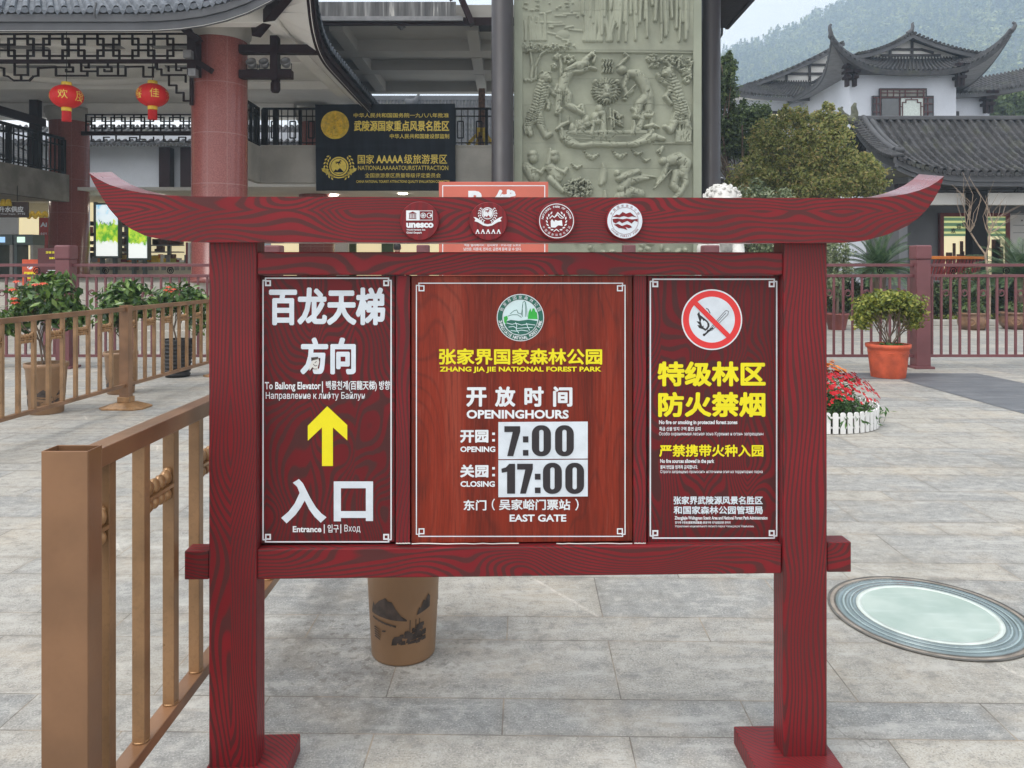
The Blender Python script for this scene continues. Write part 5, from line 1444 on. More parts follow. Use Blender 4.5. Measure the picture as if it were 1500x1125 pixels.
# salmon/red side banner "Ai"
sb = thing('upright_banner', 'narrow red banner with white letters beside the brown pillar', 'banner', W(63, 365, 27.2))
a, b = W(57, 366, 27.2), W(70, 319, 27.2); o_ = sb.location
MB().box(a.x - o_.x, 0, a.z - o_.z - .6, b.x - o_.x, .04, b.z - o_.z).build('panel', pmat('red banner', (.42, .045, .035), .5), sb)
f = Flat(loc(planeY(27.2), o_)); f.text('Ai', 59, 325.5, 69, 332.5, .05, .003); f.text('승강기', 59.5, 340.5, 68.5, 344, .03, .003); f.build('lettering', 'white', sb)
# notice boards behind the left railing
nb_ = thing('fire_warning_board', 'small orange-red fire warning board behind the left railing', 'sign', (px2x(45, 14.2), 14.2, 0))
a, b = W(33, 418, 14.2), W(57, 380, 14.2); o_ = nb_.location
MB().box(a.x - o_.x, -.01, a.z, b.x - o_.x, .01, b.z).build('panel', pmat('orange red board', (.52, .075, .025), .5), nb_)
MB().box(-.03, .0105, 0, .03, .05, b.z - .05).build('post', 'metalgrey', nb_)
f = Flat(loc(planeY(14.19), o_)); f.disc(43.8, 390.5, 4.2, .001, 20); f.build('round_mark', 'white', nb_)
f = Flat(loc(planeY(14.19), o_)); f.line([(41, 393), (47, 388)], 1.2, .003); f.build('round_mark_bar', 'signred', nb_)
f = Flat(loc(planeY(14.19), o_)); f.text('严禁烟火', 35, 398, 53, 403, .05, .001); f.text('禁烟区', 37, 405, 46, 408.5, .05, .001); f.build('lettering', 'yellow', nb_)
nb2 = thing('map_board', 'dark red information board behind the left railing post', 'sign', (px2x(76, 14.0), 14.0, 0))
a, b = W(56, 420, 14.0), W(95, 363.5, 14.0); o_ = nb2.location
MB().box(a.x - o_.x, -.012, a.z, b.x - o_.x, .012, b.z).build('panel', pmat('dark red board', (.07, .012, .014), .4), nb2)
for sx in (-.2, .18): MB().box(sx - .025, .0125, 0, sx + .025, .06, b.z - .05).build('post', 'metalgrey', nb2)
f = Flat(loc(planeY(13.986), o_)); f.text('游客须知', 67, 368, 84, 371.5, .02, .001); f.text('张家界', 72, 376.5, 82, 379.5, .05, .001); f.build('lettering', 'yellow', nb2)
f = Flat(loc(planeY(13.986), o_)); f.line([(70, 396), (83, 396)], .8, .001); f.line([(68, 399), (85, 399)], .6, .001); f.build('ruled_lines', 'white', nb2)

# lanterns and flood lamps
def lantern(label, px, py, Y, chars, yaw):
    c = W(px, py, Y); t = thing('red_lantern', label, 'lantern', c, 0, 'red lanterns under the hall ceiling')
    rx, rz = 22.5 * Y / F, 17.2 * Y / F
    n = 64
    def rib(q):
        a = atan2(q.y, q.x); k = 1 - .025 * abs(sin(a * 12)); return Vector((q.x * k, q.y * k, q.z))
    MB().ball((0, 0, 0), (rx, rx, rz), 96, 16, rib).build('globe', 'lanternred', t)
    MB().lathe([(.001, rz + .07), (rx * .30, rz + .06), (rx * .32, rz - .03), (.001, rz - .04)], 24).build('cap', 'gold_md', t)
    MB().lathe([(.001, -rz + .03), (rx * .31, -rz + .02), (rx * .30, -rz - .07), (.001, -rz - .07)], 24).build('cap', 'gold_md', t)
    mb = MB()
    for k in range(26):
        a = 2 * pi * k / 26; r = rx * .25
        mb.tube([(r * cos(a), r * sin(a), -rz - .07), (r * 1.02 * cos(a), r * 1.02 * sin(a), -rz - .20), (r * 1.03 * cos(a + .05), r * 1.03 * sin(a + .05), -rz - .30)], .011, 4)
    mb.build('tassel', 'lanternred', t)
    MB().tube([(0, 0, rz + .06), (0, 0, 7.2 - c.z)], .008, 5).build('cord', 'blackrail', t)
    for ch, ya, s in chars:
        vs_, fs_ = text_mesh(ch, .03, 3); ax = min(v[0] for v in vs_); bx = max(v[0] for v in vs_); ay = min(v[1] for v in vs_); by = max(v[1] for v in vs_)
        out = []
        for x, y in vs_:
            u = (x - (ax + bx) / 2) / (bx - ax) * s; v = (y - (ay + by) / 2) / (by - ay) * s
            a = radians(ya) + u / rx; zz = max(-.95, min(.95, v / rz)); cr = sqrt(1 - zz * zz) * 1.006
            out.append((rx * cr * sin(a), -rx * cr * cos(a), v))
        mb = MB(); mb.add(out, fs_); mb.build('lettering', 'gold_txt', t)
    return t
lantern('red lantern lettered 欢, the left one under the hall ceiling', 97.5, 141.5, 17.6, [('欢', 17, .21), ('度', 82, .25), ('节', -62, .25)], 0)
lantern('red lantern lettered 佳, the right one next to the granite column', 223.5, 139.5, 18.2, [('佳', 32, .21), ('春', -34, .25), ('节', 98, .25)], 0)
for px, py, lab in ((369, 94, 'dark flood lamp next to the granite column'), (387.5, 94, 'dark flood lamp left of the hanging bracket post'), (419, 93, 'dark flood lamp at the outer end of the bracket beam')):
    c = W(px, py, 18.25); t = thing('flood_lamp', lab, 'lamp', (c.x, c.y, W(px, 103.5, 18.3).z), 0, 'flood lamps on the timber bracket')
    z = c.z - t.location.z
    mb = MB(); mb.lathe([(.001, -.09), (.07, -.085), (.105, -.03), (.115, .05), (.12, .09), (.10, .09), (.09, .06), (.001, .05)], 24)
    mt = Matrix.Rotation(radians(58), 4, 'X') @ Matrix.Rotation(radians(0), 4, 'Z'); mb.v = [tuple(mt @ Vector(q) + Vector((0, 0, z))) for q in mb.v]; mb.build('lamp_head', 'metalgrey', t)
    mb = MB(); mb.tube([(-.13, 0, z), (-.13, 0, .02), (.13, 0, .02), (.13, 0, z)], .012, 6); mb.build('yoke', 'blackrail', t)

# ---------------------------------------------------------------- tall central gate tower: slab, columns, balcony
tower = thing('gate_tower', 'tall gate tower with dark round columns, grey coffered slab and railed balcony', 'building', (0, 0, 0))
def pole(x, y, r): 
    o = MB().lathe([(.001, 0), (r * 1.25, 0), (r * 1.25, PZ + .15), (r, PZ + .2), (r, 13.5), (.001, 13.5)], 40).build('column', 'polegrey', tower); o.location = (x, y, 0)
pole(px2x(736, 18.7), 18.7, .268); pole(px2x(1041.5, 19.5), 19.5, .238)
pole(px2x(736, 18.7), 27.5, .268)
zs = 8.53
MB().box(-8.5, 22.0, zs + .30, 5.7, 30.4, zs + .55).build('slab', 'soffit', tower)
for y0, y1, d in ((22.0, 22.35, .22), (24.5, 25.3, .36), (26.9, 27.5, .36), (30.0, 30.399, .40)):
    MB().box(-8.499, y0 + .001, zs + .30 - d, 5.699, y1, zs + .299).build('slab_beam', 'soffit', tower)
for x0, x1 in ((-5.35, -4.95), (-1.35, -1.0)):
    for y0, y1 in ((22.351, 24.499), (25.301, 26.899), (27.501, 29.999)):
        MB().box(x0, y0, zs - .08, x1, y1, zs + .299).build('slab_beam', 'soffit', tower)
c = W(588, 47, 23.2); mb = MB(); mb.lathe([(.001, .0), (.13, 0), (.13, -.03), (.06, -.05), (.05, -.10), (.001, -.11)], 20, (c.x, 23.2, zs + .299)); mb.build('ceiling_lamp', 'metalgrey', tower)
MB().box(-8.5, 21.90, zs - .06, 5.7, 21.998, zs + .16).build('edge_beam', 'timber', tower)
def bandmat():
    m, t, p = newmat('plastic sheeting with painted daylight'); g = G(t)
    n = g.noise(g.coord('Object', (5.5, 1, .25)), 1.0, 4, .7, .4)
    c = g.ramp(n, [(.35, (.035, .034, .036)), (.52, (.10, .098, .095)), (.60, (.20, .20, .20)), (.66, (.52, .50, .46)), (.75, (.13, .13, .13))])  # pale ramp stops paint reflected daylight into the colour
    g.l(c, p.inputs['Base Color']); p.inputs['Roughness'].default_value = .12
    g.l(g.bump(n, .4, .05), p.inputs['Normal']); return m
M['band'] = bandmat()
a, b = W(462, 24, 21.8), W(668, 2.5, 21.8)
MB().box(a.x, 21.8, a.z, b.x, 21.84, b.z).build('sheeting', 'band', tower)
MB().box(a.x, 21.76, a.z - .13, b.x + .2, 21.86, a.z - .005).build('edge_trim', 'metalgrey', tower)
mb = MB(); mb.bar(W(668, -20, 21.7), W(692, 36, 21.7), .16, .30, (0, 1, 0)); mb.bar(W(650, -20, 22.4), W(662, 0, 22.4), .12, .12, (0, 1, 0)); mb.build('brace', 'timber', tower)
a, b = W(681, 31, 22.5), W(722, 9, 22.5); MB().box(a.x, 22.5, a.z, b.x, 23.5, b.z).build('recess_shade', 'blackrail', tower)  # solid black box standing in for the shade of a recess
# dark eave of the tower on the right side
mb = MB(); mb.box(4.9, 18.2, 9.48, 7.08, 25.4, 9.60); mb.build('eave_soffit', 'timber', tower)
MB().box(7.085, 18.0, 9.44, 7.20, 25.42, 9.78).build('fascia', 'timber', tower)
mb = MB(); mb.tube([(7.0, 25.47, 9.6), (7.0, 25.5, 9.3), (6.85, 25.55, 9.05), (6.75, 25.55, 8.95)], .04, 6); mb.build('down_pipe', 'blackrail', tower)
# balcony
MB().box(-8.2, 25.0, 4.30, 1.2, 25.30, 5.47).build('balcony_parapet', 'concrete_l', tower)
MB().box(-8.42, 22.6, 4.30, -8.205, 25.3, 5.47).build('balcony_parapet', 'concrete_l', tower)
MB().box(-10.4, 25.301, 4.20, 1.2, 33.5, 4.45).build('balcony_slab', 'plaster', tower)
MB().box(-10.4, 33.0, PZ, 3.0, 33.19, 4.199).build('lobby_wall', 'warmlit', tower)  # wall given its own glow in place of lamplight falling on it
MB().box(-8.2, 24.96, 5.471, 1.2, 25.34, 5.52).build('coping', 'concrete_l', tower)
railrun(tower, (-8.18, 25.12), (1.0, 25.12), 5.52, 1.22, 45)
railrun(tower, (-8.31, 22.8), (-8.31, 25.1), 5.47, 1.27, 9, False)
for px in (376, 388, 404):
    x = px2x(px, 25.1); MB().box(x - .08, 25.03, 5.521, x + .08, 25.19, 6.74).build('rail_post', 'blackrail', tower)
for px, py, Y in ((446, 271, 29.5), (489, 286.5, 28.0), (590, 281, 27.5), (601, 288, 26.0), (468, 281, 28.2)):
    c = W(px, py, Y); MB().lathe([(.001, 0), (.16, 0), (.16, .03), (.001, .03)], 20, (c.x, Y, 4.165)).build('downlight', 'lamp', tower)
for x in (-7.2, -5.6, -3.0, -1.5): MB().box(x, 32.80, PZ, x + .5, 32.98, 3.4).build('lobby_panel', 'leaf_cyc', tower)
MB().box(px2x(466, 31), 31, PZ, px2x(506, 31), 31.2, 4.19).build('lobby_pillar', 'orange', tower)
MB().box(-8.0, 30.8, PZ, -6.6, 31.0, 2.6).build('lobby_cabinet', 'plaster', tower)

rp = thing('rusty_stand', 'rusty upright post on a yellow splayed base, standing on the tower balcony', 'stand', (px2x(705, 26), 26.0, 4.45))
zb = rp.location.z
a = W(705, 214, 26).z - zb; b_ = W(705, 130, 26).z - zb
MB().bar((0, 0, a * .4), (.02, 0, b_), .22, .22, (0, 1, 0)).build('post', 'rust', rp, .03)
mb = MB()
for k in range(4):
    ang = k * pi / 2 + .4; mb.bar((0, 0, a + .55), (.5 * cos(ang), .5 * sin(ang), a + .02), .12, .10)
mb.box(-.16, -.16, a + .45, .16, .16, a + .6); mb.box(-.03, -.03, 0, .03, .03, a * .5); mb.build('base', 'yellowpaint', rp)
# roof seen far behind, through the gap
bh_ = thing('far_roof_building', 'distant grey tiled roof with a curled ridge horn, seen through the tower gap', 'building', (0, 0, 0))
YF2 = 62.0
p0, p1 = W(520, 222, YF2 - 6), W(790, 222, YF2 - 6); q0, q1 = W(520, 145, YF2), W(790, 145, YF2)
tile_roof('roof_tiles', 'tile', bh_, lambda t: p0.lerp(p1, t), lambda t: q0.lerp(q1, t), 54, 10, .5, .10, .08)
MB().bar(q0 + Vector((0, 0, .05)), q1 + Vector((0, 0, .05)), .4, .35).build('ridge', 'fascia', bh_)
MB().box(p0.x, YF2 - 4.0, 0, p1.x, YF2 - 3.6, p0.z - .3).build('wall', 'plaster_blue', bh_)
mb = MB(); mb.tube([W(x, y, YF2 - .5) for x, y in ((595, 152), (604, 151), (610, 147), (612.5, 141), (613.5, 136))], [.42, .34, .24, .16, .05], 8); mb.build('ridge_horn', 'fascia', bh_)

# ---------------------------------------------------------------- navy banner
bn = thing('wall_banner', 'navy banner with gold emblems and gold lettering, hung on the balcony parapet', 'banner', W(566, 278, 24.75))
o_ = bn.location
def bgrid(u, v):
    q = W(lerp(461.5 + 1.5 * v, 666.5 + 1.0 * v, u), lerp(153 - 1.2 * u, 279.5, v), 24.75)
    return (q.x - o_.x, .012 * sin(u * 17 + v * 3) * v + (.02 if abs(v - .505) < .012 else 0), q.z - o_.z)
mb = MB(); mb.grid(bgrid, 60, 40); mb.build('cloth', 'banner', bn)
mpb = loc(planeY(24.72), o_)
f = Flat(mpb)
f.text('中华人民共和国国务院一九八八年批准', 518, 165.5, 657.5, 172.3, .015); f.text('武陵源国家重点风景名胜区', 518.5, 176.5, 658, 192.2, .028); f.text('中华人民共和国建设部监制', 571, 196, 658, 203, .015)
f.text('国家', 524, 226.5, 548, 240, .012); f.text('AAAAA', 551, 227.5, 590.5, 239, .03); f.text('级旅游景区', 592, 226, 655, 240, .012)
f.text('NATIONALAAAAATOURISTATTRACTION', 524.5, 242.7, 656.5, 249.2, .0); f.text('全国旅游景区质量等级评定委员会', 534.5, 253.5, 645.5, 260.3, .0); f.text('CHINA NATIONAL TOURIST ATTRACTIONS QUALITY EVALUATION COMMITTEE', 522, 264, 658.5, 268.5, .005)
f.build('lettering', 'gold_txt', bn)
# embossed round emblem
def emb(u, v):
    a = 2 * pi * u; r = 20.6 * v
    q = W(491.2 + r * cos(a), 183.5 + r * sin(a), 24.72)
    x, y = r * cos(a), r * sin(a)
    h = .035 + .02 * (1 if 16.2 < r < 17.2 or r > 19.2 else 0) + (.07 * mnoise.noise(Vector((x * .30, y * .30, 3.3))) + .05 * mnoise.noise(Vector((x * .7, y * .7, 7.3))) if r < 15.5 else .006 * sin(a * 40) * (1 if r < 19 else 0))
    return (q.x - o_.x, -.03 - h, q.z - o_.z)
mb = MB(); mb.grid(emb, 96, 34); mb.build('round_emblem', 'gold_md', bn)
f = Flat(mpb); f.disc(496.4, 243.8, 14.2, .0, 40); laurel(f, 496.4, 243, 18.6, .0, 8, 1.0)
f.poly([(471, 246.5), (475.5, 246), (480, 249), (483, 254), (490, 258.5), (496, 259.6), (503, 258.5), (509, 254), (513, 249), (518, 246), (522.5, 246.5), (521.5, 250), (517, 253), (511, 256), (504, 260), (496, 261.3), (488, 260), (481, 256), (476, 253), (472, 250.5)], .0)
f.build('laurel_emblem', 'gold_txt', bn)
f = Flat(mpb); f.ring(496.4, 243.8, 11.3, 12.1, .012); horse(f, 496, 238.5, 4.6, .012); f.poly([(488, 252.5), (492, 248), (494, 250), (498, 246), (502, 250), (504, 252.5)], .012); f.build('emblem_drawing', 'banner', bn)

# ---------------------------------------------------------------- carved stone wall
YW = 19.0
rw = thing('carved_wall', 'tall pale green stone wall carved with tigers, dancers, trees and flames', 'carved wall', (px2x(890, YW), YW, 0))
o_ = rw.location
wx0, wx1 = W(753, 0, YW).x - o_.x, W(1027, 0, YW).x - o_.x
MB().box(wx0, .09, 0, wx1, .9, 12.5).build('wall', 'relief_flat', rw)
for xa, xb in ((753, 765.3), (1014.8, 1027)):
    MB().box(W(xa, 0, YW).x - o_.x, -.06, 0, W(xb, 0, YW).x - o_.x, .089, 12.4).build('frame_strip', 'relief_flat', rw, .012)
def carve():
    X0, X1, Y0, Y1, st = 765.0, 1015.0, -60.0, 420.0, 0.62
    nx, ny = int((X1 - X0) / st) + 1, int((Y1 - Y0) / st) + 1
    gx = X0 + np.arange(nx) * st; gy = Y0 + np.arange(ny) * st
    H = np.zeros((ny, nx))
    def win(xa, xb, ya, yb):
        i0, i1 = max(0, int((xa - X0) / st)), min(nx, int((xb - X0) / st) + 2); j0, j1 = max(0, int((ya - Y0) / st)), min(ny, int((yb - Y0) / st) + 2)
        return i0, i1, j0, j1
    def stroke(pts, r, h, mode='max', base=0.0, flat=1.0):
        rr = r if isinstance(r, (list, tuple)) else [r] * len(pts)
        if len(rr) == 2 and len(pts) > 2: rr = list(np.linspace(rr[0], rr[1], len(pts)))
        for (a, b, ra, rb) in zip(pts[:-1], pts[1:], rr[:-1], rr[1:]):
            R_ = max(ra, rb)
            i0, i1, j0, j1 = win(min(a[0], b[0]) - R_, max(a[0], b[0]) + R_, min(a[1], b[1]) - R_, max(a[1], b[1]) + R_)
            if i1 <= i0 or j1 <= j0: continue
            x = gx[None, i0:i1]; y = gy[j0:j1, None]
            dx, dy = b[0] - a[0], b[1] - a[1]; L = dx * dx + dy * dy + 1e-9
            t = np.clip(((x - a[0]) * dx + (y - a[1]) * dy) / L, 0, 1)
            d = np.sqrt((x - a[0] - t * dx) ** 2 + (y - a[1] - t * dy) ** 2) / (ra + (rb - ra) * t)
            p = h * np.maximum(0, 1 - d ** 2) ** (.5 * flat)
            if mode == 'max': H[j0:j1, i0:i1] = np.maximum(H[j0:j1, i0:i1], p + np.where(p > 0, base, 0))
            elif mode == 'add': H[j0:j1, i0:i1] += p
            else: H[j0:j1, i0:i1] -= p * (H[j0:j1, i0:i1] > .004)
    def blob(cx, cy, rx, ry, h, ang=0.0, mode='max'):
        R_ = max(rx, ry); i0, i1, j0, j1 = win(cx - R_, cx + R_, cy - R_, cy + R_)
        x = gx[None, i0:i1] - cx; y = gy[j0:j1, None] - cy; ca, sa = cos(ang), sin(ang)
        d = ((x * ca + y * sa) / rx) ** 2 + ((-x * sa + y * ca) / ry) ** 2
        p = h * np.maximum(0, 1 - d) ** .5
        if mode == 'max': H[j0:j1, i0:i1] = np.maximum(H[j0:j1, i0:i1], p)
        elif mode == 'add': H[j0:j1, i0:i1] += p
        else: H[j0:j1, i0:i1] -= p
    U = .035
    rng = random.Random(2)
    # --- upper panel: rock pillars hanging down, waterfall folds
    i0, i1, j0, j1 = win(765, 1015, -60, 75); H[j0:j1, i0:i1] = .03
    for k in range(46):
        x = rng.uniform(850, 1013); y0 = -60; y1 = rng.uniform(8, 62) if x > 905 else rng.uniform(-10, 60)
        stroke([(x, y0), (x + rng.uniform(-2, 2), (y0 + y1) / 2), (x + rng.uniform(-3, 3), y1)], [rng.uniform(3, 5), rng.uniform(1.6, 3)], .05 * rng.uniform(.6, 1.2), base=.03)
    for k in range(16):
        x = rng.uniform(856, 905); stroke([(x - rng.uniform(-4, 6), -40), (x, 20), (x + rng.uniform(-12, 8), 60)], [2, 3.4], .03, base=.03)
    for k in range(26):
        x = rng.uniform(768, 800); stroke([(x, rng.uniform(20, 40)), (x + rng.uniform(-2, 2), 60)], 1.4, .02, base=.03)
    for k in range(60):
        x = rng.uniform(766, 870); y = rng.uniform(-40, 20) + (0 if x < 830 else 6); blob(x, y, rng.uniform(2, 5), rng.uniform(1.5, 2.6), .055)
    for k in range(14):
        x = rng.uniform(775, 850); y = rng.uniform(20, 62); stroke([(x, y), (x + rng.uniform(8, 22), y + rng.uniform(-4, 4))], 2.6, .045)
    blob(807, 41, 6, 2, .06); blob(825, 52, 12, 9, .05)
    # ledges between the panels
    stroke([(765, 75.5), (1015, 77.5)], 1.6, .03); stroke([(966, 63), (1015, 66)], 1.4, .03); stroke([(958, 210), (1013, 210)], 1.5, .035)
    def tree(tr, cl, n, s):
        stroke(tr, [3.6, 2.2], .05)
        for (cx, cy, rx, ry) in cl:
            for k in range(n):
                a = rng.random() * 2 * pi; q = sqrt(rng.random()); blob(cx + rx * q * cos(a), cy + ry * q * sin(a), s * rng.uniform(.7, 1.3), s * rng.uniform(.5, .8), rng.uniform(.045, .085), rng.random() * 3)
    tree([(778, 118), (780, 98), (777, 78)], [(776, 70, 12, 6)], 26, 3); stroke([(770, 118), (782, 117)], [3, 2], .05)
    stroke([(785, 116), (785, 96), (792, 80), (806, 72)], [2.6, 2], .05)
    tree([(822, 122), (822, 96), (818, 80)], [(800, 70, 18, 6), (828, 70, 16, 7), (816, 84, 6, 4), (834, 88, 8, 6), (812, 98, 3, 4)], 22, 3)
    tree([(984, 102), (976, 90), (960, 88)], [(958, 90, 12, 9), (984, 88, 16, 6), (1002, 96, 12, 14), (1006, 112, 6, 10)], 34, 3.2)
    # --- tigers at both sides
    def tiger(body, head, legs, tail, sgn):
        stroke(body, [9, 12, 10, 11, 8][:len(body)], .085)
        for lg, r in legs: stroke(lg, r, .075)
        blob(*head, 9.5, 8.5, .11); blob(head[0] - sgn * 5, head[1] - 7, 3, 2.6, .11); blob(head[0] + sgn * 5, head[1] - 6, 3, 2.6, .11)
        blob(head[0] + sgn * 5.5, head[1] + 3, 4.4, 3.6, .125)
        stroke(tail, [2.6, 2], .06)
        for k in range(15):
            t = k / 14; i = t * (len(body) - 1); a = int(min(i, len(body) - 2)); u = i - a
            x = body[a][0] + (body[a + 1][0] - body[a][0]) * u; y = body[a][1] + (body[a + 1][1] - body[a][1]) * u
            stroke([(x - 9, y - 1.5), (x - 2, y + 2), (x + 8, y - 1.5)], .8, .022, 'sub')
        for lg, r in legs:
            for k in range(1, 5):
                a, b = lg[0], lg[1]; x = a[0] + (b[0] - a[0]) * k / 5; y = a[1] + (b[1] - a[1]) * k / 5; stroke([(x - 5, y), (x + 5, y + 1)], .7, .018, 'sub')
    tiger([(796, 122), (793, 138), (790, 152), (783, 166), (779, 176)], (799, 114), [([(802, 128), (812, 138), (816, 126)], [5, 4, 3.4]), ([(796, 140), (804, 152), (803, 160)], [4.5, 3.4, 3]), ([(778, 174), (774, 188), (777, 197)], [8, 6, 4.5]), ([(788, 168), (793, 186), (800, 200), (806, 197)], [8, 6, 5, 4])], [(776, 172), (768, 186), (770, 196)], 1)
    tiger([(982, 114), (988, 130), (994, 148), (998, 162), (997, 176)], (978, 107), [([(976, 122), (966, 116), (963, 110)], [5, 4, 3.4]), ([(982, 134), (974, 142), (982, 152)], [4.5, 3.6, 3.2]), ([(994, 168), (988, 178), (982, 192), (974, 186)], [8, 6, 5, 3.6]), ([(1001, 168), (1004, 178), (1006, 185)], [8, 5, 4])], [(1004, 150), (1010, 168), (1006, 182), (1012, 190)], -1)
    for k in range(26): x = rng.uniform(988, 1012); stroke([(x, 208), (x + rng.uniform(-5, 5), rng.uniform(178, 194))], [2, 1], .05)
    # --- dancer on the left with a jar, drummer on the right
    stroke([(824, 130), (827, 118), (834, 107)], [8, 8, 7], .085); stroke([(835, 106), (850, 106), (864, 100), (872, 102)], [4.4, 3.6, 3.2, 3], .08); stroke([(830, 104), (844, 96), (858, 94)], [4, 5, 6], .09)
    stroke([(850, 100), (858, 88), (866, 80), (872, 84), (869, 92)], [5.5, 5, 3, 2.5, 3], .085); stroke([(868, 80), (871, 76)], [2, 1.4], .07); blob(848, 98, 7, 6, .10)
    stroke([(824, 130), (832, 140), (832, 154), (846, 162), (852, 166)], [8, 7, 6, 5, 4], .08); stroke([(820, 132), (818, 152), (816, 166), (822, 160)], [6, 5, 4, 3], .075); stroke([(846, 160), (852, 156), (855, 168)], [4, 4, 3], .075)
    for k in range(5): stroke([(818 + k * 3, 136), (817 + k * 3.3, 156)], .8, .02, 'sub')
    for k in range(3): stroke([(828, 104 + k * 3), (842, 99 + k * 3)], .6, .014, 'sub')
    stroke([(922, 108), (934, 110), (944, 124), (950, 142)], [6, 8, 9, 8], .09); blob(911, 103, 7.5, 7, .10); stroke([(906, 98), (914, 90), (920, 84), (915, 80)], [3, 3.4, 2.6, 2], .08)
    stroke([(918, 112), (914, 128), (918, 140), (926, 134)], [4.5, 4, 3.6, 3], .08); stroke([(914, 142), (930, 126)], 1.5, .09); blob(915, 146, 4, 2.4, .08)
    stroke([(948, 142), (936, 152), (934, 162), (930, 170)], [8, 7, 6, 5], .08); stroke([(950, 146), (950, 164)], [8, 6], .07); stroke([(944, 170), (954, 170)], [4, 4], .075); stroke([(926, 160), (936, 172)], [3, 4], .075)
    for k in range(3): stroke([(930 + k * 4, 106), (932 + k * 4, 114)], .7, .015, 'sub')
    for k in range(4): stroke([(927 + k * 6, 154), (944 + k * 3, 154)], .5, .01, 'sub')
    # --- tiger face and wavy sign
    blob(888, 134, 20, 18, .05); blob(888, 134, 15, 14, .085); blob(872, 121, 4, 5, .09); blob(904, 121, 4, 5, .09)
    blob(882, 129, 3, 1.8, .125); blob(894, 129, 3, 1.8, .125); blob(888, 141, 6, 5, .12); stroke([(886, 132), (888, 138), (890, 132)], 1.5, .12); blob(888, 148, 5, 3, .11)
    for k in range(26):
        a = 2 * pi * k / 26; stroke([(888 + 13 * cos(a), 134 + 12 * sin(a)), (888 + 21 * cos(a + .12), 134 + 19 * sin(a + .12))], [2.6, 1.0], .075)
    for sg in (-1, 1): blob(888 + sg * 7, 129, 3.4, 2.2, .022, 0, 'sub'); blob(888 + sg * 6.5, 129, 1.5, 1.2, .12)
    stroke([(880, 147), (888, 144), (896, 147)], .9, .03, 'sub')
    for sg in (-1, 1):
        for k in range(6): stroke([(888 + sg * 6, 126 + k * 4.6), (888 + sg * 16, 122 + k * 5.6)], .75, .022, 'sub')
        for k in range(3): stroke([(888 + sg * 2, 120 + k * 2.2), (888 + sg * 8, 119 + k * 2.2)], .5, .02, 'sub')
    for k in range(4):
        x = 883 + k * 4.4; stroke([(x, 87), (x + 1.6, 91), (x - .6, 96), (x + 1.6, 101), (x - .4, 107)], 1.3, .06)
    # --- boat with stage, figures and rocks
    stroke([(822, 190), (824, 202), (834, 211), (852, 214), (870, 211), (890, 212), (910, 212), (932, 211), (946, 206), (955, 192)], [4, 5, 5, 5, 5, 5, 5, 5, 5, 4], .075)
    i0, i1, j0, j1 = win(826, 952, 192, 210); H[j0:j1, i0:i1] = np.maximum(H[j0:j1, i0:i1], .05)
    for k in range(7): stroke([(830 + k * 3, 197 + k * 2), (880, 196 + k * 2.2), (945 - k * 3, 197 + k * 1.8)], .7, .02, 'sub')
    stroke([(815, 190), (823, 184), (832, 180)], [2, 4, 3], .08); stroke([(945, 186), (956, 184), (964, 187)], [3, 4, 2], .08)
    stroke([(820, 186), (820, 150)], 2, .04); stroke([(832, 180), (832, 172)], 2, .04); stroke([(884, 166), (884, 198)], [4, 6], .05); stroke([(893, 160), (896, 190)], [2, 2], .07)
    for x, y in ((838, 188), (850, 182), (858, 176), (872, 172), (878, 160)): blob(x, y, 6, 8, .075); blob(x + 2, y + 6, 7, 5, .07)
    for k in range(9): stroke([(rng.uniform(894, 912), rng.uniform(160, 182)), (rng.uniform(892, 914), rng.uniform(166, 190))], 1.8, .08)
    for x in (842, 866, 926): stroke([(x, 196), (x + 3, 186), (x + 2, 178)], [4, 3, 2], .07)
    stroke([(934, 190), (940, 176), (942, 166)], [6, 5, 4], .06); stroke([(952, 190), (956, 166)], [4, 3], .05)
    # --- lower panel: two musicians, bush, flames, hunters
    def flame(cx, cy, s, h=.06):
        for dx, dy, r in ((0, 0, 5), (4, -2, 4), (-4, -2, 4), (-7, -5, 2.4), (8, -4, 2.2), (-10, -8, 1.5)): blob(cx + dx * s, cy + dy * s, r * s, r * .75 * s, h)
    flame(867, 231, 1.1); flame(908, 230, 1.1); flame(934, 226, .8); stroke([(883, 240), (885, 252), (883, 264), (880, 270)], [1.5, 5, 6, 3], .055); flame(946, 236, .7); stroke([(963, 222), (970, 216), (966, 226)], [2, 3, 2], .06); flame(845, 246, .8)
    stroke([(946, 206), (958, 200), (972, 204)], [5, 6, 3], .075); stroke([(886, 280), (888, 300)], [2, 5], .05)
    for hx, hy, bx, by in ((781, 232, 778, 252), (812, 232, 812, 252)):
        blob(hx, hy, 7.5, 8, .10); blob(hx - 1, hy - 6, 7.5, 6, .11); stroke([(bx - 6, by - 6), (bx, by), (bx + 4, by + 6)], [8, 10, 10], .085); stroke([(bx + 2, by - 4), (bx + 14, by + 2), (bx + 18, by - 4)], [4, 3.6, 3], .10)
    stroke([(803, 240), (806, 228), (806, 220)], [5, 5, 3], .08); stroke([(806, 262), (816, 272), (824, 280)], [6, 5, 4], .08)
    for k in range(150):
        a = rng.random() * 2 * pi; q = sqrt(rng.random()); blob(848 + 22 * q * cos(a), 276 + 14 * q * sin(a) - 4 * (1 - q), 2.6, 1.9, rng.uniform(.06, .11), rng.random() * 3)
    blob(904, 254, 4.5, 5, .09); stroke([(906, 262), (922, 256), (934, 252)], [5, 6, 5], .085); stroke([(912, 276), (920, 266), (936, 262), (948, 262)], [8, 8, 6, 3], .08); stroke([(908, 290), (924, 280), (938, 284)], [8, 8, 7], .085); stroke([(940, 258), (960, 260)], [3, 1.4], .07)
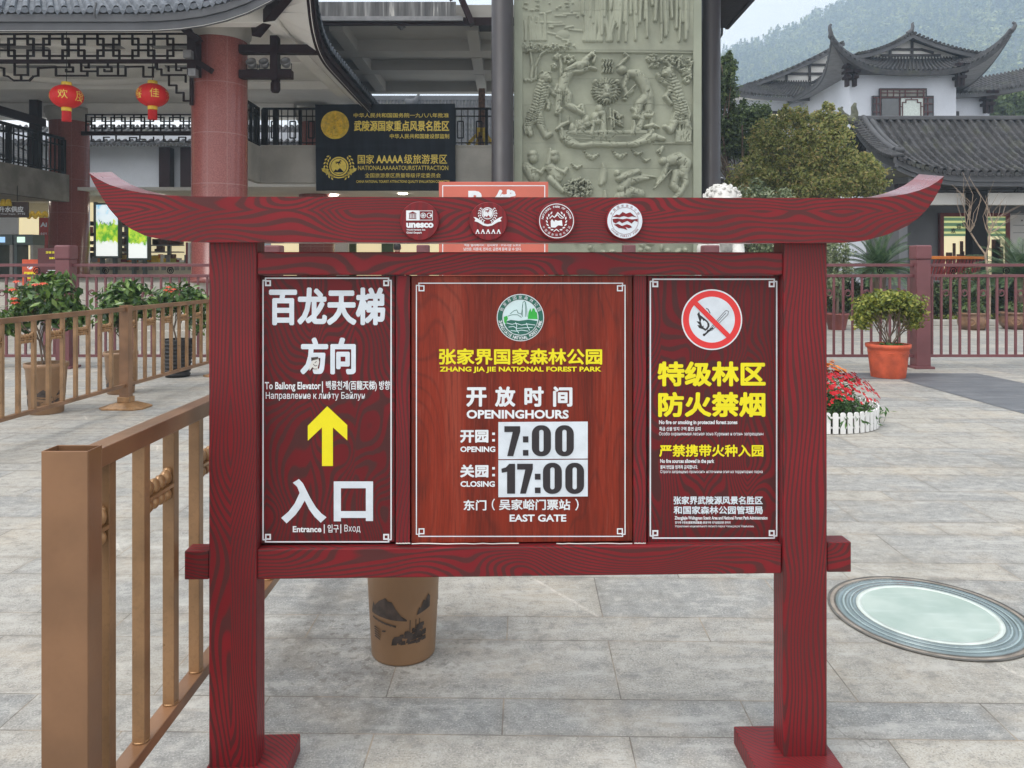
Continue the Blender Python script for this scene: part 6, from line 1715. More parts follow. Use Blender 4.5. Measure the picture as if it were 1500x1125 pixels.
    blob(972, 236, 7, 6.5, .10); stroke([(980, 236), (994, 232), (1004, 240), (1000, 254)], [8, 9, 9, 8], .085); stroke([(976, 242), (972, 258), (962, 270)], [4, 3.6, 3], .085); stroke([(990, 254), (986, 272), (996, 282), (988, 292)], [7, 6, 5, 4], .08); stroke([(1002, 252), (1004, 268), (998, 280)], [6, 5, 4], .075)
    stroke([(958, 276), (982, 250)], 1.3, .09)
    for k in range(14): x = rng.uniform(905, 1005); y = rng.uniform(240, 290); stroke([(x, y), (x + rng.uniform(-6, 6), y + rng.uniform(3, 9))], .7, .018, 'sub')
    # bottom: more bushes and rocks below the sign's beam
    for k in range(120):
        x = rng.uniform(770, 1010); y = rng.uniform(300, 410); blob(x, y, rng.uniform(3, 7), rng.uniform(2, 5), rng.uniform(.04, .09), rng.random() * 3)
    # carved hatching over the raised figures
    for k in range(1500):
        x = rng.uniform(768, 1012); y = rng.uniform(70, 400); j, i = int((y - Y0) / st), int((x - X0) / st)
        if H[j, i] > .045:
            a = rng.choice([1.2, 1.5, 1.9, .5, 2.6]) + rng.uniform(-.25, .25); l = rng.uniform(3, 8)
            stroke([(x - l * cos(a) / 2, y - l * sin(a) / 2), (x + l * cos(a) / 2, y + l * sin(a) / 2)], rng.uniform(.5, .9), rng.uniform(.010, .022), 'sub')
    # soften once
    K = H.copy(); K[1:-1, 1:-1] = (H[1:-1, 1:-1] * 4 + H[:-2, 1:-1] + H[2:, 1:-1] + H[1:-1, :-2] + H[1:-1, 2:]) / 8
    H = K
    H += rng.random() * 0
    # joints of the stone slabs
    for yj in (18, 75, 116, 154, 210, 247, 290): j = int((yj - Y0) / st); H[j] -= .006
    X, Y = np.meshgrid(gx, gy)
    P = np.empty((ny, nx, 3)); P[..., 0] = (X - CX) * YW / F - o_.x; P[..., 1] = -H * 2.1 + .02; P[..., 2] = HC - (Y - HY) * YW / F
    idx = np.arange(nx * ny).reshape(ny, nx)
    q = np.stack([idx[1:, :-1], idx[1:, 1:], idx[:-1, 1:], idx[:-1, :-1]], -1).reshape(-1, 4)
    rawmesh('carving', P.reshape(-1, 3), q, 'relief', rw, True)
carve()
a = W(765, 420, YW); MB().box(a.x - o_.x, -.1, 0, -a.x + o_.x + 2 * 0 + (W(1015, 0, YW).x - o_.x) * 0, .088, a.z).build('plinth', 'relief_flat', rw) if False else None

# white stone lion by the gate (only the curls of its mane rise above the beam)
ln = thing('stone_lion', 'white carved stone lion, its curled mane showing above the red beam', 'statue', (px2x(1057, 15.5), 15.5, 0))
MB().box(-.42, -.55, 0, .42, .55, 1.75).build('pedestal', 'stonewhite', ln, .03)
mb = MB(); mb.ball((0, .15, 2.30), (.34, .42, .56), 24, 14); mb.ball((0, -.12, 2.85), (.30, .30, .32), 24, 14); mb.ball((0, -.36, 2.78), (.18, .16, .15), 16, 10)
for sx in (-1, 1): mb.tube([(sx * .22, -.1, 2.5), (sx * .24, -.3, 2.1), (sx * .24, -.36, 1.78)], [.14, .11, .12], 10); mb.ball((sx * .26, .3, 1.9), (.16, .28, .18), 12, 8)
mb.build('body', 'stonewhite', ln)
mb = MB(); rng = random.Random(6)
for k in range(70):
    a = k * 2.399; zz = 1 - 1.45 * (k + .5) / 70; r = sqrt(max(0, 1 - zz * zz)); p = Vector((r * cos(a), r * sin(a), zz))
    if p.y < -.72 and p.z < .35: continue
    c = Vector((0, -.04, 2.86)) + Vector((p.x * .34, p.y * .34, p.z * .30))
    u = p.orthogonal().normalized(); v_ = p.cross(u)
    pts = [c + (u * cos(t_) + v_ * sin(t_)) * (.052 * (1 - t_ / 11)) + p * (.012 * t_ / 2) for t_ in [i * .7 for i in range(13)]]
    mb.tube(pts, .026, 5)
mb.build('mane_curls', 'stonewhite', ln)

# ---------------------------------------------------------------- low tiled house on the right
lh = thing('low_tiled_house', 'low grey house with a long tiled roof, deep eaves and striped lit blinds', 'house', (0, 0, 0))
X1 = 12.04
def le(t):
    x = lerp(X1, 34, t); d = x - X1
    return Vector((x, 24.0, 4.42 + .55 * max(0, 1 - d / 2.6) ** 2.4))
lr = lambda t: Vector((lerp(X1, 34, t), 27.0, 6.72))
tile_roof('roof_tiles', 'tile', lh, le, lr, 78, 12, .26, .12, .05)
tile_roof('roof_tiles', 'tile', lh, lambda t: Vector((lerp(34, X1, t), 30.2, 4.4)), lambda t: lr(1 - t), 60, 8, .26, .075, .035)
N = 40; ep = [le(i / N) for i in range(N + 1)]
mb = MB(); strip(mb, [p + Vector((0, .05, -.02)) for p in ep], [p + Vector((0, .05, -.20)) for p in ep], (0, .1, 0)); mb.build('fascia', 'fascia', lh)
mb = MB(); strip(mb, [p + Vector((0, .10, -.205)) for p in ep], [p + Vector((0, .10, -.34)) for p in ep], (0, .1, 0)); mb.build('fascia', 'fascia', lh)
mb = MB(); strip(mb, [p + Vector((0, .12, -.345)) for p in ep], [Vector((p.x, 27.0, 4.62)) for p in ep], (0, 0, .02)); mb.build('soffit', 'soffit', lh)
for z in (3.98, 3.88): MB().tube([(X1 + .5, 23.95, z), (34, 23.95, z)], .022, 6).build('conduit', 'blackrail', lh)
# rake board and double verge tiles on the near gable
rk = []
for i in range(25):
    s = i / 24; p = Vector((X1, lerp(24.0, 27.0, s), lerp(le(0).z, 6.72, s) - .26 * 4 * s * (1 - s))); rk.append(p)
mb = MB(); strip(mb, [p + Vector((-.06, 0, .02)) for p in rk], [p + Vector((-.06, 0, -.17)) for p in rk], (.1, 0, 0)); strip(mb, [p + Vector((-.02, 0, -.171)) for p in rk], [p + Vector((-.02, 0, -.30)) for p in rk], (.1, 0, 0)); mb.build('rake_board', 'fascia', lh)
mb = MB()
for i in range(22):
    p = rk[0].lerp(rk[-1], (i + .5) / 22); s = (i + .5) / 22; p = Vector((X1, lerp(24.0, 27, s), lerp(le(0).z, 6.72, s) - .26 * 4 * s * (1 - s)))
    mb.tube([p + Vector((-.14, 0, .03)), p + Vector((.25, 0, .08))], .07, 8)
mb.build('verge_tiles', 'tile', lh)
mb = MB(); mb.tube([p + Vector((.35, 0, .12)) for p in rk[6:]], .10, 8); mb.tube([rk[6] + Vector((.35, 0, .12)), rk[6] + Vector((.55, -.05, .10)), rk[6] + Vector((.62, .25, .16))], [.10, .10, .09], 8); mb.tube([p + Vector((.62, .05, .10)) for p in rk[8:]], .08, 8); mb.build('verge_ridge', 'fascia', lh)
MB().box(X1 - .1, 26.88, 6.72, 34, 27.12, 6.87).build('ridge', 'fascia', lh, .03)
mb = MB(); mb.tube([W(x, y, 26.95) for x, y in ((1246, 178), (1250, 176), (1252, 166), (1250.5, 157), (1253, 151))], [.20, .17, .13, .10, .05], 8); mb.tube([W(x, y, 26.7) for x, y in ((1250, 178), (1241, 173), (1234, 167), (1231, 160), (1234, 157))], [.16, .13, .10, .07, .04], 8); mb.build('ridge_horn', pmat('mossy ridge ornament', (.10, .105, .075), .85, .3, 6), lh)
# walls, beams, posts
MB().box(12.9, 27.0, 0, 34, 27.25, 4.62).build('wall', 'plaster_shaded', lh)
mb = MB(); mb.prism([(12.6, 24.3, 3.7), (12.6, 27.2, 3.7), (12.6, 27.2, 6.2), (12.6, 25.6, 5.0), (12.6, 24.3, 4.4)], (.25, 0, 0)); mb.box(12.6, 24.9, 0, 12.88, 27.2, 3.69); mb.build('gable_wall', 'plaster_shaded', lh)
MB().box(12.9, 24.75, 3.55, 34, 25.05, 3.96).build('eave_beam', 'plaster', lh, .02)
for px in (1429, 1560): MB().box(px2x(px, 24.6) - .25, 24.35, 0, px2x(px, 24.6) + .25, 24.74, 4.0).build('post', 'blackrail', lh, .02)
MB().box(12.3, 24.35, 3.2, 12.58, 24.6, 4.2).build('bracket', 'timber', lh)
def blinds():
    m, t, p = newmat('striped blind in a lit window'); g = G(t)
    sep = g.n('ShaderNodeSeparateXYZ'); tc = g.n('ShaderNodeTexCoord'); g.l(tc.outputs['Object'], sep.inputs[0])
    f = g.smooth(g.math('PINGPONG', sep.outputs[2], .095), .050, .062)
    c = g.mix(f, c4((.10, .20, .11)), c4((.62, .64, .26)))
    g.l(c, p.inputs['Base Color']); g.l(c, p.inputs['Emission Color']); p.inputs['Emission Strength'].default_value = .42; return m
M['blinds'] = blinds()
def lwin(x0, y0, x1, y1, split):
    Y = 26.9; a, b = W(x0, y1, Y), W(x1, y0, Y); w_ = .13
    mb = MB(); mb.box(a.x, Y - .06, b.z - w_, b.x, Y + .099, b.z); mb.box(a.x, Y - .06, a.z, a.x + w_, Y + .099, b.z - w_); mb.box(b.x - w_, Y - .06, a.z, b.x, Y + .099, b.z - w_); fr_ = mb.build('window', 'redpaint', lh)
    zs_ = W(0, split, Y).z
    MB().box(a.x + w_, Y - .01, zs_, b.x - w_, Y + .03, b.z - w_).build('blind', 'blinds', fr_)
    MB().box(a.x + w_, Y + .031, a.z, b.x - w_, Y + .06, zs_).build('pane', 'warmlit', fr_)
    mb = MB()
    for k in range(6):
        x = lerp(a.x + w_, b.x - w_, random.uniform(.15, .95)); mb.box(x - .05, Y - .005, a.z, x + random.uniform(.03, .22), Y + .0305, zs_ - random.uniform(.1, .7))
    mb.build('curtain', 'rust', fr_)
    return fr_
wn1 = lwin(1376, 312, 1420, 402, 346); wn2 = lwin(1438, 312, 1478, 402, 346)
f = Flat(lambda px, py, l=0.0: tuple(W(px, py, 26.87)))
f.text('欢', 1393, 334, 1400, 342, .03); f.text('迎', 1401, 328, 1408, 336, .03); f.text('您', 1409, 325, 1416, 333, .03); f.build('lettering', 'black', wn1)
wpanel('notice_sheet', 'plaster', 1480, 313, 1530, 372, 26.93, .06, lh)
f = Flat(lambda px, py, l=0.0: tuple(W(px, py, 26.92))); f.line([(1481, 314), (1530, 314)], .8); f.line([(1484, 330), (1528, 330)], .6); f.line([(1484, 341), (1528, 341)], .6); f.disc(1497, 323, 1.2); f.build('notice_print', 'black', lh)
mb = MB(); mb.tube([W(x, y, 24.9) for x, y in ((1500, 283), (1491, 280), (1489, 287), (1493, 292), (1500, 293))], .03, 6); mb.tube([W(x, y, 24.9) for x, y in ((1502, 277), (1492, 274), (1486, 280), (1487, 289), (1494, 296))], .02, 6); mb.build('wire_coil', 'blackrail', lh)
# bench with an orange rail
bc = thing('bench', 'timber bench with an orange top rail and slanted dark red slats, beneath the striped blinds', 'bench', (px2x(1402, 22.0), 22.0, 0))
hw = 41 * 22.0 / F
MB().box(-hw, -.06, 1.76, hw, .06, 1.85).build('top_rail', 'orange', bc, .01)
for i in range(15):
    x = -hw + .1 + i * (2 * hw - .25) / 14; mb = MB(); mb.bar((x - .10, .02, 1.15), (x + .06, .0, 1.758), .05, .04, (0, 1, 0)); mb.build('slat', 'redpaint', bc)
MB().box(-hw, -.30, 1.08, hw, .12, 1.148).build('seat', 'metalgrey', bc, .01); MB().box(-hw, -.02, .98, hw, .06, 1.078).build('seat_rail', 'redpaint', bc)
for sx in (-1, -.33, .33, 1): MB().box(sx * (hw - .1) - .06, -.2, 0, sx * (hw - .1) + .06, .08, .979).build('leg', 'redpaint', bc)

# ---------------------------------------------------------------- white house with upswept roofs
wh = thing('white_upswept_house', 'two-storey white house with dark tiled roofs whose corners sweep up into horns', 'house', (0, 0, 0))
ZE = 11.58
def fe(t): 
    k = 2 * t - 1; return Vector((lerp(16.18, 25.35, t), 38.8 + .9 * (1 - abs(k) ** 2) * .5, ZE + (1.62 if k < 0 else 1.92) * abs(k) ** 3.4))
gb = lambda t: Vector((lerp(18.5, 24.7, t), 41.0, 12.72))
tile_roof('roof_tiles', 'tile', wh, fe, gb, 38, 9, .12, .11, .05)
def se(t, L=7.5):
    d = t * L; return Vector((16.18 + .5 * (1 - max(0, 1 - d / 3.5) ** 2), 38.8 + d, ZE + 1.62 * max(0, 1 - d / 4.2) ** 2.4))
tile_roof('roof_tiles', 'tile', wh, lambda t: se(1 - t), lambda t: Vector((18.5, lerp(46.3, 41.0, t), 12.72)), 26, 8, .10, .07, .04)
def se2(t, L=7.5):
    d = t * L; return Vector((25.35 - .3 * (1 - max(0, 1 - d / 3.5) ** 2), 38.8 + d, ZE + 1.92 * max(0, 1 - d / 4.2) ** 2.4))
tile_roof('roof_tiles', 'tile', wh, se2, lambda t: Vector((24.7, lerp(41.0, 46.3, t), 12.72)), 26, 8, .10, .07, .04)
AP = W(1336, 49.5, 40.4)
tile_roof('roof_tiles', 'tile', wh, lambda t: Vector((18.3, lerp(47, 40.35, t), 12.80)), lambda t: Vector((AP.x, lerp(47, 40.35, t), AP.z)), 24, 9, .18, .07, .05)
tile_roof('roof_tiles', 'tile', wh, lambda t: Vector((24.9, lerp(40.35, 47, t), 12.80)), lambda t: Vector((AP.x, lerp(40.35, 47, t), AP.z)), 24, 9, .18, .07, .05)
def verge(P, Q, sag, y, par, nm='verge_tiles', n=18, r=.085):
    mb = MB()
    for i in range(n):
        s = (i + .5) / n; p = P.lerp(Q, s); z = p.z - sag * 4 * s * (1 - s)
        mb.tube([(p.x, y - .05, z + .05), (p.x, y + .5, z + .09)], r, 8)
    mb.build(nm, 'tile', par)
    pts = [Vector((P.lerp(Q, i / 14).x, y, P.lerp(Q, i / 14).z - sag * 4 * (i / 14) * (1 - i / 14))) for i in range(15)]
    mb = MB(); strip(mb, [p + Vector((0, 0, -.03)) for p in pts], [p + Vector((0, 0, -.24)) for p in pts], (0, .12, 0)); mb.build('rake_board', 'fascia', par)
verge(Vector((18.2, 0, 12.78)), Vector((AP.x, 0, AP.z)), .18, 40.3, wh); verge(Vector((25.0, 0, 12.78)), Vector((AP.x, 0, AP.z)), .18, 40.3, wh)
mb = MB(); mb.prism([(18.6, 41.02, 12.6), (24.7, 41.02, 12.6), (AP.x, 41.02, AP.z - .12)], (0, .2, 0)); mb.build('gable_wall', 'plaster', wh)
lattice(wh, 40.95, [[(1292, 81), (1376, 81)], [(1318, 72.5), (1350, 72.5)], [(1304, 72.5), (1304, 88)], [(1336, 60), (1336, 88)], [(1318, 72), (1304, 73)], [(1350, 72.5), (1366, 77)]], 3.2, 'polegrey', .08, 'gable_timber')
N = 30
for fn in (fe, lambda t: se(t), lambda t: se2(t)):
    pts = [fn(i / N) for i in range(N + 1)]
    cen = Vector((20.8, 43, 0))
    inn = []
    for p in pts:
        d = Vector((cen.x - p.x, cen.y - p.y, 0)).normalized(); inn.append(p + d * .12)
    mb = MB(); strip(mb, [p + Vector((0, 0, .06 if fn is fe else -.02)) for p in pts], [p + Vector((0, 0, -.20)) for p in pts], (0.001, .09, 0) if fn is fe else (.09 if fn(0).x < 20 and fn(1).x < 20 else -.09, 0, 0)); mb.build('fascia', 'tile' if fn is fe else 'fascia', wh)
wl, wr_ = 17.68, 23.25
M['soffit_shade'] = pmat('soffit with painted shade', (.055, .05, .052), .8, .15, 3)  # colour darkened so the front soffit reads as a shaded underside
def soff(pts, tgt, mt='soffit_dark'): 
    mb = MB(); strip(mb, [p + Vector((0, 0, -.18)) for p in pts], tgt, (0, 0, .03)); mb.build('soffit', mt, wh)
soff([fe(i / N) for i in range(N + 1)], [Vector((min(max(fe(i / N).x, wl), wr_), 40.02, 11.62)) for i in range(N + 1)], 'soffit_shade')
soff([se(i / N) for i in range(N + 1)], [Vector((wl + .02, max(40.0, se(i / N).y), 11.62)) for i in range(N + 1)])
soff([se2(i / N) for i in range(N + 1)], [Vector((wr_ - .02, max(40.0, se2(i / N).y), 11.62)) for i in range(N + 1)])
# hip ridges and horns
def hip(a, b, sag, horn):
    pts = [a.lerp(b, i / 10) - Vector((0, 0, sag * 4 * (i / 10) * (1 - i / 10))) + Vector((0, 0, .08)) for i in range(11)]
    mb = MB(); mb.tube(pts, [.15] + [.12] * 10, 8); mb.tube([pts[0]] + [a + Vector(h) for h in horn], [.14, .12, .10, .08, .06, .03][:len(horn) + 1], 8); mb.build('hip_ridge', 'fascia', wh)
hip(fe(0), gb(0), .22, [(-.02, -.05, .20), (-.08, -.08, .40), (-.09, -.08, .56), (-.02, -.08, .66)]); hip(fe(1), gb(1), .22, [(.06, -.05, .14), (.12, -.08, .28), (.10, -.08, .40), (.0, -.08, .46)])
mb = MB(); mb.tube([AP + Vector(q) for q in ((0, 6.5, .06), (0, 0, .06))], .13, 8); mb.tube([AP + Vector(q) for q in ((-.25, 0, .02), (-.02, -.02, .18), (.03, -.02, .38), (.0, -.02, .52), (.06, -.02, .60))], [.10, .10, .09, .07, .03], 8); mb.build('ridge_horn', 'fascia', wh)
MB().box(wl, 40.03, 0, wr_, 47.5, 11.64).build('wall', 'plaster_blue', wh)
# window with red lattice
Yw = 39.95
def wb(nm, mat, x0, y0, x1, y1, d0, d1, par): 
    a, b = W(x0, y1, Yw), W(x1, y0, Yw); return MB().box(a.x, Yw + d0, a.z, b.x, Yw + d1, b.z).build(nm, mat, par)
wf = wb('window', 'polegrey', 1277.5, 140.5, 1367, 176, -.06, .07, wh)
wb('upper_frame', 'polegrey', 1288, 129.5, 1357, 140.4, -.06, .07, wf)
wb('pane', 'darkglass', 1290.5, 145, 1317, 176, -.10, -.061, wf); wb('pane', 'glassring_w', 1318.5, 143, 1352, 176, -.10, -.061, wf); wb('pane', 'fascia', 1280, 144, 1289, 176, -.09, -.061, wf); wb('pane', 'fascia', 1354, 144, 1364.5, 176, -.09, -.061, wf); wb('pane', 'concrete', 1290.5, 132, 1354.5, 141.5, -.09, -.061, wf)
pth = [[(1289.5, 131), (1289.5, 176)], [(1318, 131), (1318, 176)], [(1353, 131), (1353, 176)], [(1279, 143), (1366, 143)], [(1289, 131.5), (1355, 131.5)], [(1290, 136), (1355, 136)], [(1300, 131), (1300, 142)], [(1309, 131), (1309, 142)], [(1326, 131), (1326, 142)], [(1344, 131), (1344, 142)],
       [(1322, 176), (1322, 150), (1327, 150), (1327, 146), (1344, 146), (1344, 150), (1349, 150), (1349, 176)], [(1322, 156), (1318, 156)], [(1349, 156), (1353, 156)], [(1284, 144), (1284, 176)], [(1280, 152), (1289, 152)], [(1280, 164), (1289, 164)], [(1359, 144), (1359, 176)], [(1354, 152), (1365, 152)], [(1354, 164), (1365, 164)], [(1335, 146), (1335, 143)]]
M['windowred'] = pmat('dark red window frame', (.075, .014, .014), .5, .2, 4)
lattice(wf, Yw - .12, pth, 1.2, 'windowred', .04, 'lattice')
# stacked timber brackets at the wall corners
for px, s in ((1251, 1), (1240, -1), (1402, 1), (1408, 1), (1443, 1), (1450, 1)):
    Y = 39.7 if px < 1420 else 42.2
    mb = MB(); y0 = 96 if px < 1420 else 135
    for k, (wq, dy) in enumerate(((11, 0), (9, 8), (7, 16))):
        a, b = W(px - wq / 2, y0 + dy + 4, Y), W(px + wq / 2, y0 + dy, Y); mb.box(a.x, Y - .5 + k * .1, a.z, b.x, Y + .25, b.z)
    a, b = W(px - 2, y0 + 31, Y), W(px + 2, y0 - 3, Y); mb.box(a.x, Y - .2, a.z, b.x, Y + .1, b.z); mb.build('eave_bracket', 'timber', wh)
# left wing
def we(t): k = 1 - t; return Vector((lerp(12.3, 17.6, t), 45.2, 11.62 + .8 * max(0, k - .2) ** 2.2))
tile_roof('roof_tiles', 'tile', wh, we, lambda t: Vector((lerp(15.0, 18.6, t), 47.4, 13.05)), 24, 8, .15, .08, .05)
pts = [we(i / N) for i in range(N + 1)]; mb = MB(); strip(mb, [p + Vector((0, 0, -.02)) for p in pts], [p + Vector((0, 0, -.22)) for p in pts], (0, .1, 0)); mb.build('fascia', 'fascia', wh)
mb = MB(); strip(mb, [p + Vector((0, .05, -.23)) for p in pts], [Vector((max(p.x, 13.4), 46.4, 11.7)) for p in pts], (0, 0, .03)); mb.build('soffit', 'plaster', wh)
A2 = W(1236, 62, 47.0)
tile_roof('roof_tiles', 'tile', wh, lambda t: Vector((14.5, lerp(54, 46.9, t), 12.75)), lambda t: Vector((A2.x, lerp(54, 46.9, t), A2.z)), 26, 9, .2, .08, .05)
tile_roof('roof_tiles', 'tile', wh, lambda t: Vector((12.35, lerp(54, 45.3, t), 11.9)), lambda t: Vector((14.6, lerp(54, 47.2, t), 12.9)), 26, 6, .1, .08, .05)
verge(Vector((14.4, 0, 12.72)), Vector((A2.x, 0, A2.z)), .2, 46.85, wh)
mb = MB(); mb.prism([(14.6, 47.42, 12.5), (22, 47.42, 12.5), (A2.x, 47.42, A2.z - .1)], (0, .2, 0)); mb.build('gable_wall', 'plaster', wh)
lattice(wh, 47.35, [[(1150, 108), (1215, 108)], [(1186, 95), (1186, 116)], [(1152, 108), (1152, 117)], [(1184, 95), (1215, 95)]], 3.4, 'polegrey', .08, 'gable_timber')
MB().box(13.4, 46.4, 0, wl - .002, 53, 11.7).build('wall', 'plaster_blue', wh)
wpanel('lit_window', 'warmlit', 1104, 167, 1152, 189, 46.3, .08, wh); wpanel('window_head', 'polegrey', 1098, 162.5, 1156, 166.8, 46.25, .14, wh)
lattice(wh, 46.24, [[(1104, 172.5), (1152, 172.5)], [(1104, 178), (1152, 178)], [(1104, 183), (1152, 183)], [(1120, 167), (1120, 189)], [(1136, 167), (1136, 189)]], 1.2, 'polegrey', .04, 'window_bars')
# right wing
def re_(t): return Vector((lerp(23.3, 34, t), 41.8, 11.02 + 2.6 * max(0, t - .05) ** 1.9))
tile_roof('roof_tiles', 'tile', wh, re_, lambda t: Vector((lerp(23.3, 33, t), 44.2, 12.2 + 1.8 * t ** 1.9)), 44, 8, .12, .08, .05)
pts = [re_(i / N) for i in range(N + 1)]; mb = MB(); strip(mb, [p + Vector((0, 0, -.02)) for p in pts], [p + Vector((0, 0, -.22)) for p in pts], (0, .1, 0)); mb.build('fascia', 'fascia', wh)
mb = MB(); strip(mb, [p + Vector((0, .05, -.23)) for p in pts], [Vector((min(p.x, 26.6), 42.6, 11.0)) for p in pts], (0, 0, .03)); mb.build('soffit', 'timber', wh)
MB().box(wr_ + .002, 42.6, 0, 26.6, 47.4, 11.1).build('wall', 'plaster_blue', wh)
wpanel('window', 'polegrey', 1399, 163, 1405, 176, 42.5, .08, wh)

# ================================================================ VEGETATION
def tree(name, label, base, blobs, n, size, mat, seed, trunk_r=.12, fork=1.8, group=None, shell=.45, cat='tree', limbs=5, bark='bark'):
    t = thing(name, label, cat, base, 0, group); rng = random.Random(seed); mb = MB()
    mb.tube([(0, 0, -.05), (.04, 0, fork * .5), (0, .03, fork)], [trunk_r * 1.3, trunk_r, trunk_r * .85], 10)
    for i in range(limbs):
        b = blobs[i % len(blobs)]; d = Vector((b[0], b[1], b[2] - fork)); branches(mb, (0, .02, fork * .97), d, d.length * .42, trunk_r * .45, 2, rng, .45, 3)
    mb.build('trunk', bark, t)
    rb = random.Random(seed + 1); ex = list(blobs)          # sprays that break the outline of the crown
    for b in blobs:
        for k in range(12):
            a = rb.uniform(0, 2 * pi); e = rb.uniform(-.2, 1.4); ex.append((b[0] + b[3] * .92 * cos(a) * cos(e), b[1] + b[4] * .92 * sin(a) * cos(e), b[2] + b[5] * rb.uniform(.85, 1.2) * sin(e), b[3] * rb.uniform(.07, .26), b[4] * rb.uniform(.07, .26), b[5] * rb.uniform(.14, .42)))
    foliage('crown', ex, n, size, mat, t, seed, shell=shell, lump=.4)
    return t
def B(px, py, Y, rpx, rpy, base, dy=0.0, rd=None):
    c = W(px, py, Y) - Vector(base); rx, rz = rpx * Y / F, rpy * Y / F
    return (c.x, c.y + dy, c.z, rx, rd or (rx + rz) / 2, rz)
Y = 23.0; bs = (px2x(1180, Y), Y, 0)
tree('evergreen_tree', 'wide olive-green evergreen tree in front of the white house', bs,
     [B(1160, 235, Y, 48, 46, bs), B(1110, 262, Y, 46, 32, bs), B(1205, 215, Y, 42, 40, bs, -.2), B(1235, 258, Y, 50, 32, bs, -.3), B(1178, 275, Y, 60, 28, bs, -.4), B(1135, 205, Y, 34, 30, bs, .3), B(1270, 272, Y, 30, 22, bs), B(1212, 178, Y, 16, 22, bs), B(1228, 195, Y, 14, 26, bs), B(1172, 178, Y, 14, 20, bs), B(1085, 285, Y, 30, 24, bs), B(1150, 175, Y, 10, 18, bs)],
     44000, .050, 'leaf_osm', 31, .13, 2.2, shell=.15)
Y = 27.0; bs = (px2x(1078, Y), Y, 0)
tree('evergreen_tree', 'darker green tree beside the right-hand tower column', bs,
     [B(1072, 190, Y, 34, 28, bs), B(1060, 135, Y, 22, 30, bs), B(1098, 172, Y, 30, 22, bs), B(1118, 190, Y, 26, 20, bs), B(1066, 100, Y, 14, 18, bs), B(1085, 215, Y, 40, 20, bs)], 18000, .068, 'leaf_dark', 33, .15, 3.0, shell=.2)
Y = 20.2; bs = (px2x(1115, Y), Y, 0)
tree('variegated_bush', 'pale variegated bush rising behind the red beam', bs, [B(1115, 300, Y, 52, 26, bs), B(1085, 340, Y, 44, 40, bs), B(1140, 345, Y, 40, 40, bs), B(1110, 385, Y, 50, 40, bs)], 7000, .05, 'leaf_pale', 35, .08, .7, cat='bush')
Y = 18.7; bs = (px2x(1226, Y), Y, 0)
t = thing('potted_shrub', 'pale-leaved shrub in a dull red pot behind the right railing', 'potted plant', bs)
mb = MB(); pot_profile(mb, .20, .27, .40); mb.build('pot', pmat('dull red pot', (.22, .06, .05), .6), t)
mb = MB(); mb.tube([(0, 0, .3), (.02, 0, 1.0), (0, 0, 1.6)], [.04, .03, .02], 6); mb.build('stem', 'bark', t)
foliage('crown', [B(1224, 372, Y, 22, 22, bs), B(1228, 395, Y, 20, 20, bs), B(1218, 415, Y, 18, 20, bs)], 1900, .05, 'leaf_pale', t, 36)
gw = thing('garden_wall', 'low white garden wall with a tiled cap, glimpsed behind the dark tree', 'wall', (9.5, 30.5, 0))
MB().box(-3.5, -.15, 0, 3.4, .15, 5.0).build('wall', 'plaster_shaded', gw)
tile_roof('tile_cap', 'tile', gw, lambda t: Vector((lerp(-3.6, 3.5, t), -.9, 4.9)), lambda t: Vector((lerp(-3.6, 3.5, t), .1, 6.0)), 24, 6, .05, .08, .04)
# kerbed planting bed with hedge bushes
MB().box(6.6, 20.0, 0, 34, 20.18, .15).build('kerb', 'kerb', None, .015); tag(bpy.data.objects['kerb'], kind='structure')
gb_ = MB(); gb_.add([(6.6, 20.18, .10), (34, 20.18, .10), (34, 26.9, .10), (6.6, 26.9, .10)], [(0, 1, 2, 3)]); tag(gb_.build('planting_bed', 'soil'), kind='structure')
rg = np.random.default_rng(44)
v, q = leaf_cloud([(x, 20.6 + .2 * (i % 3), .16, .5, .35, .10) for i, x in enumerate(np.arange(7, 30, .55))], 5200, .05, rg, shell=.2, up=.8)
tag(rawmesh('ground_cover', v, q, 'leaf_yel'), kind='stuff')
for k, (px, py, rx, ry, Y, lab) in enumerate(((1232, 432, 24, 26, 21.5, 'dark bush behind the pale-leaved potted shrub'), (1272, 432, 26, 24, 21.7, 'dark bush below the left cycad palm'), (1366, 440, 26, 22, 21.5, 'dark bush right of the railing post'), (1410, 432, 34, 30, 21.2, 'dark bush behind the round clay jar'), (1462, 432, 32, 30, 21.4, 'dark bush at the foot of the bare sapling'), (1512, 430, 34, 32, 21.0, 'dark bush at the right edge behind the second clay jar'))):
    bs = (px2x(px, Y), Y, 0.1)
    tree('hedge_bush', lab, bs, [B(px, py, Y, rx, ry, bs), B(px - rx * .5, py + 8, Y, rx * .6, ry * .7, bs), B(px + rx * .5, py + 6, Y, rx * .6, ry * .8, bs)], 4200, .042, 'leaf_dark', 50 + k, .04, .35, 'dark bushes in the planting bed', cat='bush', limbs=3)
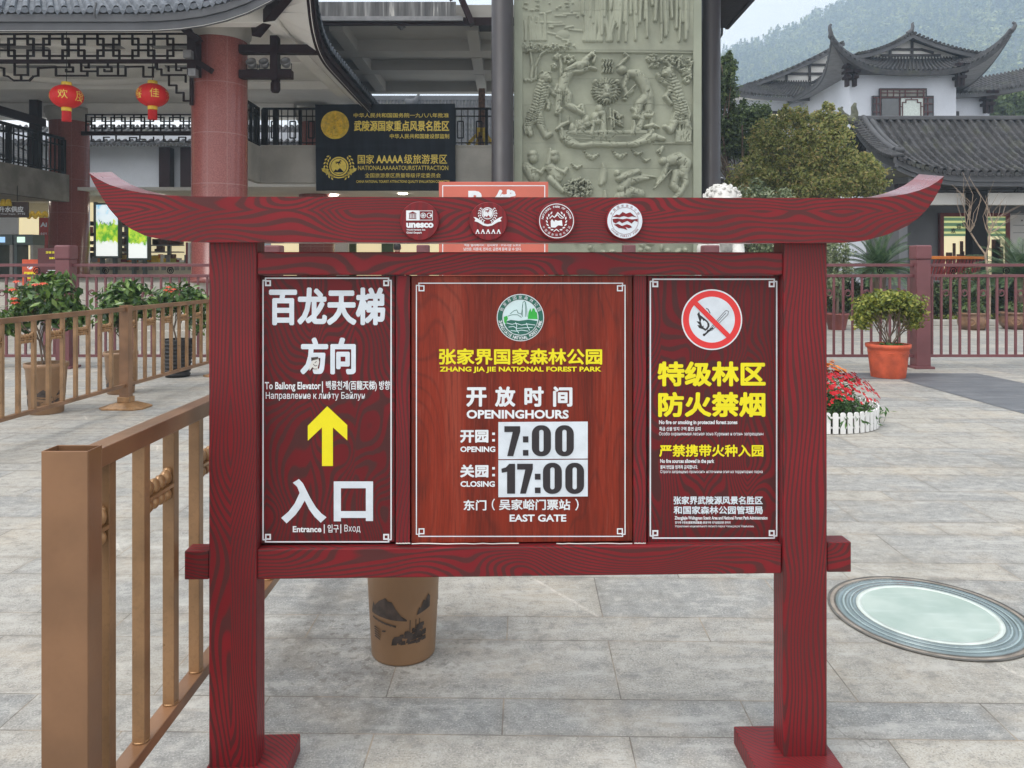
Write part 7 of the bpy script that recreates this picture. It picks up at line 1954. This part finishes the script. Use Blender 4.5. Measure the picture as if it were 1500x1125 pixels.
for px, Y, lab, r in ((1425, 18.7, 'round brown clay jar behind the railing', .34), (1490, 18.9, 'round brown clay jar nearer the right edge', .40)):
    t = thing('clay_jar', lab, 'jar', (px2x(px, Y), Y, 0), 0, 'clay jars by the kerb')
    MB().lathe([(.001, 0), (r * .72, 0), (r * .95, .10), (r, .20), (r * .92, .32), (r * .90, .36), (r * 1.0, .37), (r * 1.0, .42), (r * .86, .42), (r * .8, .36), (.001, .34)], 40).build('body', 'clay', t)
    mb = MB()
    for a0 in (-2.2, -1.0): mb.tube([(r * 1.0 * cos(a0 + .25 * cos(q)), r * 1.0 * sin(a0 + .25 * cos(q)), .20 + .08 * sin(q)) for q in [2 * pi * i / 16 for i in range(17)]], .012, 5)
    mb.build('moulded_pattern', 'potbrown', t)
    MB().lathe([(.0005, .37), (r * .84, .365)], 20).build('soil', 'soil', t)
    foliage('plant', [(0, 0, .50, .30, .22, .16)], 240, .06, 'leaf_dark', t, 61)
def cycad(label, px, py, Y, n, L, seed):
    c = W(px, py, Y); t = thing('cycad_palm', label, 'palm', (c.x, Y, 0.1), 0, 'cycad palms'); rng = random.Random(seed); z = c.z - .1
    MB().lathe([(.001, 0), (.20, 0), (.17, z * .5), (.19, z * .9), (.10, z + .08), (.001, z + .1)], 16).build('trunk', 'bark', t)
    vs_, fs_ = [], []; mb = MB()
    for k in range(n):
        a = k * 2.399 + rng.uniform(-.2, .2); el = radians(78 - 88 * ((k + .5) / n) ** .8 + rng.uniform(-6, 6)); l = L * rng.uniform(.85, 1.1)
        pts = []; d = Vector((cos(a) * cos(el), sin(a) * cos(el), sin(el))); p = Vector((0, 0, z))
        for i in range(13): pts.append(p); p = p + d * l / 12; d = (d + Vector((0, 0, -.055 - .05 * (i / 12)))).normalized()
        mb.tube(pts, [.014 - .0009 * i for i in range(13)], 4, False)
        for i in range(2, 40):
            u = i / 40 * 12; j = min(11, int(u)); q = pts[j].lerp(pts[j + 1], u - j); dd = (pts[j + 1] - pts[j]).normalized()
            s = dd.cross(Vector((0, 0, 1))); s = s.normalized() if s.length > .05 else Vector((-sin(a), cos(a), 0)); upv = s.cross(dd)
            ll = .20 * L * (1 - abs(i / 40 - .42) ** 1.5 * 1.3)
            for sg in (-1, 1):
                e = (s * sg * .80 + dd * .62 + upv * .28).normalized() * ll; w_ = dd * .011
                b0 = len(vs_); vs_ += [tuple(q - w_), tuple(q + e * .5 - w_ * 1.1 + upv * .01), tuple(q + e), tuple(q + e * .5 + w_ * 1.1 + upv * .01)]; fs_.append((b0, b0 + 1, b0 + 2, b0 + 3))
    mb.build('frond_stems', 'leaf_cyc', t); rawmesh('fronds', np.array(vs_), np.array(fs_), 'leaf_cyc', t)
cycad('cycad palm left of the railing post, under the beam tip', 1287, 396, 20.8, 46, 1.20, 3)
cycad('larger cycad palm at the right edge behind the bare sapling', 1497, 405, 20.6, 52, 1.50, 9)
# bare pale sapling
Y = 20.3; bs = (px2x(1449, Y), Y, .1); t = thing('bare_sapling', 'leafless pale pollarded sapling in front of the house window', 'tree', bs)
o_ = Vector(bs); mb = MB(); rng = random.Random(17)
def sp_(pts, r): mb.tube([W(x, y, Y) - o_ + Vector((0, dz, 0)) for x, y, dz in pts], r, 7)
base = [(1449, 460, 0), (1450, 425, 0), (1446, 395, 0), (1443, 372, 0)]
mb.tube([Vector((0, 0, -.1))] + [W(x, y, Y) - o_ for x, y, _ in base], [.040, .036, .034, .030, .028], 8)
sp_([(1443, 372, 0), (1436, 358, .1), (1427, 341, .15)], [.024, .020, .024]); sp_([(1444, 374, 0), (1445, 358, -.1), (1446, 344, -.1)], [.024, .022, .026])
for (x, y, dz, n) in ((1426, 340, .15, 10), (1445, 343, -.1, 13)):
    for k in range(n):
        dx = rng.uniform(-22, 14) if x < 1430 else rng.uniform(-16, 48); h = rng.uniform(45, 95) * (1 - abs(dx) / 90)
        sp_([(x, y, dz), (x + dx * .25, y - h * .2, dz + rng.uniform(-.2, .2)), (x + dx * .6 + rng.uniform(-2, 2), y - h * .6, dz + rng.uniform(-.4, .4)), (x + dx * .9, y - h, dz + rng.uniform(-.5, .5))], [.010, .008, .006, .003])
mb.build('trunk', 'barkpale', t)
for k, (px, py, Y, rx, ry, lab) in enumerate(((1470, 150, 62, 34, 26, 'green tree beyond the right wing of the white house'), (1520, 140, 58, 40, 36, 'green tree at the right edge beyond the white house'), (1440, 168, 66, 22, 14, 'low tree crown just right of the white wall'))):
    bs = (px2x(px, Y), Y, 0)
    tree('far_tree', lab, bs, [B(px, py, Y, rx, ry, bs), B(px - rx * .5, py + 10, Y, rx * .6, ry * .8, bs), B(px + rx * .6, py + 8, Y, rx * .6, ry * .7, bs)], 3600, .20, 'leaf_dark', 70 + k, .25, 6.0, 'trees beyond the white house', limbs=3)

# ================================================================ HILL AND FOREST
def ztop(x):                                           # crest height along x at y = 420
    xs = [-120, 60, 112, 131, 150, 165, 188, 225, 281, 380, 480]; zs = [84, 100, 113, 121, 128, 136, 150, 170, 190, 206, 210]
    return 1.7 * float(np.interp(x / 1.7, xs, zs))
def hillz(x, y):
    s = min(1.0, max(0.0, (y - 160) / 554.0)); base = ztop(x) * (s ** 1.15)
    return base + (14 * mnoise.noise(Vector((x / 70, y / 70, 1.5))) + 5 * mnoise.noise(Vector((x / 25, y / 25, 4.5)))) * s * (1.0 - .55 * s) - .3
mb = MB(); mb.grid(lambda u, v: (lerp(-120, 720, u), lerp(150, 760, v), hillz(lerp(-120, 720, u), min(714, lerp(150, 760, v))) - max(0, lerp(150, 760, v) - 714) * .6), 120, 80)
M['hillsoil'] = pmat('wooded hillside soil', (.045, .05, .028), .95, .4, .05)
tag(mb.build('hill', 'hillsoil'), kind='structure')
def forestmat():
    m, t, p = newmat('forest foliage by stand'); g = G(t)
    v = g.coord('Object'); big = g.noise(v, .035, 3, .6); tr_ = g.noise(v, .16, 2); geo = g.n('ShaderNodeNewGeometry')
    f = g.math('ADD', g.math('ADD', g.math('MULTIPLY', big, .5), g.math('MULTIPLY', tr_, .75)), g.math('MULTIPLY', geo.outputs['Random Per Island'], .14))
    c = g.ramp(f, [(.46, (.008, .020, .016)), (.57, (.030, .058, .030)), (.68, (.10, .13, .045)), (.82, (.33, .34, .10))])
    g.l(c, p.inputs['Base Color']); p.inputs['Roughness'].default_value = .7; return m
M['forest'] = forestmat()
rg = np.random.default_rng(99); VV = []; n_t = 0
while n_t < 6500:
    y = 170 + 546 * rg.random() ** .75; x = lerp(.22, .78, rg.random()) * y + rg.normal() * 4
    z = hillz(x, y); con = mnoise.noise(Vector((x / 45, y / 45, 9.0))) + .35 * rg.normal() > .05
    h = rg.uniform(9, 16) if con else rg.uniform(8, 12); k = 56
    d = rg.normal(size=(k, 3)); d /= np.linalg.norm(d, axis=1)[:, None]
    if con:
        hh = rg.random(k) ** .75; r = (1 - hh) * h * .20 + .25; a = rg.random(k) * 2 * pi; q = np.sqrt(rg.random(k)) * .5 + .5
        c = np.stack([np.cos(a) * r * q, np.sin(a) * r * q, h * (.12 + .88 * hh)], 1)
    else:
        c = d * np.array([h * .42, h * .42, h * .40]) * (.6 + .4 * rg.random((k, 1))) + np.array([0, 0, h * .58])
    c += np.array([x, y, z]); s = (.55 + .6 * rg.random((k, 1))) * (1.0 if con else 1.25)
    nr = d + rg.normal(size=(k, 3)) * .4 + np.array([0, 0, .5]); nr /= np.linalg.norm(nr, axis=1)[:, None]
    t_ = np.cross(nr, rg.normal(size=(k, 3))); t_ /= np.linalg.norm(t_, axis=1)[:, None]; b_ = np.cross(nr, t_)
    q4 = np.stack([c - t_ * s, c + b_ * s * .7, c + t_ * s, c - b_ * s * .7], 1); VV.append(q4.reshape(-1, 3)); n_t += 1
VV = np.vstack(VV)
tag(rawmesh('forest', VV, np.arange(len(VV)).reshape(-1, 4), 'forest'), kind='stuff')

# ================================================================ PERSON on the steps
pr = thing('person', 'person in dark clothes seen from behind on the steps, only the head above the board', 'person', (px2x(582, 16.66), 16.66, PZ / 7 * 2))
def skin_fig(name, verts, edges, radii, root, mat, parent, sub=2):
    me = bpy.data.meshes.new(name); me.from_pydata(verts, edges, []); o = bpy.data.objects.new(name, me); COL.objects.link(o); o.parent = parent
    sk_ = o.modifiers.new('skin', 'SKIN'); sv = me.skin_vertices[0].data if me.skin_vertices else None
    if sv is None:
        bpy.context.view_layer.objects.active = o; sv = me.skin_vertices[0].data
    for i, r in enumerate(radii): sv[i].radius = (r, r) if not isinstance(r, tuple) else r
    sv[root].use_root = True
    sb_ = o.modifiers.new('smooth', 'SUBSURF'); sb_.levels = sub; sb_.render_levels = sub
    me.materials.append(M[mat]); return o
V_ = [(0, 0, .92), (0, 0, 1.10), (0, .01, 1.28), (0, .01, 1.42), (0, 0, 1.50), (0, -.0, 1.56),
      (-.10, 0, .88), (-.11, -.02, .50), (-.11, .03, .10), (.10, 0, .88), (.11, -.02, .50), (.11, .03, .10),
      (-.17, .01, 1.41), (-.23, .03, 1.14), (-.22, -.05, .90), (.17, .01, 1.41), (.23, .03, 1.14), (.22, -.05, .90), (-.11, -.10, .05), (.11, -.10, .05)]
E_ = [(0, 1), (1, 2), (2, 3), (3, 4), (4, 5), (0, 6), (6, 7), (7, 8), (0, 9), (9, 10), (10, 11), (3, 12), (12, 13), (13, 14), (3, 15), (15, 16), (16, 17), (8, 18), (11, 19)]
R_ = [(.16, .11), (.15, .10), (.17, .11), (.12, .09), .06, .055, .095, .065, .05, .095, .065, .05, .065, .052, .040, .065, .052, .040, .04, .04]
try:
    skin_fig('body', V_, E_, R_, 0, 'cloth', pr)
    for sx in (-1, 1):
        hv = [(sx * .22, -.055, .885), (sx * .222, -.06, .84), (sx * .222, -.065, .80)]; he = [(0, 1), (1, 2)]; hr = [.024, .03, .026]
        for k, (dy, L_) in enumerate(((-.03, .06), (-.01, .07), (.01, .066), (.03, .05))):
            b0 = len(hv); hv += [(sx * .222, -.065 + dy, .785), (sx * .218, -.067 + dy, .785 - L_ * .5), (sx * .208, -.070 + dy, .785 - L_)]; he += [(2, b0), (b0, b0 + 1), (b0 + 1, b0 + 2)]; hr += [.010, .009, .008]
        b0 = len(hv); hv += [(sx * .212, -.095, .83), (sx * .205, -.108, .80)]; he += [(1, b0), (b0, b0 + 1)]; hr += [.011, .009]
        skin_fig('hand', hv, he, hr, 0, 'skin', pr)
except Exception as ex: print('figure', ex)
def face(q):
    if q.y > 0 and abs(q.x) < .05 and q.z < .02: return Vector((q.x, q.y * 1.05, q.z))
    return q
mb = MB(); mb.ball((0, .0, 1.615), (.075, .095, .115), 24, 16); mb.ball((0, .098, 1.60), (.014, .018, .022), 10, 8)
for sx in (-1, 1): mb.ball((sx * .077, .0, 1.61), (.012, .022, .032), 8, 6)
mb.tube([(0, 0, 1.48), (0, 0, 1.56)], [.055, .05], 12); mb.build('head', 'skin', pr)
mb = MB(); mb.ball((0, -.012, 1.635), (.083, .098, .105), 24, 14, lambda q: q if (q.z > -.02 or q.y < -.02) else Vector((q.x * .8, q.y * .4, q.z * .2))); mb.build('hair', 'hair', pr)

# ================================================================ HAZE
hz = MB(); hz.box(-155, -14, -1.0, 730, 780, 395); hzo = hz.build('haze', 'plaster'); hzo.data.materials.clear()
hm = bpy.data.materials.new('valley haze'); hm.use_nodes = True; ht_ = hm.node_tree; ht_.nodes.clear()
ho = ht_.nodes.new('ShaderNodeOutputMaterial'); hv_ = ht_.nodes.new('ShaderNodeVolumePrincipled')
hv_.inputs['Color'].default_value = (.70, .85, 1.0, 1); hv_.inputs['Density'].default_value = .00115; hv_.inputs['Anisotropy'].default_value = .2
ht_.links.new(hv_.outputs[0], ho.inputs['Volume']); hzo.data.materials.append(hm); hzo.visible_shadow = True
tag(hzo, kind='stuff')
